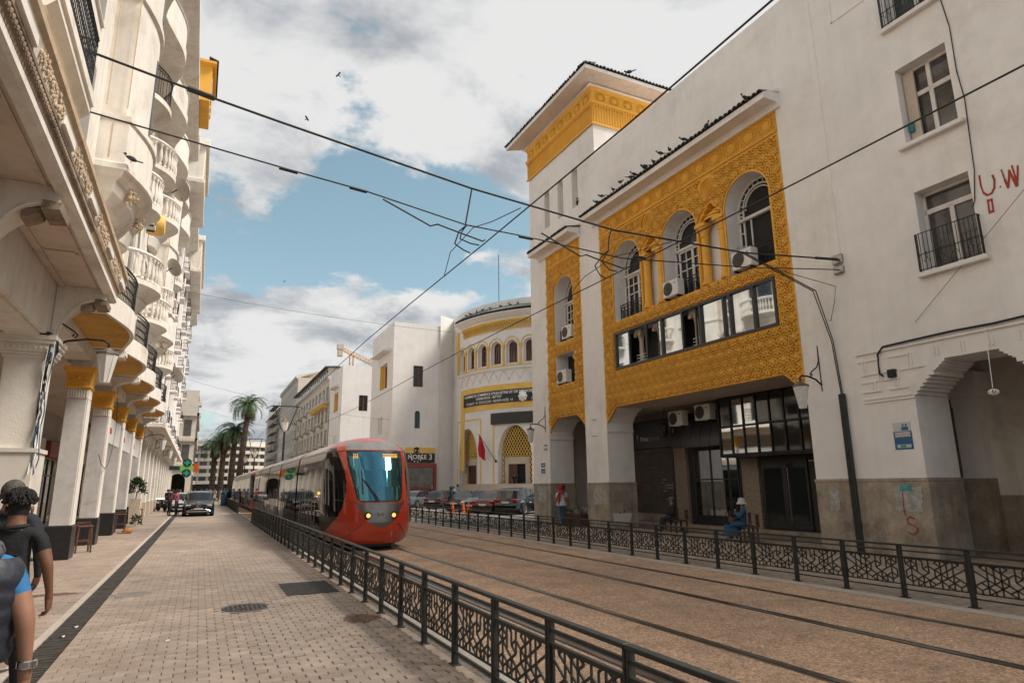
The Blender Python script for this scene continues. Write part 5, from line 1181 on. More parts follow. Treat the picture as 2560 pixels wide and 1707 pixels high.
# ---- colonnade house with yellow capitals
LB = thing('colonnade_house', 'tall cream house with yellow capitals, wavy balconies and bow windows', 'building', (-3.2,29,0))
COLY = [21.5+5.03*k for k in range(5)]
m = MB(); m.box(-9, -2.72, 16.0, 43.6, 6.2, 23.0); m.build('wall', white2, LB, FL)
m = MB(); m.box(-3.55, -2.95, 16.36, 43.6, 5.35, 6.2); m.build('arcade_beam', white2, LB, FL)
m = MB(); m.box(-9, -3.56, 16.3, 43.6, 5.5, 5.7); m.build('arcade_ceiling', soffitm, LB, FL)
colw = MB(); colw.bbox(-.26, .24, -.30, .30, .86, 4.30, .02); CW = meshof(colw, 'column_shaft', marble)
colf = MB(); colf.bbox(.242, .262, -.28, .28, .88, 4.28, .004); CF = meshof(colf, 'lit_street_face', white2)  # pale street side: the brighter light there is put into this thin face's colour
cpl = MB(); cpl.bbox(-.31, .30, -.36, .36, 0, .86, .015); CP = meshof(cpl, 'column_plinth', blackst)
cfl = MB(); cfl.box(-.25, .23, -.29, .29, 4.28, 4.57)
for k in range(8):
    x = -.22+k*.062; cfl.lathe([(.026,4.30),(.026,4.54)], (x, -.30, 0), 6); cfl.lathe([(.026,4.30),(.026,4.54)], (.24, -.26+k*.074, 0), 6)
CFL = meshof(cfl, 'fluted_neck', white2)
cc_ = MB(); cc_.rings([[(-.29-o,-.33-o,z),(.27+o,-.33-o,z),(.27+o,.33+o,z),(-.29-o,.33+o,z)] for z, o in ((4.56,.0),(4.60,.03),(4.66,.0),(5.02,.05),(5.06,.10),(5.16,.10),(5.16,.0))], True, True)
for r_ in range(4):
    zz = 4.72+r_*.09
    pts = [(-.26+.045*k, -.375-.0, zz+(.02 if k % 2 else -.02)) for k in range(12)]; cc_.tube(pts, .012, 4)
cc_.lathe([(0,0),(.05,0),(.05,.05),(0,.06)], (0,0,0), 10, 'y') if False else cc_.ball((-.01,-.37,4.86), .06, 8, 5)
CCM = meshof(cc_, 'column_capital', yellow)
bk = MB()
prismY(bk, [(-.26,5.16),(.0,5.16)]+[(.24+.62*(1-cos(pi/2*k/7)), 5.16+.40*sin(pi/2*k/7)) for k in range(8)]+[(1.02,5.58),(1.02,5.72),(-.26,5.72)], -.24, .24)
prismY(bk, [(.80,5.50),(.98,5.52),(1.0,5.57),(.80,5.56)], -.28, .28); BKM = meshof(bk, 'slab_bracket', white2)
for k, y in enumerate(COLY):
    for me_, nm in ((CW,'column_shaft'),(CF,'lit_street_face'),(CP,'column_plinth'),(CFL,'fluted_neck'),(CCM,'column_capital'),(BKM,'slab_bracket')): place(me_, nm, LB, FL @ Vector((-3.17, y, 0)))
# wavy first-floor balconies
def wavy(yc, hw, x0, xb, n=20): return [(x0+(xb-x0)*(sin(pi*k/n)**1.4), yc-hw+2*hw*k/n) for k in range(n+1)]
for i in range(5):
    yc = 18.9+5.0*i; pl = wavy(yc, 2.48, -2.20, -1.80)
    plan_slab(LB, pl, -2.95, 5.74, 6.26, white2, 'balcony_slab'); 
    m = MB(); q = [(-2.93,pl[1][1]+.28)]+[(p[0]-.10, p[1]) for p in pl[2:-2]]+[(-2.93,pl[-2][1]-.28)]; m.prism(q, lambda x, y: (x,y,5.715), lambda x, y: (x,y,5.75)); m.build('yellow_soffit', mat('ochre_soffit', (.60,.32,.06), .85, var=.12, vscale=2, dirt=(.22,.12,.05), damt=.5, dscale=1.3) if i == 0 else MAT['ochre_soffit'], LB, FL)
    iron_plan(LB, [(p[0]-.06,p[1]) for p in pl[4:-4]], 6.26, 7.15)
    m = MB(); m.box(-2.75, -2.70, yc-.8, yc+.8, 6.3, 8.3); m.build('balcony_door', glassd, LB, FL)
# signs between the columns
for k in (1, 2, 3):
    m = MB(); m.bbox(-3.06, -2.97, COLY[k]+.45, COLY[k]+4.4, 3.45, 4.35, .01); s_ = tag(m.build('fascia_board', mat('board_white', (.62,.60,.57), .5, var=.04) if k == 1 else MAT['board_white'], None, FL), 'white board with red script between the %s yellow-capped columns' % ('second and third','third and fourth','fourth and fifth')[k-1], 'sign board')
    m = MB()
    for q in range(4): m.tube([(-2.966, COLY[k]+.8+q*.14, 3.75+.05*q), (-2.966, COLY[k]+.85+q*.14, 4.0), (-2.966, COLY[k]+.92+q*.14, 3.8)], .012, 4)
    m.build('red_script', red, s_, FL)
# oriels
def oriel(yc, hw, zb, xb=-1.72, top=20.0):
    pl = [(-2.72,yc-hw),(-2.12,yc-hw)]+[(-2.12+(xb+2.12)*sin(pi*k/10), yc-hw+2*hw*k/10) for k in range(1,10)]+[(-2.12,yc+hw),(-2.72,yc+hw)]
    def ring(sc, z, dx=0.0): return [(-2.72+(x+2.72)*sc[0]+dx, yc+(y-yc)*sc[1], z) for x, y in pl]
    m = MB(); rs = [ring((.35,.72),zb-.75), ring((.45,.80),zb-.72), ring((.70,.88),zb-.45), ring((.80,.92),zb-.18), ring((.95,.97),zb-.12), ring((1.04,1.01),zb), ring((1.10,1.03),zb+.02), ring((1.10,1.03),zb+.16), ring((1.0,1.0),zb+.20)]
    m.rings(rs, True, False); m.build('oriel_base', white2, LB, FL)
    m = MB(); m.rings([ring((1,1),zb+.20), ring((1,1),zb+1.22)]); m.build('oriel_parapet', white2, LB, FL)
    m = MB(); m.rings([ring((1,1),zb+1.22), ring((1.06,1.02),zb+1.25), ring((1.06,1.02),zb+1.38), ring((.9,.95),zb+1.40)], False, True); m.build('oriel_coping', white2, LB, FL)
    m = MB(); m.rings([ring((.84,.93),zb+1.38), ring((.84,.93),top)], False, True); m.build('oriel_shaft', white2, LB, FL)
    for z in (zb+1.8, zb+5.2, zb+8.4):
        m = MB(); m.add([(-2.72+(xb+2.72)*.84-.10+.12*q, yc-.6+1.2*s, zz) for zz in (z, z+2.2) for s, q in ((0,0),(.5,1),(1,0))], [(0,1,4,3),(1,2,5,4)]); m.build('oriel_window', glassd, LB, FL)
    for z in (zb+4.6, zb+7.9): m = MB(); m.rings([ring((.84,.93),z), ring((.92,.97),z+.06), ring((.92,.97),z+.2), ring((.84,.93),z+.25)]); m.build('oriel_band', white2, LB, FL)
    # panel fillets on the near cheek
    m = MB(); y = yc-hw-.012
    for x in (-2.62,-2.2): m.box(x-.012, x+.012, y, y+.02, zb+1.6, top-.5)
    m.box(-2.45,-2.43, y, y+.02, zb+.3, zb+1.15); m.build('cheek_fillet', ochre, LB, FL)
    for s in (-1, 1):
        m = MB()
        for q in range(45): m.ball((-2.0+rnd.gauss(0,.06), yc+s*hw*.55+rnd.gauss(0,.1), zb-.3+rnd.gauss(0,.12)), rnd.uniform(.018,.042), 6, 4)
        tag(m.build('carved_garland', ochre, LB, FL), kind='stuff')
oriel(17.7, 1.65, 8.95); oriel(35.9, 1.65, 8.95)
def bow_balcony(yc, hw, xb, z, stone_=True):
    pl = bow_outline(yc, hw, -2.70, xb)
    m = MB(); rs = []
    for sc_, zz in ((.25,z-1.15),(.30,z-1.1),(.40,z-.75),(.36,z-.7),(.62,z-.38),(.60,z-.32),(.92,z-.05),(1.0,z)): rs.append([(-2.70+(x+2.70)*sc_, yc+(y-yc)*(.45+.55*sc_), zz) for x, y in pl])
    m.rings(rs, True, False, False); m.build('bow_corbel', white2, LB, FL)
    plan_slab(LB, pl, -2.72, z, z+.16, white2, 'bow_slab')
    if stone_:
        m = MB(); m.tube([(x-.06,y,z+1.04) for x, y in pl], .075, 6); m.build('bow_coping', white2, LB, FL)
        for k, (x, y) in enumerate(pl):
            if 0 < k < len(pl)-1: place(BALM, 'baluster', LB, FL @ Vector((x-.06, y, z+.18)))
    else: iron_plan(LB, [(x-.06,y) for x, y in pl], z+.16, z+1.1, fine=False)
    m = MB(); m.box(-2.74, -2.69, yc-.7, yc+.7, z+.2, z+2.5); m.build('bow_window', glassd, LB, FL); m = MB()
    for a, b in ((-.85,-.7),(.7,.85)): m.box(-2.72, -2.62, yc+a, yc+b, z+.16, z+2.6)
    m.box(-2.72, -2.58, yc-.95, yc+.95, z+2.6, z+2.8); m.build('window_surround', white2, LB, FL)
bow_balcony(20.55, 1.15, -1.62, 9.7); bow_balcony(24.0, 1.6, -1.62, 8.2); bow_balcony(29.4, 1.6, -1.62, 8.2); bow_balcony(32.9, 1.1, -1.66, 9.7); bow_balcony(39.9, 1.4, -1.7, 8.2)
bow_balcony(20.6, 1.4, -1.66, 13.0, False); bow_balcony(25.5, 1.4, -1.66, 13.0); bow_balcony(30.5, 1.4, -1.66, 13.0); bow_balcony(40, 1.4, -1.66, 13.0)
pl = []
for i in range(6):
    yc = 18.6+4.6*i; pl += wavy(yc, 2.3, -2.15, -1.62, 14)[:-1]
plan_slab(LB, pl, -2.72, 16.7, 17.05, white2, 'long_balcony'); m = MB(); [m.add([(a[0]-.05,a[1],17.05),(b[0]-.05,b[1],17.05),(b[0]-.05,b[1],17.95),(a[0]-.05,a[1],17.95)], [(0,1,2,3)]) for a, b in zip(pl, pl[1:])]; m.build('balcony_parapet', white2, LB, FL); m = MB(); m.tube([(a[0]-.05,a[1],17.98) for a in pl], .06, 6); m.build('parapet_coping', white2, LB, FL)
m = MB(); prismY(m, [(-2.72,22.2),(-2.5,22.2),(-2.3,22.6),(-1.8,22.75),(-1.66,22.85),(-1.66,23.15),(-2.72,23.3)], 15.7, 43.6); m.build('crown_cornice', white2, LB, FL)
m = MB(); prismY(m, [(-2.0,22.70),(-1.80,22.76),(-1.68,22.84),(-1.95,22.84)], 15.69, 43.61); m.build('cornice_edge', mat('ochre_edge', (.55,.33,.10), .8, var=.2, vscale=1), LB, FL)
for i in range(6):
    yc = 18.6+4.6*i
    m = MB(); m.box(-2.73, -2.68, yc-.8, yc+.8, 18.0, 20.6); m.build('attic_window', glassd, LB, FL)
    for s in (-1, 1): m = MB(); m.bbox(-2.72, -2.48, yc+s*1.25-.25, yc+s*1.25+.25, 17.1, 22.2, .03); m.build('attic_pilaster', white2, LB, FL); m = MB(); m.bbox(-2.50, -2.42, yc+s*1.25-.2, yc+s*1.25+.2, 20.9, 21.7, .03); m.build('attic_ornament', yellow2, LB, FL)
dish_m = mat('dish_grey', (.42,.38,.33), .6, var=.15)
def dish(label, p, r=.42, tilt=.5):
    t = thing('satellite_dish', label, 'satellite dish', p); M = WM[t.name] @ Matrix.Rotation(-.9,4,'Z') @ Matrix.Rotation(tilt,4,'X')
    m = MB(); m.lathe([(.02,.0),(r*.4,.035),(r*.75,.10),(r,.17)], (0,0,0), 18, 'y', cap=False); m.build('reflector', dish_m, t, M, True); m = MB(); m.tube([(0,.0,0),(0,-.3,-.1)], .025, 5); m.tube([(0,.05,-r*.8),(0,.5,-.05)], .014, 4); m.build('arm', blackiron, t, M)
dish('round satellite dish on the white wall above the straight balcony', FL @ Vector((-2.0,50.5,9.6)), .62); dish('satellite dish on a bracket below the wavy top balcony', FL @ Vector((-1.7,27.4,13.6)), .5); dish('second satellite dish further along the cream house', FL @ Vector((-1.95,33.6,12.2)), .45)
air_conditioner('air conditioner on the cream facade beyond the first bow window', FL @ Vector((-2.1,22.5,11.2)), pi+.006, sc=.9); air_conditioner('lower air conditioner beside the yellow drum vent', FL @ Vector((-2.1,23.2,10.3)), pi+.006, sc=.8)
drm = MB(); drm.lathe([(.0,-.3),(.36,-.3),(.40,-.1),(.40,.15),(.33,.3),(0,.32)], (0,0,0), 14, 'x'); drm.xform(FL @ Matrix.Translation((-2.2,26.4,11.6))); tag(drm.build('drum_vent', yellow2, None, None, True), 'yellow rounded drum on the cream facade', 'vent')
# ---- plain arcade further on
LC = thing('plain_arcade_house', 'long white house on a row of plain square columns', 'building', (-3.2,72,0))
m = MB(); m.box(-9, -2.75, 43.6, 100, 5.5, 25.2); m.build('wall', white3, LC, FL)
m = MB(); m.box(-3.5, -2.0, 43.5, 100, 5.40, 5.62); m.build('slab', white2, LC, FL); m = MB(); m.box(-2.05, -1.92, 43.5, 100, 5.36, 5.70); m.build('slab_edge', white2, LC, FL)
m = MB(); m.box(-3.5, -2.95, 43.6, 100, 4.7, 5.40); m.build('arcade_beam', white2, LC, FL); m = MB(); m.box(-9, -3.5, 43.6, 100, 5.0, 5.3); m.build('arcade_ceiling', soffitm, LC, FL)
c1 = MB(); c1.bbox(-.27, .25, -.27, .27, .8, 4.3, .02); c1.bbox(-.30, .28, -.30, .30, 4.3, 4.45, .01); c1.bbox(-.34, .32, -.34, .34, 4.45, 4.70, .01); C1 = meshof(c1, 'column', white2); c2 = MB(); c2.bbox(-.31, .29, -.31, .31, 0, .95, .01); C2 = meshof(c2, 'column_base', beige_stone)
for k in range(13): y = 46.3+4.25*k; place(C1, 'column', LC, FL @ Vector((-3.17,y,0))); place(C2, 'column_base', LC, FL @ Vector((-3.17,y,0)))
WSH = mat('window_dark_shutter', (.10,.09,.085), .5, var=.3)
for i in range(13):
    for k in range(5):
        y = 45.2+4.3*i; z = 6.4+3.6*k
        m = MB(); m.box(-2.77, -2.72, y, y+1.15, z+.3, z+2.4); m.build('window', WSH, LC, FL)
        if (i+k) % 3 != 1: m = MB(); m.bbox(-2.75, -2.15, y-.35, y+1.5, z-.05, z+.12, .03); m.build('balcony_slab', white3, LC, FL); iron_plan(LC, [(-2.7,y-.3),(-2.2,y-.3),(-2.2,y+1.45),(-2.7,y+1.45)], z+.12, z+1.0, fine=False)
for i in range(6): y = 47.5+8.6*i; m = MB(); m.bbox(-2.76, -2.45, y-.3, y+.3, 5.8, 23, .04); m.build('pilaster', white3, LC, FL)
m = MB(); prismY(m, [(-2.75,24.1),(-2.3,24.5),(-1.75,24.7),(-1.75,25.2),(-2.75,25.3)], 43.6, 100); m.build('crown_cornice', white2, LC, FL)
for y0, y1, xo, z0, z1 in ((46.5,55,-1.35,22.9,25.9),(67,84,-1.42,22.8,26.2)):
    m = MB(); m.bbox(-2.76, xo, y0, y1, z0, z1-.5, .05); m.bbox(-2.76, xo+.22, y0-.3, y1+.3, z1-.5, z1, .04); m.bbox(-2.76, xo+.1, y0-.2, y1+.2, z0-.35, z0, .04); m.build('attic_block', white2, LC, FL)
    for q in range(int((y1-y0)/1.6)): m = MB(); m.bbox(xo-.02, xo+.03, y0+.4+q*1.6, y0+1.4+q*1.6, z0+.4, z1-.9, .02); m.build('attic_panel', ochre, LC, FL)
YT = thing('yellow_roof_turret', 'yellow tiled turret poking out above the left cornice', 'turret', FL @ Vector((-1.6,37,23.3)))
m = MB(); m.box(-2.4, -1.15, 36.2, 39.5, 23.0, 25.2); m.build('turret_wall', yellow, YT, FL); m = MB()
for k in range(4): m.box(-1.15, -1.10, 36.4+k*.8, 36.9+k*.8, 23.6, 24.6)
m.build('turret_recess', ochre, YT, FL); m = MB(); m.box(-2.6, -.95, 35.9, 39.8, 25.2, 25.36); m.build('turret_eave', yellow, YT, FL)
for k in range(19): place(TILEG, 'roof_tile', YT, FL @ Vector((-.86, 36+k*.205, 25.4)), (0,0,pi), (1.2,1,1))
# ---- arcade back wall with shops
SH = thing('arcade_shops', 'dim shop fronts deep behind the left-hand columns', 'shop front', (-6.6,30,0))
m = MB(); m.box(-6.9, -6.6, -3, 100, 0, 5.6); m.build('back_wall', mat('arcade_wall', (.40,.35,.30), .85, var=.15, vscale=.8), SH, FL)
for i in range(14):
    y = 12+5.0*i; m = MB(); m.box(-6.62, -6.56, y, y+3.8, .3, 3.2); m.build('shop_window', glassd, SH, FL); m = MB()
    for q in (y, y+1.25, y+2.5, y+3.8): m.bar((-6.55,q,.2),(-6.55,q,3.25),.07,.07,(1,0,0))
    m.bar((-6.55,y,2.5),(-6.55,y+3.8,2.5),.07,.07); m.build('shop_frame', frame_black, SH, FL)
    m = MB(); m.bbox(-6.6, -6.3, y, y+3.8, 3.35, 4.1, .02); m.build('shop_sign', [MAT['board_white'], redfr, black_board, beige_stone][i % 4], SH, FL)
# ---- end of the left side: white gatehouse, tower block
GH = thing('arched_gatehouse', 'cream building with a wide arch at the end of the arcade', 'building', (-4,108,0))
ga = arch(-3.1, 1.05, 0, 2.9, 12)
m = MB(); m.sheet([(-13,0),(-13,12.5),(-1.3,12.5),(-1.3,0)], [ga[:]], lambda x, z: (x,106,z)); m.band(ga, lambda x, z: (x,106,z), lambda x, z: (x,107.5,z)); m.box(-1.32, -1.3, 106, 135, 0, 12.5); m.add([(-13,106,12.5),(-1.3,106,12.5),(-1.3,135,12.5),(-13,135,12.5)], [(0,1,2,3)]); m.build('wall', farbeige, GH)
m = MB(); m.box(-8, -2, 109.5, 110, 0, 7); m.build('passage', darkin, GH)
for z in (4.9, 8.6, 12.3): m = MB(); m.box(-13, -1.0, 105.6, 106, z, z+.45); m.box(-1.3, -1.0, 105.6, 135, z, z+.45); m.build('cornice', farbeige, GH)
for z in (5.8, 9.4):
    for x in (-9,-6.2,-4.2,-2.4): m = MB(); m.box(x-.5, x+.5, 105.95, 106.0, z, z+2.3); m.build('window', WSH, GH)
for k in range(5):
    for z in (1.5,5.8,9.4): m = MB(); m.box(-1.3, -1.25, 108+k*5, 110+k*5, z, z+2.4); m.build('window', WSH, GH)
TBk = thing('tower_block', 'tall bare beige tower block with small side balconies beyond the arcade', 'building', (-6,215,0))
m = MB(); m.box(-26, -2.4, 205, 232, 0, 29.5); m.build('wall', mat('bare_render', (.62,.55,.47), .9, var=.07, vscale=.15), TBk)
for k in range(8): z = 3+k*3.2; m = MB(); m.box(-2.4, -1.6, 207, 212, z, z+1.0); m.build('side_balcony', farbeige, TBk); m = MB(); m.box(-2.4, -2.3, 206.5, 212, z+1.0, z+2.6); m.build('side_window', WSH, TBk)
# ---- wall lanterns
lampglass = mat('lantern_glass', (.74,.71,.67), .35, var=.1, vscale=3, dirt=(.35,.28,.22), damt=.4, dscale=3)
def wall_lamp(label, p, s, xf, arm=.98, sc=1.0):
    """p on the wall, s = direction out (+1 = +X)"""
    t = thing('wall_lamp', label, 'street lamp', xf @ Vector(p)); x, y, z = p
    m = MB(); m.tube([(x, y, z-.12), (x+s*arm*.25, y, z+.02), (x+s*arm*.6, y, z+.09), (x+s*arm*.9, y, z+.09), (x+s*arm, y, z+.03), (x+s*arm, y, z-.06)], .026*sc, 7); m.build('arm', blackiron, t, xf, True)
    m = MB(); m.tube([(x, y, z+.95), (x+s*.02, y, z+.55), (x+s*.12, y, z+.38), (x+s*.34, y, z+.24), (x+s*.42, y, z+.16), (x+s*.38, y, z+.10), (x+s*.33, y, z+.14), (x+s*.36, y, z+.18)], .018*sc, 6); m.tube([(x,y,z-.3),(x,y,z+1.0)], .02, 5); m.build('scroll', blackiron, t, xf, True)
    c = (x+s*arm, y, z); m = MB(); m.lathe([(.02,-.06),(.06,-.08),(.10,-.12),(.21,-.17),(.22,-.21),(.20,-.22)], c, 8); m.build('hood', mat('lamp_hood', (.16,.13,.11), .6, metal=.3, var=.3, vscale=8) if 'lamp_hood' not in MAT else MAT['lamp_hood'], t, xf)
    m = MB(); m.lathe([(.195,-.22),(.19,-.26),(.09,-.80),(.085,-.82)], c, 8); m.build('lantern', lampglass, t, xf)
    m = MB()
    for k in range(8): a = 2*pi*k/8; m.bar((c[0]+.196*cos(a), c[1]+.196*sin(a), c[2]-.22), (c[0]+.092*cos(a), c[1]+.092*sin(a), c[2]-.81), .012, .012, (cos(a),sin(a),0))
    m.build('lantern_rib', lampglass, t, xf)
    return t
wall_lamp('white glass lantern on a scrolled arm at the near left pier', (-2.94,15.9,4.84), 1, FL, 1.0); wall_lamp('white glass lantern hanging where the plain arcade starts', (-2.93,43.3,4.85), 1, FL, .98); wall_lamp('distant white glass lantern along the plain arcade', (-2.93,55.5,4.85), 1, FL, .98); wall_lamp('farthest white glass lantern on the plain arcade', (-2.93,68.0,4.85), 1, FL, .98)
wall_lamp('glass lantern on a scrolled arm at the right end of the yellow panel', (XF, 12.15, 4.58), -1, FR, .85); wall_lamp('glass lantern on a scrolled arm at the pier left of the passage', (XF, 28.1, 4.66), -1, FR, .85)
# ---- pharmacy cross
grn = mat('led_green', (.01,.10,.06), .4, emit=(.02,.55,.35), estr=.2, var=0); org = mat('led_orange', (.3,.04,.01), .4, emit=(.8,.12,.02), estr=.15, var=0); teal = mat('led_teal', (.01,.05,.045), .4, var=.2)
PX = thing('pharmacy_sign', 'green lit pharmacy cross sign sticking out over the left pavement', 'sign', (-1.9,72,3.1))
m = MB(); m.box(-1.95, -.75, 71.9, 72.1, 3.55, 4.05); m.build('cross_bar', mat('led_lime', (.12,.25,.05), .4, emit=(.30,.55,.10), estr=.18, var=.3), PX); m = MB(); m.lathe([(0,-.12),(.42,-.12),(.42,.12),(0,.12)], (-1.35,72,4.3), 14, 'y'); m.lathe([(0,-.12),(.42,-.12),(.42,.12),(0,.12)], (-1.35,72,3.3), 14, 'y'); m.build('cross_lobe', teal, PX); m = MB()
for z in (4.3, 3.3): m.box(-1.62,-1.08,71.86,71.88,z-.07,z+.07); m.box(-1.42,-1.28,71.85,71.87,z-.27,z+.27)
m.build('lit_cross', grn, PX); m = MB(); m.box(-.74,-.3,71.9,72.1,3.4,4.25); m.build('orange_panel', org, PX); m = MB(); m.box(-2.9,-1.96,71.92,72.08,3.6,4.0); m.build('side_panel', teal, PX)

# ================================================================ tram
tred = mat('tram_red', (.46,.040,.016), .28, var=.06, vscale=.8, coat=.6, dirt=(.20,.035,.018), damt=.35, dscale=1.2)
tsil = mat('tram_silver', (.40,.385,.365), .32, metal=.7, var=.06)
troof = mat('tram_roof_cream', (.58,.47,.39), .4, var=.10, vscale=.7, dirt=(.36,.25,.18), damt=.5, dscale=.7, coat=.2)
tglass = mat('tram_side_glass', (.010,.011,.012), .03, var=0, spec=.32)
tscreen = mat('tram_windscreen', (.065,.19,.25), .05, metal=.9, var=0)
tblack = mat('tram_black', (.012,.012,.013), .3, var=.15)
tgrey = mat('tram_visor_grey', (.30,.29,.28), .35, metal=.4, var=.12, vscale=3)
tdark = mat('tram_silver_panel', (.20,.195,.19), .30, metal=.8, var=.12, vscale=2)
amber = mat('amber_lamp', (.5,.22,.05), .3, emit=(1.0,.45,.10), estr=1.1, var=0); ledm = mat('amber_led', (.3,.15,.02), .5, emit=(.9,.42,.05), estr=.9, var=0)
TX = 4.765
PR = [(.20,1.12),(.30,1.22),(.50,1.285),(.80,1.32),(1.3,1.335),(2.0,1.33),(2.4,1.315),(2.70,1.29),(2.90,1.25),(3.02,1.16),(3.14,.98),(3.24,.74),(3.31,.45),(3.345,.20),(3.35,0.0)]
def hwz(z):
    for (a, wa), (b, wb) in zip(PR, PR[1:]):
        if a <= z <= b: return wa+(wb-wa)*(z-a)/(b-a)
    return PR[0][1] if z < .2 else 0.0
def ntip(z):    # how far behind the very front the nose surface stands at height z
    pts = [(.18,.34),(.30,.20),(.55,.05),(.80,.0),(1.1,.02),(1.36,.08),(1.8,.26),(2.3,.54),(2.7,.82),(2.9,1.0),(3.05,1.18),(3.2,1.42),(3.3,1.70),(3.35,2.1)]
    for (a, wa), (b, wb) in zip(pts, pts[1:]):
        if a <= z <= b: t_ = (z-a)/(b-a); return wa+(wb-wa)*t_
    return 2.1
DEPTH = 2.55
def nose(root, y0, s, na, nz_, full=True):
    """y0 = foremost point, s = +1 when the body runs towards +Y"""
    reg = {}
    def pt(a, z):
        w_ = hwz(z); ca, sa = abs(cos(a)), abs(sin(a)); tip = ntip(z)
        x = w_*(1 if a >= 0 else -1)*sa**(2/2.5); y = DEPTH-(DEPTH-tip)*ca**(2/2.3); return x, y
    zs = [.20+(3.35-.20)*((k/nz_)) for k in range(nz_+1)]
    als = [-pi/2+pi*k/na for k in range(na+1)]
    def region(x, y, z):
        ax = abs(x)
        wsw = .64+.20*min(1,max(0,(z-1.36)/1.1))
        if 1.36 < z < 2.88 and ax < wsw and y < 1.9:
            cz = z-1.36
            if cz < .16 and ax > wsw-.16+.16*sqrt(max(0,1-((.16-cz)/.16)**2)): return 'r'
            edge = min(wsw-ax, cz, 2.88-z)
            return 'wb' if edge < .045 else 'ws'
        if 2.905 < z < 3.19 and ax < .84*(1-((z-2.9)/.55)**3) and y < 2.0: return 'v'
        if .64 < z < 1.35 and ax < .70 and z > .66+.66*(ax/.70)**2.0: return 's'
        b = .62+1.0*((z-1.45)/1.5)**2 if z > 1.45 else .62+1.9*((1.45-z)/1.1)**2.6
        b += .02
        if z < 2.98 and z > .40 and y > b: return 'g' if z > .95 else 'gl'
        return 'r'
    grid = [[pt(a, z) for a in als] for z in zs]
    for j in range(nz_):
        for i in range(na):
            q = [grid[j][i], grid[j][i+1], grid[j+1][i+1], grid[j+1][i]]; zq = [zs[j], zs[j], zs[j+1], zs[j+1]]
            x = sum(p[0] for p in q)/4; y = sum(p[1] for p in q)/4; z = sum(zq)/4
            r = region(x, y, z); m = reg.setdefault(r, (MB(), {}))
            ids = []
            for (ii, jj), p, zz_ in zip(((i,j),(i+1,j),(i+1,j+1),(i,j+1)), q, zq):
                if (ii,jj) not in m[1]: m[1][(ii,jj)] = len(m[0].v); m[0].v.append(Vector((TX+p[0], y0+s*p[1], zz_)))
                ids.append(m[1][(ii,jj)])
            m[0].f.append(ids); m[0].mi.append(0)
    for r, (m, _) in reg.items():
        nm, mt = {'r':('nose_shell',tred),'ws':('windscreen',tscreen),'wb':('windscreen_seal',tblack),'v':('roof_visor',tgrey),'s':('front_panel',tdark),'g':('cab_side_glass',tglass),'gl':('cab_side_panel',tblack)}[r]
        if r in ('g','gl'):
            for sd_ in (-1,1):
                mm = MB(); mp = {}
                for f in m.f:
                    if (sum(m.v[i].x for i in f)/len(f)-TX)*sd_ > 0:
                        ids = []
                        for i in f:
                            if i not in mp: mp[i] = len(mm.v); mm.v.append(m.v[i])
                            ids.append(mp[i])
                        mm.f.append(ids); mm.mi.append(0)
                mm.build(nm, mt, root, None, 60)
        else: m.build(nm, mt, root, None, 60)
T = thing('tram', 'red and silver articulated tram with a teal windscreen, coming up the near track', 'tram', (TX,18.75,0))
nose(T, 18.75, 1, 150, 130)
def on_nose(x, z, out_=.0):
    w_ = hwz(z); u = min(1, abs(x)/w_); sa = u**(2.5/2); ca = sqrt(max(0,1-sa*sa)); y = DEPTH-(DEPTH-ntip(z))*ca**(2/2.3)
    return (TX+x, 18.75+y-out_, z)
for x in (-.37, .37):
    m = MB(); p = on_nose(x, 1.0, .0); m.lathe([(.0,-.02),(.10,-.02),(.115,.0),(.10,.03)], p, 18, 'y'); hl = m.build('headlight', tblack, T); m = MB(); m.lathe([(0,-.035),(.045,-.035),(.06,-.022)], p, 14, 'y'); m.build('lamp', amber, hl)
m = MB(); p = on_nose(0, 1.02, .012)
m.tube([(p[0]+.085*cos(2*pi*k/20), p[1], p[2]+.085*sin(2*pi*k/20)) for k in range(21)], .012, 5); m.tube([(p[0]+.045*cos(k*.6), p[1], p[2]+.045*sin(k*.6)) for k in range(8)], .01, 5); m.box(p[0]-.1, p[0]+.1, p[1]-.004, p[1]+.004, p[2]-.125, p[2]-.115); m.build('emblem', tsil, T)
m = MB()
for a, b in (((-.52,.78),(-.98,.28)),((.52,.78),(.98,.28))):
    m.tube([on_nose(a[0]+(b[0]-a[0])*u, a[1]+(b[1]-a[1])*u, .003) for u in [k/8 for k in range(9)]], .009, 4)
for s in (-1, 1): m.tube([on_nose(s*(.66+.5*u), 1.36+.08*u, .003) for u in [k/8 for k in range(9)]], .008, 4); m.tube([on_nose(s*(.84+.36*u), 2.88+.04*u-.1*u*u, .003) for u in [k/8 for k in range(9)]], .009, 4)
m.build('panel_seam', tblack, T)
m = MB(); q = [on_nose(-.12,1.42,.05), on_nose(-.30,1.75,.06), on_nose(-.50,2.05,.05)]; m.tube(q, .014, 5); m.tube([on_nose(-.06,1.42,.05), on_nose(-.42,2.0,.06)], .012, 5); m.tube([on_nose(-.52,1.62,.05), on_nose(-.50,2.35,.05)], .018, 5); m.build('wiper', tblack, T)
m = MB()
for r_ in range(3):
    for k in range(14): p = on_nose(.20+k*.035, 2.68+r_*.045, .012); m.box(p[0]-.012, p[0]+.012, p[1]-.003, p[1]+.003, p[2]-.012, p[2]+.012)
for k in range(3):
    for r_ in range(3): p = on_nose(-.66+k*.05, 2.66+r_*.05, .012); m.box(p[0]-.014, p[0]+.014, p[1]-.003, p[1]+.003, p[2]-.014, p[2]+.014)
tag(m.build('destination_display', ledm, T), kind='stuff')
m = MB(); m.ball((TX-1.34,21.5,1.62), .05, 6, 4); m.build('side_marker', amber, T)
m = MB(); m.box(TX-.55, TX+.55, 19.6, 19.8, .08, .24); m.build('obstacle_guard', tblack, T)
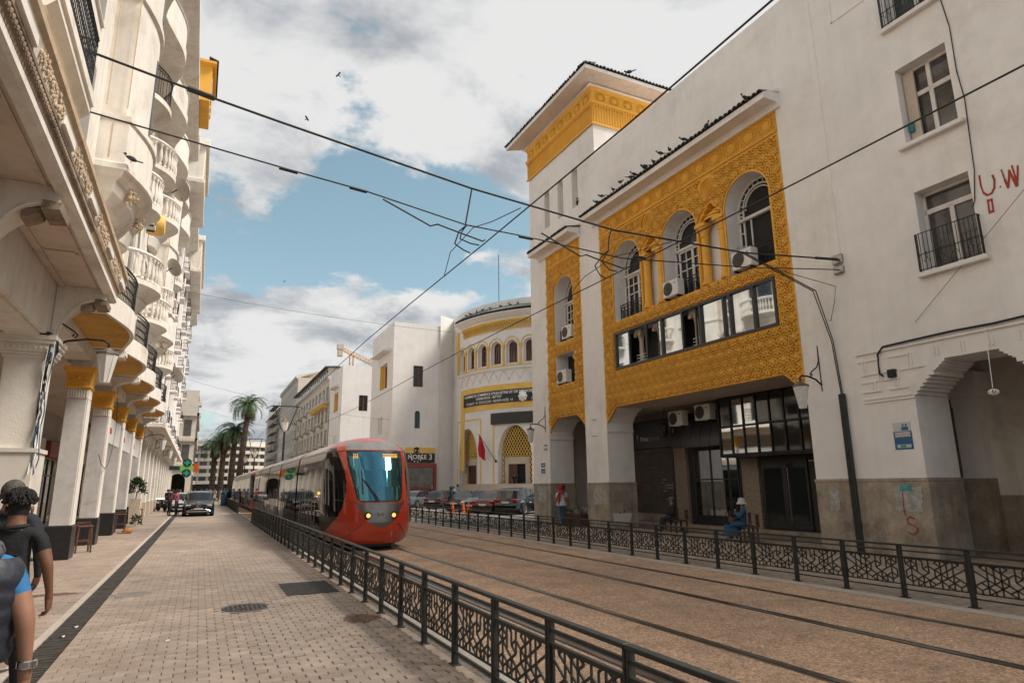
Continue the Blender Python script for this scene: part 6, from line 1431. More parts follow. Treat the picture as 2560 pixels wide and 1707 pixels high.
def tram_side(root, y0, y1, mt, za, zb, nm, nz_=6, inset=0.0, both=True):
    for s in ((-1,1) if both else (-1,)):
        m = MB(); rs = [[(TX+s*(hwz(z)-inset), y, z) for z in [za+(zb-za)*k/nz_ for k in range(nz_+1)]] for y in (y0, y1)]; m.rings(rs, close=False); o = m.build(nm, mt, root, None, 50)
    return o
def tram_roof(root, y0, y1, mt, nm, d=0.0):
    m = MB(); zs = [2.93,3.0,3.06,3.12,3.18,3.24,3.29,3.32,3.345,3.35]; prof = [(-hwz(z)-d, z+d) for z in zs]+[(hwz(z)+d, z+d) for z in reversed(zs)]
    m.rings([[(TX+x, y, z) for x, z in prof] for y in (y0, y1)], close=False); return m.build(nm, mt, root, None, 60)
def unit(root, yn, yt, seams, tail):
    cuts = [yn+DEPTH]+list(seams)+[yt]
    for i, (a, b) in enumerate(zip(cuts, cuts[1:])):
        a_ = a+(.17 if i else 0); b_ = b-.17 if i < len(cuts)-2 else b
        n = max(2, int((b_-a_)/1.6)); w_ = (b_-a_)/n
        for k in range(n):
            g0, g1 = a_+k*w_+.012, a_+(k+1)*w_-.012
            tram_side(root, g0, g1, tglass, .92, 2.62, 'window_panel', 8, random.uniform(0,.004))
            tram_side(root, g0, g1, tblack if (k+i) % 3 else tglass, .40, .90, 'lower_panel', 4)
        tram_side(root, a_, b_, tblack, .40, 2.64, 'panel_joint', 8, .02)
        tram_side(root, a_, b_, tsil, 2.635, 2.86, 'cant_rail', 3); tram_side(root, a_, b_, tblack, 2.86, 2.935, 'gutter', 2, -.006)
        tram_side(root, a_, b_, tblack, .20, .40, 'skirt', 2, .05)
        rr = .55 if i < len(cuts)-2 else 0
        tram_roof(root, a_, b_-rr, troof, 'roof'); 
        if rr: tram_roof(root, b_-rr, b_, tred, 'roof_arc', .004)
        if i:   # bellows
            m = MB(); zs = [.3,.6,1.2,1.8,2.4,2.8,2.95,3.1,3.2,3.26]; prof = [(-hwz(z)+.09, z) for z in zs]+[(hwz(z)-.09, z) for z in reversed(zs)]
            m.rings([[(TX+x, y, z) for x, z in prof] for y in (a-.17, a-.08, a, a+.08, a+.17)], close=False); m.build('bellows', rubber, root)
        # door frames
        for yy in ([a_+(b_-a_)*.30, a_+(b_-a_)*.70] if b_-a_ > 5 else []):
            for q in (-.66, 0, .66):
                m = MB(); m.bar((TX-1.338, yy+q, .42), (TX-1.335, yy+q, 1.3), .03, .012, (1,0,0)); m.bar((TX-1.335, yy+q, 1.3), (TX-1.298, yy+q, 2.62), .03, .012, (1,0,0))
                m.build('door_frame', tblack if i % 2 else tsil, root)
    m = MB(); m.box(TX-.85, TX+.85, yn+1.6, yt, .08, .32); m.build('underframe', tblack, root)
    for yy in [yn+2.6]+[s for s in seams]:
        for sx in (-.72,.72): 
            for dy in (-.8,.8): m = MB(); m.lathe([(0,-.05),(.29,-.05),(.29,.05),(0,.05)], (TX+sx, yy+dy, .30), 16, 'x'); m.build('wheel', steel, root)
unit(T, 18.75, 49.5, [27.0, 33.4, 39.2, 45.4], True)
nose(T, 52.05, -1, 60, 50)
T2 = thing('tram', 'second coupled tram unit running on behind the first', 'tram', (TX,52.4,0))
nose(T2, 52.45, 1, 60, 50); unit(T2, 52.45, 84, [60.4, 66.9, 72.4, 79.0], False)
m = MB(); m.box(TX-.2, TX+.2, 51.6, 52.9, .45, .75); m.build('coupler', tblack, T2)

# ================================================================ cars
carglass = mat('car_glass', (.012,.014,.016), .03, var=0, spec=.9); chrome = mat('chrome', (.62,.61,.60), .12, metal=1.0, var=0); plate_m = mat('number_plate', (.55,.54,.50), .5, var=.05)
tail_m = mat('tail_lamp', (.30,.012,.010), .2, var=0, coat=.5); head_m = mat('head_lamp', (.45,.45,.44), .1, metal=.3, var=0); trim_m = mat('black_trim', (.018,.018,.019), .55, var=.15); rim_m = mat('alloy_rim', (.42,.41,.40), .3, metal=.8, var=0)
def paint(name, c): return mat(name, c, .25, metal=.35, var=.04, vscale=1, coat=.8)
tyre = MB(); tyre.lathe([(.20,-.10),(.30,-.115),(.335,-.09),(.345,0),(.335,.09),(.30,.115),(.20,.10)], (0,0,0), 22, 'y'); TYRE = meshof(tyre, 'tyre', rubber, True)
rim = MB(); rim.lathe([(.205,.10),(.225,.118),(.21,.108),(.19,.06)], (0,0,0), 20, 'y', cap=False); rim.lathe([(0,.085),(.055,.09),(.055,.06)], (0,0,0), 10, 'y', cap=False)
for k in range(9):
    a = 2*pi*k/9; rim.bar((.04*cos(a),.085,.04*sin(a)), (.205*cos(a+.12),.10,.205*sin(a+.12)), .03, .03, (0,1,0)); rim.bar((.04*cos(a),.085,.04*sin(a)), (.205*cos(a-.12),.10,.205*sin(a-.12)), .02, .03, (0,1,0))
rim.lathe([(0,.03),(.2,.03)], (0,0,0), 12, 'y', cap=False)
RIM = meshof(rim, 'rim', rim_m)
def car(label, loc, heading, L, Wd, H, kind, pm, group=None, cat='car', detail=1):
    """local: +X is forward; kind = suv | sedan | hatch"""
    t = thing('parked_car' if group else 'car', label, cat, (loc[0],loc[1],0), heading, group); M = WM[t.name]
    w0 = Wd/2; belt = H*.60; hood = H*.565; zb = .24 if kind == 'suv' else .18
    # profile stations: (x/L, top height, cabin?)   rear -> front
    if kind == 'suv': st = [(0,.52,0),(.012,.66,0),(.03,.99*belt,0),(.035,belt,0),(.075,H*.90,1),(.13,H*.975,2),(.25,H*.995,2),(.45,H,2),(.60,H*.965,2),(.635,H*.93,1),(.745,belt+.04,3),(.77,hood+.015,0),(.86,hood-.02,0),(.94,hood-.09,0),(.975,hood-.20,0),(.992,.62,0),(1,.50,0)]
    elif kind == 'hatch': st = [(0,.50,0),(.012,.64,0),(.03,.97*belt,0),(.04,belt,0),(.11,H*.88,1),(.17,H*.97,2),(.30,H*.995,2),(.45,H,2),(.56,H*.965,2),(.59,H*.93,1),(.73,belt+.03,3),(.76,hood+.01,0),(.86,hood-.03,0),(.94,hood-.10,0),(.975,hood-.20,0),(.992,.58,0),(1,.46,0)]
    else: st = [(0,.52,0),(.01,.68,0),(.02,.93*belt,0),(.03,belt-.02,0),(.15,belt+.01,0),(.19,belt+.05,0),(.285,H*.90,1),(.33,H*.965,2),(.42,H,2),(.52,H*.985,2),(.575,H*.94,1),(.72,belt+.02,3),(.75,hood+.0,0),(.86,hood-.03,0),(.945,hood-.11,0),(.98,hood-.22,0),(.992,.56,0),(1,.44,0)]
    body = MB(); glass = MB(); roofm = MB(); rings_ = []
    for f, top, cab in st:
        x = (f-.5)*L; tp = 1-abs(2*f-1)**6*.16-(.03 if f > .8 else 0); w_ = w0*tp
        b = min(belt, top-.02); wr = w_*(.78 if kind != 'suv' else .82)
        if cab == 0 or cab == 3: up = [(w_*.965, b+.0), (w_*.90, top-.012), (w_*.60, top+.004), (0, top+.016)]
        else: up = [(w_*.955, b+.02), (wr*(1.02 if top < H*.93 else 1.0), top-.055), (wr*.80, top-.008), (0, top+.004)]
        half = [(0, zb), (w_*.82, zb), (w_*.97, zb+.10), (w_*.995, zb+.32), (w_, b-.12), (w_*.985, b-.01)] + up
        rings_.append(half)
    nst = len(st); npt = len(rings_[0])
    def P3(i, j, s): h_ = rings_[i][j]; return ((st[i][0]-.5)*L, s*h_[0], h_[1])
    for i in range(nst-1):
        for j in range(npt-1):
            for s in (-1, 1):
                q = [P3(i,j,s), P3(i+1,j,s), P3(i+1,j+1,s), P3(i,j+1,s)]
                c0, c1 = st[i][2], st[i+1][2]
                side = j == 6 and c0 in (1,2) and c1 in (1,2); side = side or (j == 6 and (c0, c1) in ((0,1),(1,3)) )
                screen = j >= 7 and (c0, c1) in ((0,1),(1,3)) or j >= 7 and (c0, c1) == (1, 2) and kind != 'sedan' and i < 5 and False
                (glass if side or screen else body).add(q, [(0,1,2,3)])
    for i in (0, nst-1): body.add([P3(i,j,1) for j in range(npt)]+[P3(i,j,-1) for j in reversed(range(npt))], [tuple(range(2*npt))])
    # weld by rounding for smooth shading
    def weld(mb):
        idx = {}; nv = []; nf = []
        mp = []
        for p in mb.v:
            k = (round(p.x,4), round(p.y,4), round(p.z,4))
            if k not in idx: idx[k] = len(nv); nv.append(p)
            mp.append(idx[k])
        for f in mb.f:
            g = []
            for q in f:
                if mp[q] not in g: g.append(mp[q])
            if len(g) > 2: nf.append(g)
        mb.v = nv; mb.f = nf; mb.mi = [0]*len(nf); return mb
    weld(body).build('body', pm, t, M, 32); weld(glass).build('window_glass', carglass, t, M, 40)
    pl = MB()
    for f in ((.30,.46,.62) if kind != 'sedan' else (.34,.50,.60)):
        x = (f-.5)*L
        for s in (-1,1): pl.bar((x-.02, s*w0*.955, belt-.0), (x+.02, s*w0*(.80 if kind != 'suv' else .83)*1.01, H*.93), .06, .03, (0,s,0))
    pl.build('window_pillar', trim_m, t, M)
    m = MB(); m.box(-L*.44, L*.44, -w0*.99, w0*.99, zb-.06, zb+.12); m.build('sill', trim_m, t, M)
    wr_ = .345 if kind == 'suv' else .315; wx = (-L*.295, L*.315)
    for x in wx:
        for s in (-1, 1):
            m = MB(); m.lathe([(0,0),(wr_+.06,0),(wr_+.06,.012)], (0,0,0), 22, 'y', cap=False); m.xform(Matrix.Translation((x, s*(w0*1.0-.004), wr_)) @ (Matrix.Identity(4) if s > 0 else Matrix.Rotation(pi,4,'Z'))); m.build('wheel_arch', trim_m, t, M)
            o = bpy.data.objects.new('wheel', TYRE); COL.objects.link(o); o.parent = t; o.location = (x, s*(w0-.085), wr_); o.rotation_euler = (0,.4,0 if s > 0 else pi); k = wr_/.345; o.scale = (k,1,k)
            r = bpy.data.objects.new('rim', RIM); COL.objects.link(r); r.parent = o
    for s in (-1, 1):
        m = MB(); m.bbox(L*.5-.30, L*.5-.015, min(s*w0*.50,s*w0*.86), max(s*w0*.50,s*w0*.86), hood-.30, hood-.155, .05); m.build('headlight', head_m, t, M, 40)
        m = MB(); m.bbox(-L*.5-.012, -L*.5+.16, min(s*w0*.52,s*w0*.90), max(s*w0*.52,s*w0*.90), belt-.20, belt-.03, .04); m.build('tail_light', tail_m, t, M, 40)
        m = MB(); m.bbox(L*.13, L*.13+.14, min(s*w0*.98,s*w0*1.12), max(s*w0*.98,s*w0*1.12), belt+.0, belt+.13, .04); m.build('wing_mirror', pm, t, M, 40)
        for hx in (-.08, .13): m = MB(); m.bbox(L*hx-.09, L*hx+.09, s*w0-.012, s*w0+.018, belt-.13, belt-.09, .01); m.build('door_handle', pm, t, M)
        m = MB()
        for hx in (-.155, .02, .20): m.bar((L*hx, s*(w0+.001), zb+.14), (L*hx+.02, s*(w0*.99+.002), belt-.02), .012, .006, (0,1,0))
        m.build('door_seam', trim_m, t, M)
    m = MB(); m.bbox(-L*.5-.03, -L*.5, -.26, .26, belt-.36 if kind != 'suv' else belt-.30, belt-.25 if kind != 'suv' else belt-.19, .008); m.build('rear_plate', plate_m, t, M)
    m = MB(); m.bbox(L*.5-.0, L*.5+.025, -.26, .26, .42, .53, .008); m.build('front_plate', plate_m, t, M)
    m = MB(); m.bbox(L*.5-.10, L*.5+.008, -w0*.46, w0*.46, hood-.36, hood-.16, .03); m.build('grille', trim_m, t, M)
    m = MB(); m.bbox(L*.5-.12, L*.5+.012, -w0*.80, w0*.80, .25, .40, .04); m.bbox(-L*.5-.012, -L*.5+.12, -w0*.84, w0*.84, .26, .46, .04); m.build('lower_bumper', trim_m, t, M)
    m = MB(); m.box(-L*.5+.3, L*.5-.3, -w0*.6, w0*.6, .12, zb); m.build('underbody', trim_m, t, M)
    if kind == 'suv':
        m = MB(); 
        for s in (-1,1): m.tube([(-L*.28, s*w0*.66, H+.0), (-L*.26, s*w0*.66, H+.045), (L*.06, s*w0*.66, H+.04), (L*.09, s*w0*.66, H-.02)], .018, 5)
        m.build('roof_rail', chrome, t, M)
    return t, M
blk = paint('black_paint', (.012,.013,.015)); grp = paint('graphite_paint', (.045,.048,.052)); silv = paint('silver_blue_paint', (.20,.23,.26)); maroon = paint('maroon_paint', (.085,.022,.018)); bgrey = paint('blue_grey_paint', (.09,.115,.15)); dk2 = paint('dark_teal_paint', (.018,.026,.032)); whp = paint('white_paint_car', (.55,.55,.54))
ct, cm = car('black off-road car with a round star badge driving towards the viewer', (.02,51.0,0), -pi/2, 4.65, 1.89, 1.64, 'suv', blk)
m = MB(); m.tube([(2.345, .165*cos(2*pi*k/20), .775+.165*sin(2*pi*k/20)) for k in range(21)], .02, 5)
for k in range(3): a = pi/2+2*pi*k/3; m.bar((2.345,0,.775), (2.345,.15*cos(a),.775+.15*sin(a)), .03, .02, (1,0,0))
m.build('star_badge', chrome, ct, cm)
m = MB(); m.bar((2.345,-.62,.78), (2.345,-.18,.78), .05, .03); m.bar((2.345,.18,.78), (2.345,.62,.78), .05, .03); m.tube([(2.35,-.72,.36),(2.36,-.45,.46),(2.36,.45,.46),(2.35,.72,.36)], .022, 5); m.tube([(2.35,-.70,.32),(2.36,.70,.32)], .02, 5); m.build('grille_chrome', chrome, ct, cm)
car('white car half hidden behind the black off-road car', (-1.15,61,0), -pi/2, 4.4, 1.8, 1.5, 'sedan', whp)
PG = 'cars parked in a row before the rounded building'
hd = radians(38)
for (x, y, kind, pm, lab, rev, Lc, Hc) in ((18.55,38.55,'suv',dk2,'black off-road car with a roof rail, nearest in the parked row, partly behind the pier',0,4.5,1.66),(18.0,40.9,'sedan',maroon,'maroon saloon car parked beside the blue-grey one',0,4.6,1.46),(18.1,43.6,'hatch',bgrey,'blue-grey car parked nose out between maroon and black cars',1,4.3,1.56),(17.9,46.0,'sedan',blk,'black saloon car in the middle of the parked row',0,4.6,1.44),(18.3,52.4,'hatch',blk,'black hatchback with a spoiler parked behind the woman in black',0,4.3,1.47),(17.0,56.2,'sedan',silv,'silver saloon car parked at the left end of the row',0,4.5,1.46),(15.6,60.0,'hatch',grp,'dark car just showing behind the tram front',0,4.2,1.5)):
    pr = hd + (pi if rev else 0); car(lab, (x+.5,y+.2,0), pr, Lc, 1.82, Hc, kind, pm, PG)
car('black car with multi-spoke wheels seen through the passage', (22.0,38.3,0), radians(205), 4.5, 1.85, 1.60, 'suv', blk, PG); car('dark estate car behind the one in the passage', (25.6,44.6,0), radians(30), 4.5, 1.82, 1.60, 'suv', grp, PG)
for k, (x, y, lab, pm) in enumerate(((-2.9,84,'pale car queueing far down the street on the left',whp),(-.6,96,'white car far down the street among the crowd',whp),(1.2,108,'silver car at the far end of the street',silv))): car(lab, (x,y,0), -pi/2, 4.2, 1.75, 1.5, 'hatch', pm)
# traffic cones
conem = mat('cone_orange', (.62,.10,.012), .6, var=.1)
for x, y, lab in ((16.1,43.6,'tall orange traffic cone beside the woman in black'),(16.4,42.3,'orange traffic cone before the black saloon'),(16.1,40.6,'orange traffic cone nearest the maroon saloon')):
    t = thing('traffic_cone', lab, 'traffic cone', (x,y,0), 0, 'traffic cones by the parked cars'); m = MB(); m.lathe([(.14,.03),(.10,.25),(.03,.72),(.0,.73)], (x,y,0), 12); m.build('cone', conem, t, None, True); m = MB(); m.bbox(x-.2,x+.2,y-.2,y+.2,0,.04,.01); m.build('cone_base', conem, t)
# motorbikes parked by the arcade
def motorbike(label, loc, rz):
    t = thing('motorbike', label, 'motorbike', (*loc,0), rz); M = WM[t.name]
    for x in (-.62,.64):
        m = MB(); m.lathe([(.22,-.05),(.29,-.05),(.31,0),(.29,.05),(.22,.05)], (x,0,.31), 18, 'y'); m.build('wheel', rubber, t, M, True)
    m = MB(); m.ball((.12,0,.78), .2, 10, 7, (1.4,.7,.8)); m.build('fuel_tank', blk, t, M, True); m = MB(); m.bbox(-.75,-.05,-.13,.13,.72,.84,.05); m.build('seat', trim_m, t, M)
    m = MB(); m.bbox(-.25,.25,-.14,.14,.28,.62,.06); m.build('engine', castiron, t, M); m = MB(); m.tube([(.64,0,.31),(.45,0,.95)], .03, 6); m.tube([(.45,-.35,1.02),(.45,0,.98),(.45,.35,1.02)], .018, 6); m.tube([(-.62,.1,.31),(-.2,.1,.5)], .03, 6); m.build('forks_and_bars', steel, t, M); m = MB(); m.ball((.56,0,.88), .1, 8, 5); m.build('headlight', head_m, t, M, True)
motorbike('motorbike parked by the plain columns on the left', (-2.75,62.5), 2.0); motorbike('second motorbike parked behind the first by the columns', (-3.0,66), 2.2)

# ================================================================ people
skin1 = mat('skin_tan', (.30,.15,.09), .55, var=.08, vscale=8); skin2 = mat('skin_brown', (.20,.095,.055), .55, var=.08, vscale=8)
hairm = mat('hair_black', (.012,.010,.009), .75, var=.3, vscale=40, bump=.6, bscale=90); hairg = mat('hair_grey', (.09,.08,.072), .75, var=.4, vscale=40, bump=.5, bscale=90)
def cl(name, c, r=.85, v=.14): 
    return MAT[name] if name in MAT else mat(name, c, r, var=v, vscale=6, bump=.9, bscale=8)
NAVY = cl('cloth_navy', (.018,.022,.032)); BLACK = cl('cloth_black', (.013,.013,.014)); JEANS = cl('cloth_jeans', (.05,.13,.20)); BLUE = cl('cloth_blue', (.03,.16,.36)); WHITE = cl('cloth_white', (.52,.52,.52)); REDC = cl('cloth_red', (.36,.018,.022)); PINK = cl('cloth_pink', (.30,.055,.115)); LBLUE = cl('cloth_light_blue', (.22,.36,.47)); GREY = cl('cloth_grey', (.13,.125,.12)); DBLUE = cl('cloth_deep_blue', (.018,.075,.15)); BEIGE = cl('cloth_beige', (.38,.31,.23)); SHOE = cl('shoe_dark', (.02,.018,.016)); BROWN = cl('leather_brown', (.13,.045,.02))
BASE = dict(pel=(0,0,.95,.135), spi=(0,.0,1.14,.125), che=(0,0,1.31,.145), neck=(0,-.01,1.48,.058), hb=(0,.015,1.57,.072), head=(0,.02,1.65,.098), top=(0,.01,1.73,.07))
for s, n in ((-1,'L'),(1,'R')):
    BASE.update({'hip'+n:(s*.095,0,.90,.092),'kne'+n:(s*.105,.01,.49,.06),'ank'+n:(s*.105,-.02,.09,.042),'toe'+n:(s*.125,.15,.045,.038),'clav'+n:(s*.10,0,1.415,.075),'sho'+n:(s*.185,0,1.41,.068),'elb'+n:(s*.245,-.02,1.13,.047),'wri'+n:(s*.265,.04,.88,.030),'han'+n:(s*.265,.06,.80,.036)})
BON = [('pel','spi'),('spi','che'),('che','neck'),('neck','hb'),('hb','head'),('head','top')]
for n in 'LR': BON += [('pel','hip'+n),('hip'+n,'kne'+n),('kne'+n,'ank'+n),('ank'+n,'toe'+n),('che','clav'+n),('clav'+n,'sho'+n),('sho'+n,'elb'+n),('elb'+n,'wri'+n),('wri'+n,'han'+n)]
def person(label, loc, rz, pose=None, top=GREY, legs=NAVY, skin=None, hair=hairm, sleeve='long', sc=1.0, fingers=False, sub=1, group=None, hat=None, build=1.0, shoes=None, dress=None, hairstyle='short', name='person'):
    """local frame faces +Y; returns the root"""
    skin = skin or skin1; J = dict(BASE)
    if pose: 
        for k, v in pose.items(): J[k] = tuple(v) if len(v) == 4 else (*v, J[k][3])
    bones = list(BON)
    names = list(J); ix = {k: i for i, k in enumerate(names)}
    me = bpy.data.meshes.new('skel'); me.from_pydata([J[k][:3] for k in names], [(ix[a], ix[b]) for a, b in bones], []); me.update()
    ob = bpy.data.objects.new('skel', me); COL.objects.link(ob)
    sk = ob.modifiers.new('s', 'SKIN'); sk.use_smooth_shade = True
    lay = me.skin_vertices[0].data
    for k in names:
        r = J[k][3]; b = build if k in ('pel','spi','che','hipL','hipR','kneL','kneR','shoL','shoR','elbL','elbR') else 1.0
        rx = r*b; ry = r*b*(.78 if k in ('che','spi','pel') else 1.0)
        lay[ix[k]].radius = (rx, rx if k not in ('che','spi','pel') else ry); lay[ix[k]].use_root = (k == 'pel')
    ss = ob.modifiers.new('u', 'SUBSURF'); ss.levels = sub; ss.render_levels = sub
    bpy.context.view_layer.update()
    ev = ob.evaluated_get(bpy.context.evaluated_depsgraph_get()); bm_ = bpy.data.meshes.new_from_object(ev); bpy.data.objects.remove(ob, do_unlink=True)
    bm_.materials.clear(); mats = [skin, top, legs, hair, shoes or SHOE]
    for mm in mats: bm_.materials.append(mm)
    segs = [(Vector(J[a][:3]), Vector(J[b][:3]), a, b, J[a][3], J[b][3]) for a, b in bones]
    neckz = J['neck'][2]; hd_ = Vector(J['head'][:3]); idx = []
    for p in bm_.polygons:
        c = p.center; best = 1e9; bb = None
        for A, B, a, b, ra, rb in segs:
            ab = B-A; t_ = max(0, min(1, (c-A).dot(ab)/max(ab.length_squared,1e-9))); d = (c-A-ab*t_).length-(ra+(rb-ra)*t_)
            if d < best: best = d; bb = (a, b, t_)
        a, b, t_ = bb; k = 1
        if a in ('hb','head') or b in ('hb','head') or (a == 'neck'): 
            k = 0
            rel = c-hd_
            if hairstyle != 'none' and (rel.z > .045 or (rel.y < -.01 and rel.z > -.07)): k = 3
        elif a == 'che' and b == 'neck': k = 1 if t_ < .72 else 0
        elif a.startswith('elb') or (a.startswith('sho') and t_ > .55): k = 1 if sleeve == 'long' else 0
        elif a.startswith(('wri','han','f','t')) and a != 'top': k = 0
        elif a.startswith('hip') or b.startswith('hip'): k = 2
        elif a == 'pel' and b == 'spi': k = 2 if t_ < .18 else 1
        elif a.startswith('kne'): k = 2
        elif a.startswith('ank'): k = 4
        idx.append(k)
    bm_.polygons.foreach_set('material_index', idx); bm_.polygons.foreach_set('use_smooth', [True]*len(idx))
    t = thing(name, label, 'person', loc, rz, group, sc)
    o = bpy.data.objects.new('body', bm_); COL.objects.link(o); o.parent = t
    L0 = Matrix()
    def loc_build(mb, nm, mt, sm=True): return mb.build(nm, mt, t, None, sm, None, True)
    hx, hy, hz, _ = J['head']
    if hairstyle == 'curly':
        r = random.Random(5); m = MB()
        for k in range(520):
            a = r.uniform(0,2*pi); e = r.uniform(-.2,1.5); v = Vector((cos(a)*cos(e), sin(a)*cos(e)-.12, sin(e)*.95)); m.ball(Vector((hx,hy,hz+.045))+v*r.uniform(.098,.118), r.uniform(.010,.020), 4, 3)
        loc_build(m, 'hair', hair)
    elif hairstyle == 'short':
        m = MB(); m.ball((hx, hy-.012, hz+.018), .112, 12, 8, (.93,1.0,1.02)); mm = MB()
        keep = [f for f in m.f if sum(m.v[i].z for i in f)/len(f) > hz+.035 or (sum(m.v[i].y for i in f)/len(f) < hy-.01 and sum(m.v[i].z for i in f)/len(f) > hz-.06)]
        m.f = keep; m.mi = [0]*len(keep); loc_build(m, 'hair', hair)
    elif hairstyle == 'hijab':
        m = MB(); m.ball((hx, hy-.015, hz+.005), .128, 14, 10, (.95,1.0,1.15)); m.lathe([(.10,hz-.08),(.15,hz-.18),(.20,hz-.26)], (0,-.01,0), 14, cap=False); loc_build(m, 'headscarf', hat or REDC); hat = None
    if hair is not None and hairstyle != 'hijab' and sub > 1:
        for s in (-1, 1): m = MB(); m.ball((hx+s*.098, hy-.0, hz-.03), .03, 7, 5, (.45,.8,1.2)); loc_build(m, 'ear', skin)
    if sub > 0 and hairstyle != 'hijab':
        m = MB(); m.ball((hx, hy+.10, hz-.025), .022, 6, 4, (.8,1.0,1.4)); loc_build(m, 'nose', skin); m = MB()
        for s in (-1,1): m.ball((hx+s*.036, hy+.088, hz+.005), .011, 5, 4)
        loc_build(m, 'eye', hairm); m = MB(); m.ball((hx, hy+.092, hz-.065), .018, 6, 3, (1.3,.5,.4)); loc_build(m, 'mouth', skin2)
    if fingers:
        for n, s in (('L',-1),('R',1)):
            h_ = Vector(J['han'+n][:3]); w_ = Vector(J['wri'+n][:3]); d = (h_-w_).normalized(); sd_ = Vector((0,1,0)); sd_ = (sd_-d*sd_.dot(d)).normalized(); ins = Vector((-s,0,0)); ins = (ins-d*ins.dot(d)).normalized()
            m = MB(); rs = []
            for u, a_, b_ in ((-.055,.026,.024),(-.02,.030,.032),(.015,.026,.043),(.05,.023,.045),(.075,.017,.040)):
                c = h_+d*u; rs.append([c+ins*(a_*cos(q_))+sd_*(b_*sin(q_)) for q_ in [2*pi*k/12 for k in range(12)]])
            m.rings(rs, True, True)
            for o_, ln, r_ in ((-.033,.070,.0095),(-.011,.080,.0105),(.011,.083,.0108),(.033,.074,.0102)):
                b0 = h_+d*.055+sd_*o_; b1 = b0+d*ln*.42+ins*.006; b2 = b1+d*ln*.30+ins*.022; b3 = b2+d*ln*.08+ins*.030
                m.tube([b0,b1,b2,b3], [r_*1.15,r_*1.05,r_,r_*.75], 8)
            t0 = h_+d*(-.01)+sd_*.034; m.tube([t0, t0+sd_*.022+d*.032+ins*.012, t0+sd_*.020+d*.062+ins*.026, t0+sd_*.012+d*.082+ins*.034], [.0145,.0135,.012,.009], 8)
            loc_build(m, 'hand', skin)
    if hat is not None:
        m = MB()
        if hat == 'cap': m.ball((hx,hy-.005,hz+.05), .116, 12, 7, (1,1,.75)); m.grid(lambda u, v: (hx+(u-.5)*.17, hy+.09+.11*v, hz+.055-.03*v*v-.03*(2*u-1)**2), 6, 4); loc_build(m, 'cap', GREY)
        else: m.lathe([(.0,hz+.16),(.09,hz+.15),(.118,hz+.08),(.125,hz+.02),(.175,hz-.035),(.17,hz-.04)], (hx,hy,0), 16, cap=False); loc_build(m, 'bucket_hat', WHITE)
    if dress is not None:
        m = MB(); m.lathe([(.20*build,1.05),(.235*build,.85),(.26*build,.45),(.31*build,.10)], (0,0,0), 16, cap=False); loc_build(m, 'robe', dress)
    return t
walkA = dict(kneR=(.10,.10,.50),ankR=(.10,.24,.11),toeR=(.11,.38,.06),kneL=(-.10,-.02,.50),ankL=(-.10,-.30,.13),toeL=(-.11,-.20,.04))
# three men walking away on the left
P1 = person('man in a navy quilted vest over a blue T-shirt, cut off by the left edge', (-1.08,4.45,0), 0, dict(walkA, shoR=(.195,0,1.41),elbR=(.30,-.05,1.13),wriR=(.325,-.02,.90),hanR=(.325,.01,.81)), top=BLUE, legs=NAVY, skin=skin1, sleeve='short', fingers=True, sub=2, build=1.08)
# quilted vest: stacked padded rings with arm holes left free
m = MB(); rs = []
for k in range(27):
    z = .93+k*.02; puff = .010*abs(sin(pi*(k % 4.5)/4.5)); w_ = .232+.030*min(1,(z-.9)/.4) - max(0,(z-1.38)*.8); rs.append([(cos(a)*(w_+puff)*1.02, sin(a)*(w_*.72+puff), z) for a in [2*pi*q/28 for q in range(28)]])
m.rings(rs, True, False); m.build('quilted_vest', cl('quilted_navy', (.020,.024,.034), .55), P1, None, 60, None, True)
m = MB(); m.tube([(.12*cos(a), -.05+.12*sin(a), 1.48+.03*sin(a)) for a in [2*pi*q/16 for q in range(17)]], .05, 7); m.grid(lambda u, v: ((u-.5)*.28, -.13-.10*sin(pi*v)*sin(pi*u), 1.50-.24*v), 8, 6); m.build('hood', cl('hood_grey', (.07,.075,.08)), P1, None, 60, None, True)
m = MB(); w_ = (.325,-.02,.905); m.lathe([(.036,-.02),(.041,-.015),(.041,.015),(.036,.02)], w_, 14, cap=False); m.bbox(w_[0]+.03, w_[0]+.05, w_[1]-.022, w_[1]+.022, w_[2]-.022, w_[2]+.022, .006); m.build('wristwatch', chrome, P1, None, True, None, True)
P2 = person('man with curly black hair in a black polo shirt', (-1.42,7.08,0), -.12, dict(walkA, elbR=(.28,-.03,1.16),wriR=(.30,.05,.93),hanR=(.30,.07,.85)), top=BLACK, legs=BLACK, skin=skin2, sleeve='short', fingers=True, sub=2, hairstyle='curly', build=1.04, sc=1.01)
m = MB(); m.tube([(.085*cos(a), -.005+.075*sin(a), 1.475+.01*cos(a)) for a in [2*pi*q/14 for q in range(15)]], .022, 6); m.build('collar', BLACK, P2, None, True, None, True)
m = MB(); m.bbox(-.16,.16,-.22,-.10,.92,1.04,.04); m.tube([(.20*cos(a), .15*sin(a), .98) for a in [2*pi*q/20 for q in range(21)]], .016, 5); m.build('waist_bag', cl('bag_black', (.022,.022,.024), .5), P2, None, 40, None, True)
P3_ = person('grey-haired man in a navy jacket walking ahead', (-1.74,8.35,0), -.05, dict(walkA, elbR=(.285,-.05,1.14),wriR=(.30,-.03,.88)), top=NAVY, legs=GREY, skin=skin1, hair=hairg, fingers=True, sub=2, build=1.2, sc=1.075)
m = MB(); m.tube([(.095*cos(a), -.005+.08*sin(a), 1.47) for a in [2*pi*q/14 for q in range(15)]], .028, 6); m.build('jacket_collar', NAVY, P3_, None, True, None, True)
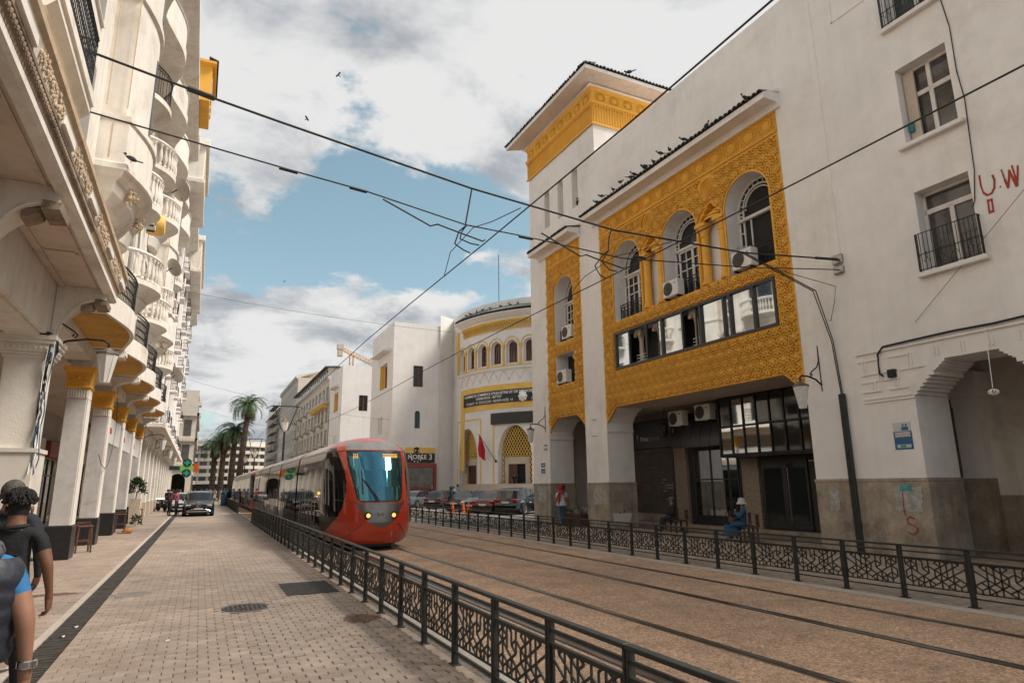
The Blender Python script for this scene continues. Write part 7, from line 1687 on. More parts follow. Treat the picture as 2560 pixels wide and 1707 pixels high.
# pair in pink beside the car
person('person in a pink top leaning towards a companion, left of the black car', (-1.78,50.7,0), -1.0, dict(che=(0,.16,1.28),spi=(0,.07,1.13),clavL=(-.1,.2,1.37),clavR=(.1,.2,1.37),shoL=(-.18,.2,1.37),shoR=(.18,.2,1.37),neck=(0,.24,1.43),hb=(0,.30,1.50),head=(0,.34,1.57),top=(0,.36,1.65),elbL=(-.24,.30,1.12),elbR=(.24,.30,1.12),wriL=(-.15,.48,1.15),wriR=(.15,.48,1.15),hanL=(-.12,.54,1.16),hanR=(.12,.54,1.16)), top=PINK, legs=NAVY, sleeve='short')
person('companion in a pink top holding a phone, beside the black car', (-1.36,50.6,0), 1.2, dict(elbL=(-.24,.06,1.14),elbR=(.22,.08,1.13),wriL=(-.12,.28,1.18),wriR=(.10,.28,1.18),hanL=(-.08,.34,1.2),hanR=(.06,.34,1.2)), top=PINK, legs=NAVY, sleeve='short', skin=skin1)
# couple by the passage
P5 = person('woman in a red headscarf, white shirt and jeans walking away by the passage', (14.75,25.9,0), -.25, dict(walkA), top=WHITE, legs=JEANS, sleeve='short', hairstyle='hijab', build=1.28, sub=2)
m = MB(); m.grid(lambda u, v: (-.17+.10*u+.02*sin(v*6), -.135-.03*sin(pi*u)-.035*v, 1.42-.50*v), 6, 10); m.grid(lambda u, v: (-.17+.10*u, -.16-.03*sin(pi*u), 1.42-.50*v), 6, 10); m.build('scarf_tail', REDC, P5, None, True, None, True)
m = MB(); m.lathe([(.19,1.08),(.235,.98),(.23,.88)], (0,0,0), 18, cap=False); m.build('shirt_hem', WHITE, P5, None, True, None, True)
person('dark-haired man in a light blue shirt just ahead of the woman in red', (15.25,26.6,0), -.2, dict(walkA), top=LBLUE, legs=JEANS, sleeve='short', skin=skin2)
# seated pair
def seated(fwd=.42, kn=.46): return {**{k: (v[0], v[1], v[2]-.47, v[3]) for k, v in BASE.items() if k[:3] not in ('hip','kne','ank','toe')}, **{('hip'+n): (s*.10,.02,.47,.10) for s, n in ((-1,'L'),(1,'R'))}, **{('kne'+n): (s*.14,fwd,.50,.07) for s, n in ((-1,'L'),(1,'R'))}, **{('ank'+n): (s*.13,fwd+.02,.09,.045) for s, n in ((-1,'L'),(1,'R'))}, **{('toe'+n): (s*.15,fwd+.18,.045,.04) for s, n in ((-1,'L'),(1,'R'))}}
sp = seated(); sp.update(elbL=(-.27,.04,.70),wriL=(-.16,.28,.62),hanL=(-.10,.34,.61),elbR=(.27,.02,.70),wriR=(.18,.26,.62),hanR=(.10,.33,.60))
person('man in a black jacket and grey cap sitting on the left bench', (16.45,20.3,0), 1.15, sp, top=BLACK, legs=NAVY, hat='cap', build=1.12, skin=skin1, sub=2)
sp2 = seated(.40); sp2.update(elbL=(-.24,.16,.72),wriL=(-.06,.26,.92),hanL=(-.02,.22,.99),elbR=(.27,.05,.68),wriR=(.16,.30,.66),hanR=(.08,.36,.66))
P6 = person('woman in a blue robe and white bucket hat sitting on the right bench', (15.75,15.95,0), .95, sp2, top=DBLUE, legs=DBLUE, hat='bucket', build=1.28, sub=2, shoes=skin1)
m = MB(); rs = []
for k in range(9):
    u = k/8; y = .0+.46*u; rs.append([(cos(a)*(.24+.03*u), y+.0, .50+sin(a)*(.12)) for a in [2*pi*q/16 for q in range(16)]])
m.rings(rs, True, False); m.lathe([(.22,.52),(.25,.35),(.29,.16)], (0,.40,0), 16, cap=False); m.build('robe', DBLUE, P6, None, True, None, True)
m = MB(); m.bbox(-.16,.14,.30,.46,.52,.74,.06); t = tag(m.xform(WM[P6.name]).build('handbag', BROWN, None, None, 40), 'brown leather handbag on the lap of the seated woman', 'handbag')
# people about the car park
person('woman in a long black robe and headscarf walking between the parked cars', (16.6,45.3,0), 1.3, None, top=BLACK, legs=BLACK, hairstyle='hijab', hat=BLACK, dress=BLACK, build=1.12)
person('bald man in a navy suit before the red shop front', (18.9,56.6,0), 2.6, None, top=NAVY, legs=NAVY, hair=skin1, hairstyle='none', sc=1.06); person('dark-haired man in a white shirt left of the lattice arches', (20.6,55.6,0), 2.4, None, top=WHITE, legs=GREY); person('tall man in a pale blue shirt beside the left lattice arch', (21.6,57.2,0), 2.0, None, top=LBLUE, legs=BEIGE, sc=1.1)
m = MB(); m.box(24.9, 27.6, 53.8, 56.2, 0, 1.12); m.xform(Matrix()); tag(m.build('entrance_platform', beige_stone), 'raised stone platform inside the middle arch', 'platform')
person('guard in black standing in the middle doorway', (25.75,53.75,1.12), 3.6, dict(elbL=(-.30,-.02,1.14),elbR=(.30,-.02,1.14)), top=BLACK, legs=BLACK, sleeve='short')
# far crowd
rnd = random.Random(31); cols = [(NAVY,'navy'),(BLACK,'black'),(WHITE,'white'),(REDC,'red'),(GREY,'grey'),(BEIGE,'beige'),(LBLUE,'pale blue'),(DBLUE,'deep blue')]
crowd = [(-2.6,70,0),(-2.3,72.5,1),(-3.0,78,2),(-1.9,80,4),(.6,86,3),(1.1,88,5),(.2,91,3),(1.7,93,4),(2.3,74,7),(2.9,79,1),(1.9,98,2),(2.6,101,0),(.9,104,3),(-.6,111,5),(2.0,112,6),(-2.8,98,1),(-3.4,103,4),(3.1,88,7),(2.4,90,4)]
for i, (x, y, c) in enumerate(crowd):
    t_, nm = cols[c]; lw = rnd.choice([NAVY, BLACK, JEANS, BEIGE]); lab = {8:'person in a long deep blue robe beside the tram',9:'person in black standing by the tram fence'}.get(i, 'distant passer-by in %s, %s' % (nm, ('close to the arcade columns' if x < -1.5 else 'in the middle of the street' if x < 1.5 else 'near the tram tracks')) + (', %s nearest' % ('first second third fourth fifth sixth seventh eighth ninth tenth eleventh twelfth thirteenth fourteenth fifteenth sixteenth seventeenth eighteenth nineteenth'.split()[sorted(c_[1] for c_ in crowd).index(y)])))
    person(lab, (x,y,0), rnd.uniform(0,6.3), walkA if i % 2 else None, top=t_, legs=lw, sub=0, group='distant passers-by', dress=(DBLUE if i == 8 else None), hairstyle='hijab' if i in (8,12) else 'short', hat=DBLUE if i in (8,12) else None, skin=skin2 if i % 3 else skin1)

# ================================================================ street furniture
rust = mat('corten_bench', (.075,.035,.022), .6, var=.25, vscale=6)
def bench(label, loc, rz, L=1.7):
    t = thing('street_bench', label, 'bench', (*loc,0), rz); M = WM[t.name]; m = MB()
    for k in range(4): 
        s_ = MB(); s_.bbox(-L/2, L/2, -.22+k*.115, -.12+k*.115, .42, .46, .008); s_.build('seat_slat', rust, t, M)
    for x in (-L/2+.06, 0, L/2-.06):
        s_ = MB(); s_.bar((x,-.2,0), (x,-.2,.42), .06, .05, (1,0,0)); s_.build('leg', rust, t, M); s_ = MB(); s_.bar((x,.2,0), (x,.2,.42), .06, .05, (1,0,0)); s_.build('leg', rust, t, M)
    for x0 in (-L/2, L/2-.34):
        b = MB(); b.bar((x0,.24,.46),(x0,.24,.82),.04,.03,(1,0,0)); b.bar((x0+.34,.24,.46),(x0+.34,.24,.82),.04,.03,(1,0,0)); b.bar((x0,.24,.82),(x0+.34,.24,.82),.04,.04); b.bar((x0,.24,.50),(x0+.34,.24,.50),.04,.04)
        for k in range(7): b.bar((x0+.04+.045*k,.24,.50),(x0+.04+.045*k+(.03 if k % 2 else -.03),.24,.82),.018,.012,(0,1,0))
        b.build('perforated_back', rust, t, M)
    return t
bench('rust-brown bench under the man in black', (16.62,20.35), 1.15+pi); bench('rust-brown bench under the woman in blue', (15.98,16.1), .95+pi)
leafm = mat('shrub_leaf', (.045,.075,.028), .6, var=.4, vscale=9); leafd = mat('dark_shrub_leaf', (.022,.040,.020), .6, var=.4, vscale=9); dryleaf = mat('pale_succulent', (.26,.25,.20), .6, var=.3, vscale=8)
def leaves(c, rx, ry, rz_, n, size, seed, spiky=False):
    r = random.Random(seed); m = MB()
    for k in range(n):
        a, e, q = r.uniform(0,2*pi), r.uniform(-.3,1.5), r.uniform(.45,1)
        p = Vector((c[0]+rx*q*cos(a)*cos(e), c[1]+ry*q*sin(a)*cos(e), c[2]+rz_*q*sin(e))); d = Vector((cos(a)*cos(e)+r.gauss(0,.4), sin(a)*cos(e)+r.gauss(0,.4), sin(e)+.3+r.gauss(0,.4))).normalized(); w_ = d.cross(Vector((r.gauss(0,1),r.gauss(0,1),r.gauss(0,1)))).normalized(); s_ = size*r.uniform(.6,1.2)
        if spiky: p = Vector(c)
        m.add([p, p+d*s_*.5+w_*s_*.22, p+d*s_, p+d*s_*.5-w_*s_*.22], [(0,1,2),(0,2,3)])
    return m
t = thing('planter', 'white tapered concrete planter with a dark bush by the pier', 'planter', (15.95,23.35,0)); M = Matrix.Translation((15.95,23.35,0)) @ Matrix.Rotation(.013,4,'Z')
m = MB(); m.rings([[(sx*w_, sy*w_, z) for sx, sy in ((-1,-1),(1,-1),(1,1),(-1,1))] for z, w_ in ((0,.36),(.02,.37),(.60,.47),(.62,.47),(.62,.42),(.50,.41))], True, True); m.build('pot', mat('planter_white', (.70,.66,.60), .7, var=.12, vscale=3, dirt=(.3,.26,.22), damt=.4, dscale=3), t, M); m = leaves((0,0,.58), .46,.46,.30, 520, .13, 3); tag(m.build('bush', leafd, t, M), kind='stuff')
t = thing('planter', 'low dark red planter with pale spiky plants in the passage', 'planter', (15.4,25.5,0)); m = MB(); m.bbox(15.0,15.45,24.7,26.4,0,.55,.02); m.build('pot', mat('planter_red', (.06,.02,.016), .5, var=.15), t)
for k in range(4): m = leaves((15.22,24.95+k*.4,.55), .2,.2,.3, 26, .36, 11+k, True); m.build('spiky_plant', dryleaf, t)
def tall_planter(label, loc, seed):
    t = thing('planter', label, 'planter', (*loc,0)); x, y = loc; m = MB(); m.rings([[(x+sx*w_, y+sy*w_, z) for sx, sy in ((-1,-1),(1,-1),(1,1),(-1,1))] for z, w_ in ((0,.20),(1.30,.25),(1.32,.25),(1.32,.22),(1.2,.21))], True, True); m.build('pot', beige_stone, t); m = MB(); m.tube([(x,y,1.2),(x+.03,y,1.7)], .03, 6); m.build('stem', wood, t); m = leaves((x,y,1.75), .42,.42,.62, 650, .16, seed); tag(m.build('bush', leafm, t), kind='stuff')
tall_planter('tall square planter with a bushy shrub between the left columns', (-2.95,38.9), 5)
m = leaves((-2.72,37.6,.2), .22,.22,.35, 160, .16, 8); tag(m.build('small_plant', leafm), 'small bright green plant at the foot of the tall planter', 'plant')
def stool(label, loc, rz):
    t = thing('cafe_chair', label, 'chair', (*loc,0), rz); M = WM[t.name]
    for sx in (-1,1):
        for sy in (-1,1): m = MB(); m.bar((sx*.19,sy*.19,0), (sx*.16,sy*.16,.86 if sy > 0 else .74), .045, .045, (1,0,0)); m.build('leg', wood, t, M)
    m = MB(); m.bbox(-.2,.2,-.2,.2,.72,.77,.01); m.build('seat', wood, t, M)
    for sy in (-1,1): m = MB(); m.bar((-.18,sy*.18,.34),(.18,sy*.18,.34),.035,.04); m.build('rung', wood, t, M)
    for k in range(2): m = MB(); m.bar((-.16,.17,.80+k*.0+.04),(.16,.17,.84),.03,.06); m.build('back_rail', wood, t, M); break
stool('dark wooden bar chair against the first yellow-capped column', (-3.0,23.3), .3); stool('wooden bar chair against the third yellow-capped column', (-3.0,33.3), .2); stool('wooden chair beyond the tall planter', (-2.95,41.0), .5)
# cat asleep by the column
catm = mat('ginger_fur', (.42,.17,.05), .9, var=.3, vscale=14, bump=.4, bscale=60)
t = thing('cat', 'ginger cat curled up on the pavement beside the columns', 'cat', (-2.72,32.2,0)); M = WM[t.name]; m = MB(); rs = []
for k in range(11):
    u = k/10; a = -1.9+3.6*u; c = Vector((.20*cos(a), .20*sin(a), .0)); d = Vector((-sin(a),cos(a),0)); r_ = .02+.10*sin(pi*min(1,u*1.02))**.6; ou = Vector((cos(a),sin(a),0)); rs.append([c+ou*(r_*cos(q)*.9)+Vector((0,0,.10+r_*sin(q)*.95)) for q in [2*pi*w_/10 for w_ in range(10)]])
m.rings(rs, True, True); m.ball((.05,.24,.13), .075, 9, 6); 
for s in (-1,1): m.lathe([(.028,.0),(.0,.055)], (.05+s*.045,.25,.18), 5)
m.build('body', catm, t, M, True); m = MB(); m.tube([(.1,-.22,.05),(.0,-.32,.04),(-.15,-.30,.04),(-.25,-.18,.04)], [.03,.028,.024,.012], 6); m.build('tail', catm, t, M, True)
# ================================================================ catenary poles
polem = mat('pole_black', (.02,.021,.022), .5, metal=.3, var=.15)
def tram_pole(label, x, y, hb, top, span):
    t = thing('catenary_pole', label, 'lamp post', (x,y,0)); m = MB(); m.tube([(x,y,0),(x,y,hb)], [.11,.085], 10); m.lathe([(.16,0),(.16,.5),(.11,.6)], (x,y,0), 10); m.build('post', polem, t)
    m = MB(); m.lathe([(.10,hb),(.20,hb+.12),(.32,hb+.85),(.36,hb+.88)], (x,y,0), 6, cap=False); m.build('lantern', lampglass, t); m = MB(); m.lathe([(.36,hb+.88),(.34,hb+.95),(.10,hb+1.15),(.02,hb+1.3)], (x,y,0), 6); m.build('lantern_hood', mat('lantern_brass', (.25,.17,.07), .5, metal=.5) if 'lantern_brass' not in MAT else MAT['lantern_brass'], t)
    m = MB()
    for s in (-1, 1): m.tube([(x,y,hb-.05),(x+s*.35,y,hb+.3),(x+s*span*.72,y,top-.15),(x+s*span*.8,y,top)], .05, 6); m.tube([(x+s*span*.8,y,top),(x+s*span,y,top-.05),(x+s*(span+.35),y,top-.30)], .04, 6)
    m.tube([(x-span*.8,y,top),(x+span*.8,y,top)], .06, 6); m.build('cross_arm', polem, t); return t
tram_pole('black catenary pole with a lantern between the tracks, behind the tram', 6.47, 61.5, 6.75, 9.05, 1.35); tram_pole('farther catenary pole with a lantern near the palms', 6.47, 97, 5.9, 8.5, 1.1); tram_pole('farthest catenary pole down the tracks', 6.47, 118, 5.9, 8.5, 1.1)
# ================================================================ palms
barkm = mat('palm_bark', (.085,.055,.038), .95, var=.4, vscale=5, bump=.8, bscale=12); fr_m = mat('palm_frond', (.085,.145,.055), .6, var=.4, vscale=1.2); fr_dry = mat('dry_palm_frond', (.20,.115,.04), .8, var=.3, vscale=2)
def palm(label, x, y, top, lean, R, seed, nf=58):
    r = random.Random(seed); t = thing('palm_tree', label, 'palm tree', (x-lean,y,0)); m = MB(); n = 26
    pts = [(x-lean+lean*(k/n)**1.3, y, top*k/n) for k in range(n+1)]; rad = [.62-.16*k/n+(.05 if k % 2 else 0) for k in range(n+1)]; m.tube(pts, rad, 10); m.build('trunk', barkm, t)
    m = MB()
    for k in range(60): a = r.uniform(0,2*pi); z = top-r.uniform(0,1.6); m.add([(x+.45*cos(a),y+.45*sin(a),z),(x+.95*cos(a),y+.95*sin(a),z+.55),(x+.5*cos(a+.25),y+.5*sin(a+.25),z+.1)], [(0,1,2)])
    m.build('trunk_stubs', barkm, t)
    for dry in (0, 1):
        m = MB(); cnt = nf if not dry else 14
        for k in range(cnt):
            a = r.uniform(0,2*pi); e = r.uniform(-.05,1.35) if not dry else r.uniform(-.75,-.2); L_ = R*r.uniform(.85,1.1)*(1.0 if not dry else .7); c = Vector((x,y,top+.25)); h = Vector((cos(a),sin(a),0)); pts = []
            p = c.copy(); el = e
            for q in range(10): pts.append(p.copy()); p = p+(h*cos(el)+Vector((0,0,1))*sin(el))*(L_/9); el -= .20+.10*(q/9)
            m.tube(pts, [.05-.004*q for q in range(10)], 4)
            sd = h.cross(Vector((0,0,1)))
            for q in range(1, 10):
                for w_ in (0, .33, .66):
                    if q == 9 and w_: continue
                    b = pts[q].lerp(pts[min(9,q+1)], w_); tg = (pts[min(9,q+1)]-pts[q-1]).normalized()
                    ll = (.85-.45*abs(q/9-.45))*r.uniform(.8,1.1)*R/4.0
                    for s_ in (-1,1):
                        d = (tg*.75+sd*s_*.75+Vector((0,0,-.28+r.gauss(0,.1)))).normalized(); wv = tg.cross(d).normalized()*.0+tg*.055
                        m.add([b-wv, b+wv, b+d*ll], [(0,1,2)])
        tag(m.build('crown' if not dry else 'dry_skirt', fr_m if not dry else fr_dry, t), kind='stuff')
    return t
palm('tallest palm tree with a leaning trunk beyond the tram', 7.25, 134, 17.2, .9, 4.6, 3); palm('dense middle palm tree beside the tallest one', 5.4, 138, 12.6, .2, 4.4, 4); palm('shorter palm tree left of the cluster', 3.7, 144, 11.0, .1, 4.2, 5); palm('leftmost low palm tree in the cluster', 2.2, 152, 10.2, .0, 4.0, 6)
# ================================================================ overhead wires at the near span
def sag(a, b, s, n=14): a, b = Vector(a), Vector(b); return [a.lerp(b, k/n)-Vector((0,0,s*4*(k/n)*(1-k/n))) for k in range(n+1)]
def poly(pts, n=8):
    out_ = []
    for a, b in zip(pts, pts[1:]): out_ += [Vector(a).lerp(Vector(b), k/n) for k in range(n)]
    return out_+[Vector(pts[-1])]
t = thing('span_wire', 'thick upper span wire stretched across the street', 'cable', (6,11.3,7.5))
up = poly([(-2.7,11.15,8.83),(-.29,11.2,8.42),(.72,11.2,8.26),(4.5,11.25,7.73),(7.99,11.3,7.43),(12,11.33,7.50),(15.5,11.35,7.84)], 4); m = MB(); m.tube(up, .022, 7); m.build('wire', cable, t)
m = MB(); m.tube([up[3].lerp(up[4],.2), up[3].lerp(up[4],.9)], .05, 8); m.tube([up[-2], up[-1]], .04, 8); m.build('insulator', cable, t)
m = MB(); m.bbox(15.45,15.6,11.2,11.5,7.7,7.98,.02); m.build('wall_anchor', steel, t)
t = thing('span_wire', 'thin lower span wire with registration arms over the tracks', 'cable', (6,11.3,6.9))
lo = poly([(-2.7,11.15,7.75),(1.16,11.2,7.34),(2.34,11.2,7.22),(4.36,11.2,6.89),(5.72,11.2,6.86),(8.13,11.25,6.76),(12,11.3,7.1),(15.5,11.35,7.54)], 4); m = MB(); m.tube(lo, .014, 6); m.build('wire', cable, t)
m = MB(); 
for x in (.95, 2.2, 5.7, 8.6): m.tube([Vector((x-.16,11.2,7.36-(x-.95)*.10 if x < 5 else 6.84)), Vector((x+.16,11.2,7.33-(x-.95)*.10 if x < 5 else 6.83))], .032, 8)
m.build('insulator', cable, t)
for X in (4.77, 8.17):
    z0 = 6.62 if X < 6 else 6.52; dz = 0 if X < 6 else -.12
    m = MB(); m.tube([(X-2.1,11.2,7.12+dz),(X-1.15,11.2,6.74+dz),(X-1.0,11.2,6.80+dz),(X-.82,11.2,6.76+dz),(X-.04,11.2,z0-.02),(X,11.2,z0+.02)], .016, 6); m.build('registration_arm', cable, t)
    m = MB(); m.tube([(X-.27,11.25,7.70-(.26 if X > 6 else 0)),(X-.36,11.23,7.2),(X-.42,11.2,6.9)], .016, 6); m.build('dropper', cable, t)
    m = MB()
    for s_ in (0,1): m.tube([(X-.40,11.2,6.88),(X-.48-.06*s_,11.25,6.75),(X-.46,11.4+.3*s_,6.66),(X-.2,11.5+.4*s_,z0+.02),(X,11.5+.5*s_,z0+.01)], .014, 6)
    m.build('feeder_loop', cable, t)
m = MB(); m.bbox(15.45,15.6,11.2,11.5,7.42,7.64,.02); m.build('wall_anchor', steel, t)
for X, lab, z in ((4.77,'contact wire hung over the near track',6.62),(8.17,'contact wire hung over the far track',6.52)):
    pts = []
    for k in range(0, 30): y = -3+k*4.8; pts.append((X+.12*sin(k*.9), y, z+.10*((y-11.2)/50)**2*(1 if y > 11 else 0)))
    t = thing('contact_wire', lab, 'cable', (X,60,z)); m = MB(); m.tube(pts, .013, 6); m.build('wire', cable, t)
    m = MB(); m.tube([(X+.02,9.6,z+.05),(X-.1,10.6,z+.16),(X-.25,11.2,z+.24),(X-.3,12.4,z+.12),(X+.05,13.8,z+.04)], .009, 5); m.build('stitch_wire', cable, t)
def simple_wire(name, label, pts, r=.010, mt=None, n=None): m = MB(); m.tube(pts, r, 5); return tag(m.build(name, mt or cable), label, 'cable')
simple_wire('street_wire', 'thin wire crossing the street high up before the rounded building', sag((-2.6,40,13.0),(15.3,40,12.0),.25)); simple_wire('street_wire', 'thin wire from the arcade to the white block above the tram', sag((-2.0,58,10.6),(16.5,63,8.3),.5)); simple_wire('street_wire', 'low thin wire across the far street', sag((-2.0,90,12.0),(16.5,90,8.6),.6)); simple_wire('street_wire', 'thin wire slanting up over the white wall at the right edge', [FR @ Vector((XF-.05,9.3,5.6)), FR @ Vector((XF-.3,4.5,9.5))], .006)
simple_wire('wall_cable', 'black cable hanging down the wall past the barred window', [FR @ Vector((XF-.03,y,z)) for y, z in ((7.52,15.5),(7.45,14.2),(7.5,13.4),(7.42,12.6),(7.44,11.4),(7.38,10.6),(7.42,9.6),(7.45,8.8),(7.55,8.1),(7.62,7.95))], .012)
simple_wire('wall_cable', 'dark cable bundle along the moulding over the corner arcade', [FR @ Vector((XF-.06,y,z)) for y, z in ((10.3,4.42),(10.38,4.5),(10.36,5.0),(10.2,5.16),(9.4,5.18),(8.5,5.2),(7.6,5.18),(6.5,5.22),(5.4,5.2))], .028)
m = MB(); m.bbox(XF-.12,XF,9.95,10.15,4.35,4.55,.01); tag(m.build('junction_box', blackiron, None, FR), 'small dark junction box over the corner arcade', 'junction box')
t = thing('cable_duct', 'dark perforated cable duct fixed up the white wall', 'cable duct', FR @ Vector((XF,11.5,0))); m = MB(); m.bbox(XF-.11,XF-.035,11.42,11.60,0,4.12,.01); m.build('duct', iron, t, FR); m = MB()
for k in range(70):
    for j in range(2): m.box(XF-.114,XF-.110,11.455+j*.06,11.485+j*.06,.1+k*.057,.13+k*.057)
tag(m.build('perforation', blackiron, t, FR), kind='stuff')
m = MB(); m.tube([FR @ Vector((XF-.06,11.49,4.1)), FR @ Vector((XF-.1,11.55,5.6)), FR @ Vector((XF-.5,11.6,7.0)), up[-5]], .016, 6); m.tube([FR @ Vector((XF-.06,11.53,4.1)), FR @ Vector((XF-.1,11.6,5.6)), FR @ Vector((XF-.55,11.65,7.0)), up[-5]+Vector((-.15,0,0))], .016, 6); m.tube([FR @ Vector((XF-.12,11.6,6.2)), FR @ Vector((XF-.3,11.4,6.1)), FR @ Vector((XF-.2,11.3,6.6)), FR @ Vector((XF-.05,11.3,7.1)), lo[-4]], .010, 5); m.build('feeder_cable', cable, t)
t = thing('cable_coil', 'coil of white cord dangling in the corner arcade', 'cord', FR @ Vector((XF-.25,7.75,3.6))); m = MB(); m.tube([(XF-.2,7.72,5.1),(XF-.25,7.75,3.75)], .008, 5); m.build('cord', signw, t, FR); m = MB()
for k in range(6): m.tube([(XF-.25+.09*cos(a)*cos(k*.6), 7.75+.10*cos(a)*sin(k*.6)+.0, 3.66+.06*sin(a)) for a in [2*pi*q/14 for q in range(15)]], .010, 5)
m.build('coil', signw, t, FR)
# cables down the near left pier
t = thing('cable_bundle', 'tangle of black, blue and white cables down the near left pier', 'cable', FL @ Vector((-2.9,15.4,1.6))); r = random.Random(12)
for k in range(9):
    ox, oy = r.uniform(-.05,.05), r.uniform(-.02,.1); pts = [(-2.84+ox, 15.32+oy, 4.85), (-2.85+ox*1.5, 15.30+oy, 4.4)]+[(-2.88+ox+r.gauss(0,.02), 15.36+oy+r.gauss(0,.02), 4.2-.3*q) for q in range(1,8)]
    m = MB(); m.tube(pts, .011, 5); m.build('strand', [cable, cable, signw, mat('cable_blue', (.03,.12,.2), .6) if 'cable_blue' not in MAT else MAT['cable_blue'], cable][k % 5], t, FL)
m = MB(); m.tube([(-3.75,15.3,4.95),(-3.3,15.28,4.88),(-2.9,15.28,4.86),(-2.80,15.4,4.8),(-2.80,15.6,4.55),(-2.84,15.5,4.3)], .045, 7); m.build('sheath', cable, t, FL)
simple_wire('wall_cable', 'thin black cable drooping between the first and third yellow-capped columns', [FL @ Vector((-2.85,y,z)) for y, z in ((26.9,5.6),(28,4.2),(27.6,3.2),(26.9,2.65),(26.2,2.5),(25.2,2.6),(24.2,2.9))], .010)
# ================================================================ birds
pig = mat('pigeon_grey', (.045,.048,.055), .8, var=.4, vscale=20); b = MB(); rs = []
for k in range(9): u = k/8; rr = .012+.062*sin(pi*u)**.8*(1-.35*u); rs.append([(rr*cos(a), -.13+.26*u, .09+.04*(1-u)*0+.05*u+rr*sin(a)*.95) for a in [2*pi*q/9 for q in range(9)]])
b.rings(rs, True, True); b.ball((0,.14,.195), .036, 8, 6); b.lathe([(.010,.0),(.0,.03)], (0,.185,.19), 5); b.box(-.022,.022,-.26,-.11,.085,.10); b.bar((-.02,.0,.0),(-.02,.0,.05),.008,.008,(1,0,0)); b.bar((.02,.0,.0),(.02,.0,.05),.008,.008,(1,0,0))
ORD = 'first second third fourth fifth sixth seventh eighth ninth tenth eleventh twelfth thirteenth fourteenth'.split()
PIG = meshof(b, 'pigeon', pig, True); r = random.Random(77)
for k, (y, where) in enumerate([(yy, 'eave') for yy in (13.3,15.1,16.2,17.0,17.4,18.0,18.4,18.55,19.1,19.4,20.0,20.7,21.4,22.0)]):
    o = place(PIG, 'pigeon', None, FR @ Vector((XF-.62+r.uniform(-.1,.1), y, 13.92+r.uniform(-.02,.05))), (0,0,r.uniform(0,6.3)), (1.0,)*3); tag(o, 'grey pigeon on the tiled eave of the yellow front, %s from its right end' % ORD[k], 'pigeon', 'pigeons on the tiled eave')
tag(place(PIG, 'pigeon', None, FL @ Vector((-1.98,15.95,9.14)), (0,0,1.9), (.95,)*3), 'pigeon standing on the ledge of the first bow window', 'pigeon'); tag(place(PIG, 'pigeon', None, FR @ Vector((XF+1.6,21.95,21.05)), (0,0,.5), (1.4,)*3), 'pigeon on the corner tower roof', 'pigeon'); tag(place(PIG, 'pigeon', None, FR @ Vector((XF+.02,24.45,15.0)), (0,0,2.5), (1.4,)*3), 'pigeon in the right-hand slit window of the tower', 'pigeon')
for k, a in enumerate((262,258,253,249,244,238,233,229)): tag(place(PIG, 'pigeon', None, CY(a,18.66,.15), (0,0,k*1.3), (1.3,)*3), 'pigeon on the green tiled roof of the rounded building, %s from the left' % ORD[k], 'pigeon', 'pigeons on the green tiled roof')
b = MB(); rs = []
for k in range(7): u = k/6; rr = .01+.05*sin(pi*u)**.8; rs.append([(rr*cos(a), -.16+.32*u, rr*sin(a)) for a in [2*pi*q/8 for q in range(8)]])
b.rings(rs, True, True); b.box(-.04,.04,-.26,-.12,-.006,.006)
for s in (-1,1): b.add([(s*.03,.08,.0),(s*.18,.12,.10),(s*.34,.02,.12),(s*.30,-.06,.11),(s*.15,-.06,.07),(s*.03,-.07,0)], [(0,1,4,5),(1,2,3,4)])
FLY = meshof(b, 'flying_bird', pig)
for p, rot, lab in (((3.7,24,18.3),(.2,.5,2.2),'pale bird gliding high under the grey cloud'),((2.8,26,17.2),(.4,-.4,4.0),'bird flying below the first one in the sky'),((1.6,24,21.4),(.1,.2,1.0),'tiny bird high in the upper clouds'),((5.6,62,21),(.3,.3,2.8),'small dark bird over the white block'),((1.9,75,17),(0,.3,3.0),'distant bird above the palms')): tag(place(FLY, 'flying_bird', None, p, rot, (.42,)*3), lab, 'bird')

# ================================================================ tram fences
def lattice_mesh():
    rnd = random.Random(21); m = MB(); W, Hh = .93, .40; a = .105; segs = set()
    pts = {}
    nx = int(W/(a*.866))+1
    for i in range(nx+1):
        for j in range(-1, 6):
            x = i*a*.866; z = j*a + (a/2 if i % 2 else 0)
            pts[(i,j)] = (x-W/2, z)
    def on(p): return -W/2-.001 <= p[0] <= W/2+.001
    for (i, j), p in pts.items():
        nb = [(i,j+1)] + ([(i+1,j),(i+1,j+1)] if i % 2 else [(i+1,j-1),(i+1,j)])
        for n, q in enumerate(nb):
            if q in pts and rnd.random() > (.28 if n == 0 else .36):
                x0, z0 = p; x1, z1 = pts[q]
                if max(z0,z1) < .0 or min(z0,z1) > Hh or not on(p) or not on(pts[q]): continue
                def clip(xa, za, xb, zb):
                    for lim, s in ((0,1),(Hh,-1)):
                        if (za-lim)*s < 0: f = (lim-za)/(zb-za); xa, za = xa+f*(xb-xa), lim
                        if (zb-lim)*s < 0: f = (lim-zb)/(za-zb); xb, zb = xb+f*(xa-xb), lim
                    return xa, za, xb, zb
                x0, z0, x1, z1 = clip(x0, z0, x1, z1)
                if abs(x0-x1)+abs(z0-z1) > .01: m.bar((0,x0,z0), (0,x1,z1), .02, .012, (1,0,0))
    m.bar((0,-W/2,Hh), (0,W/2,Hh), .02, .012, (1,0,0)); m.bar((0,-W/2,0), (0,W/2,0), .02, .012, (1,0,0))
    return meshof(m, 'lattice_panel', iron)
LAT = lattice_mesh()
PITCH = 1.037
m = MB()
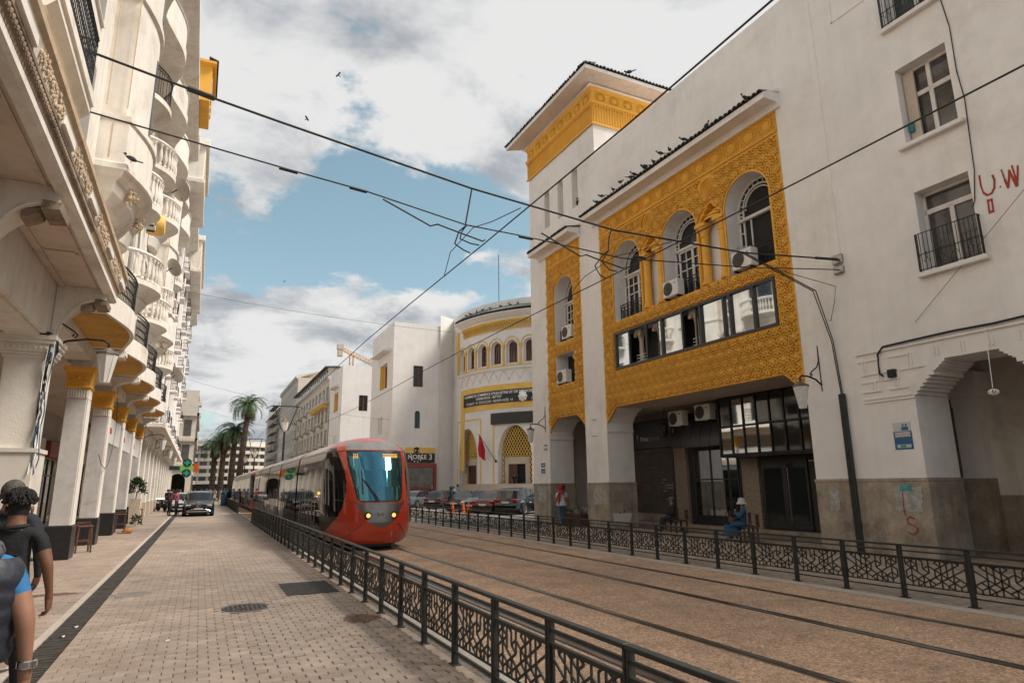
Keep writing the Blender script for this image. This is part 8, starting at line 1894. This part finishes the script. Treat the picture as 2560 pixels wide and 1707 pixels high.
for s in (-1, 1): m.bbox(-.028, .028, s*.021-.014, s*.021+.014, 0, .785, .004)
m.box(-.02, .02, -.008, .008, .03, .77)
POST = meshof(m, 'post', iron)
m = MB(); m.bbox(-.05, .05, -.075, .075, 0, .012, .004); PLATE = meshof(m, 'base_plate', iron)
m = MB(); m.bbox(-.031, .031, -PITCH/2+.004, PITCH/2-.004, .786, .818, .004); TOPR = meshof(m, 'top_rail', iron)
m = MB(); m.box(-.013, .013, -PITCH/2+.035, PITCH/2-.035, .705, .728); MIDR = meshof(m, 'upper_rail', iron)
m = MB(); m.box(-.016, .016, -PITCH/2+.035, PITCH/2-.035, .612, .632); FRMR = meshof(m, 'panel_rail', iron)
m = MB(); m.box(-.013, .013, -PITCH/2+.035, PITCH/2-.035, .118, .138); LOWR = meshof(m, 'lower_rail', iron)
def fence(label, x0, y0, n, slope=0.0, flip=False):
    t = thing('tram_fence', label, 'fence', (x0, y0+n*PITCH/2, 0)); rnd = random.Random(int(y0*10))
    for k in range(n+1):
        y = y0+k*PITCH; x = x0+slope*(y-y0)
        place(POST, 'post', t, (x, y, 0), (rnd.gauss(0,.004), rnd.gauss(0,.006), -slope)); 
        if y < 20: place(PLATE, 'base_plate', t, (x, y, .001))
        if k < n:
            ym = y+PITCH/2; xm = x0+slope*(ym-y0); rz = -slope
            place(TOPR, 'top_rail', t, (xm, ym, 0), (0,0,rz)); place(MIDR, 'upper_rail', t, (xm, ym, 0), (0,0,rz)); place(FRMR, 'panel_rail', t, (xm, ym, 0), (0,0,rz)); place(LOWR, 'lower_rail', t, (xm, ym, 0), (0,0,rz))
            place(LAT, 'lattice_panel', t, (xm, ym, .205), (0,0,rz + (pi if (k % 2 or flip) and not (k % 2 and flip) else 0)))
    return t
fence('dark iron fence with cut lattice panels along the brick street, in the foreground', 2.52, 6.75-4*PITCH, 34, .003)
fence('shorter dark iron fence beyond the gap, beside the black car', 2.62, 51.6, 30, .002)
fence('dark iron fence with lattice panels across the tracks, in front of the yellow building', 10.28, 6.05-4*PITCH, 34, -.003)
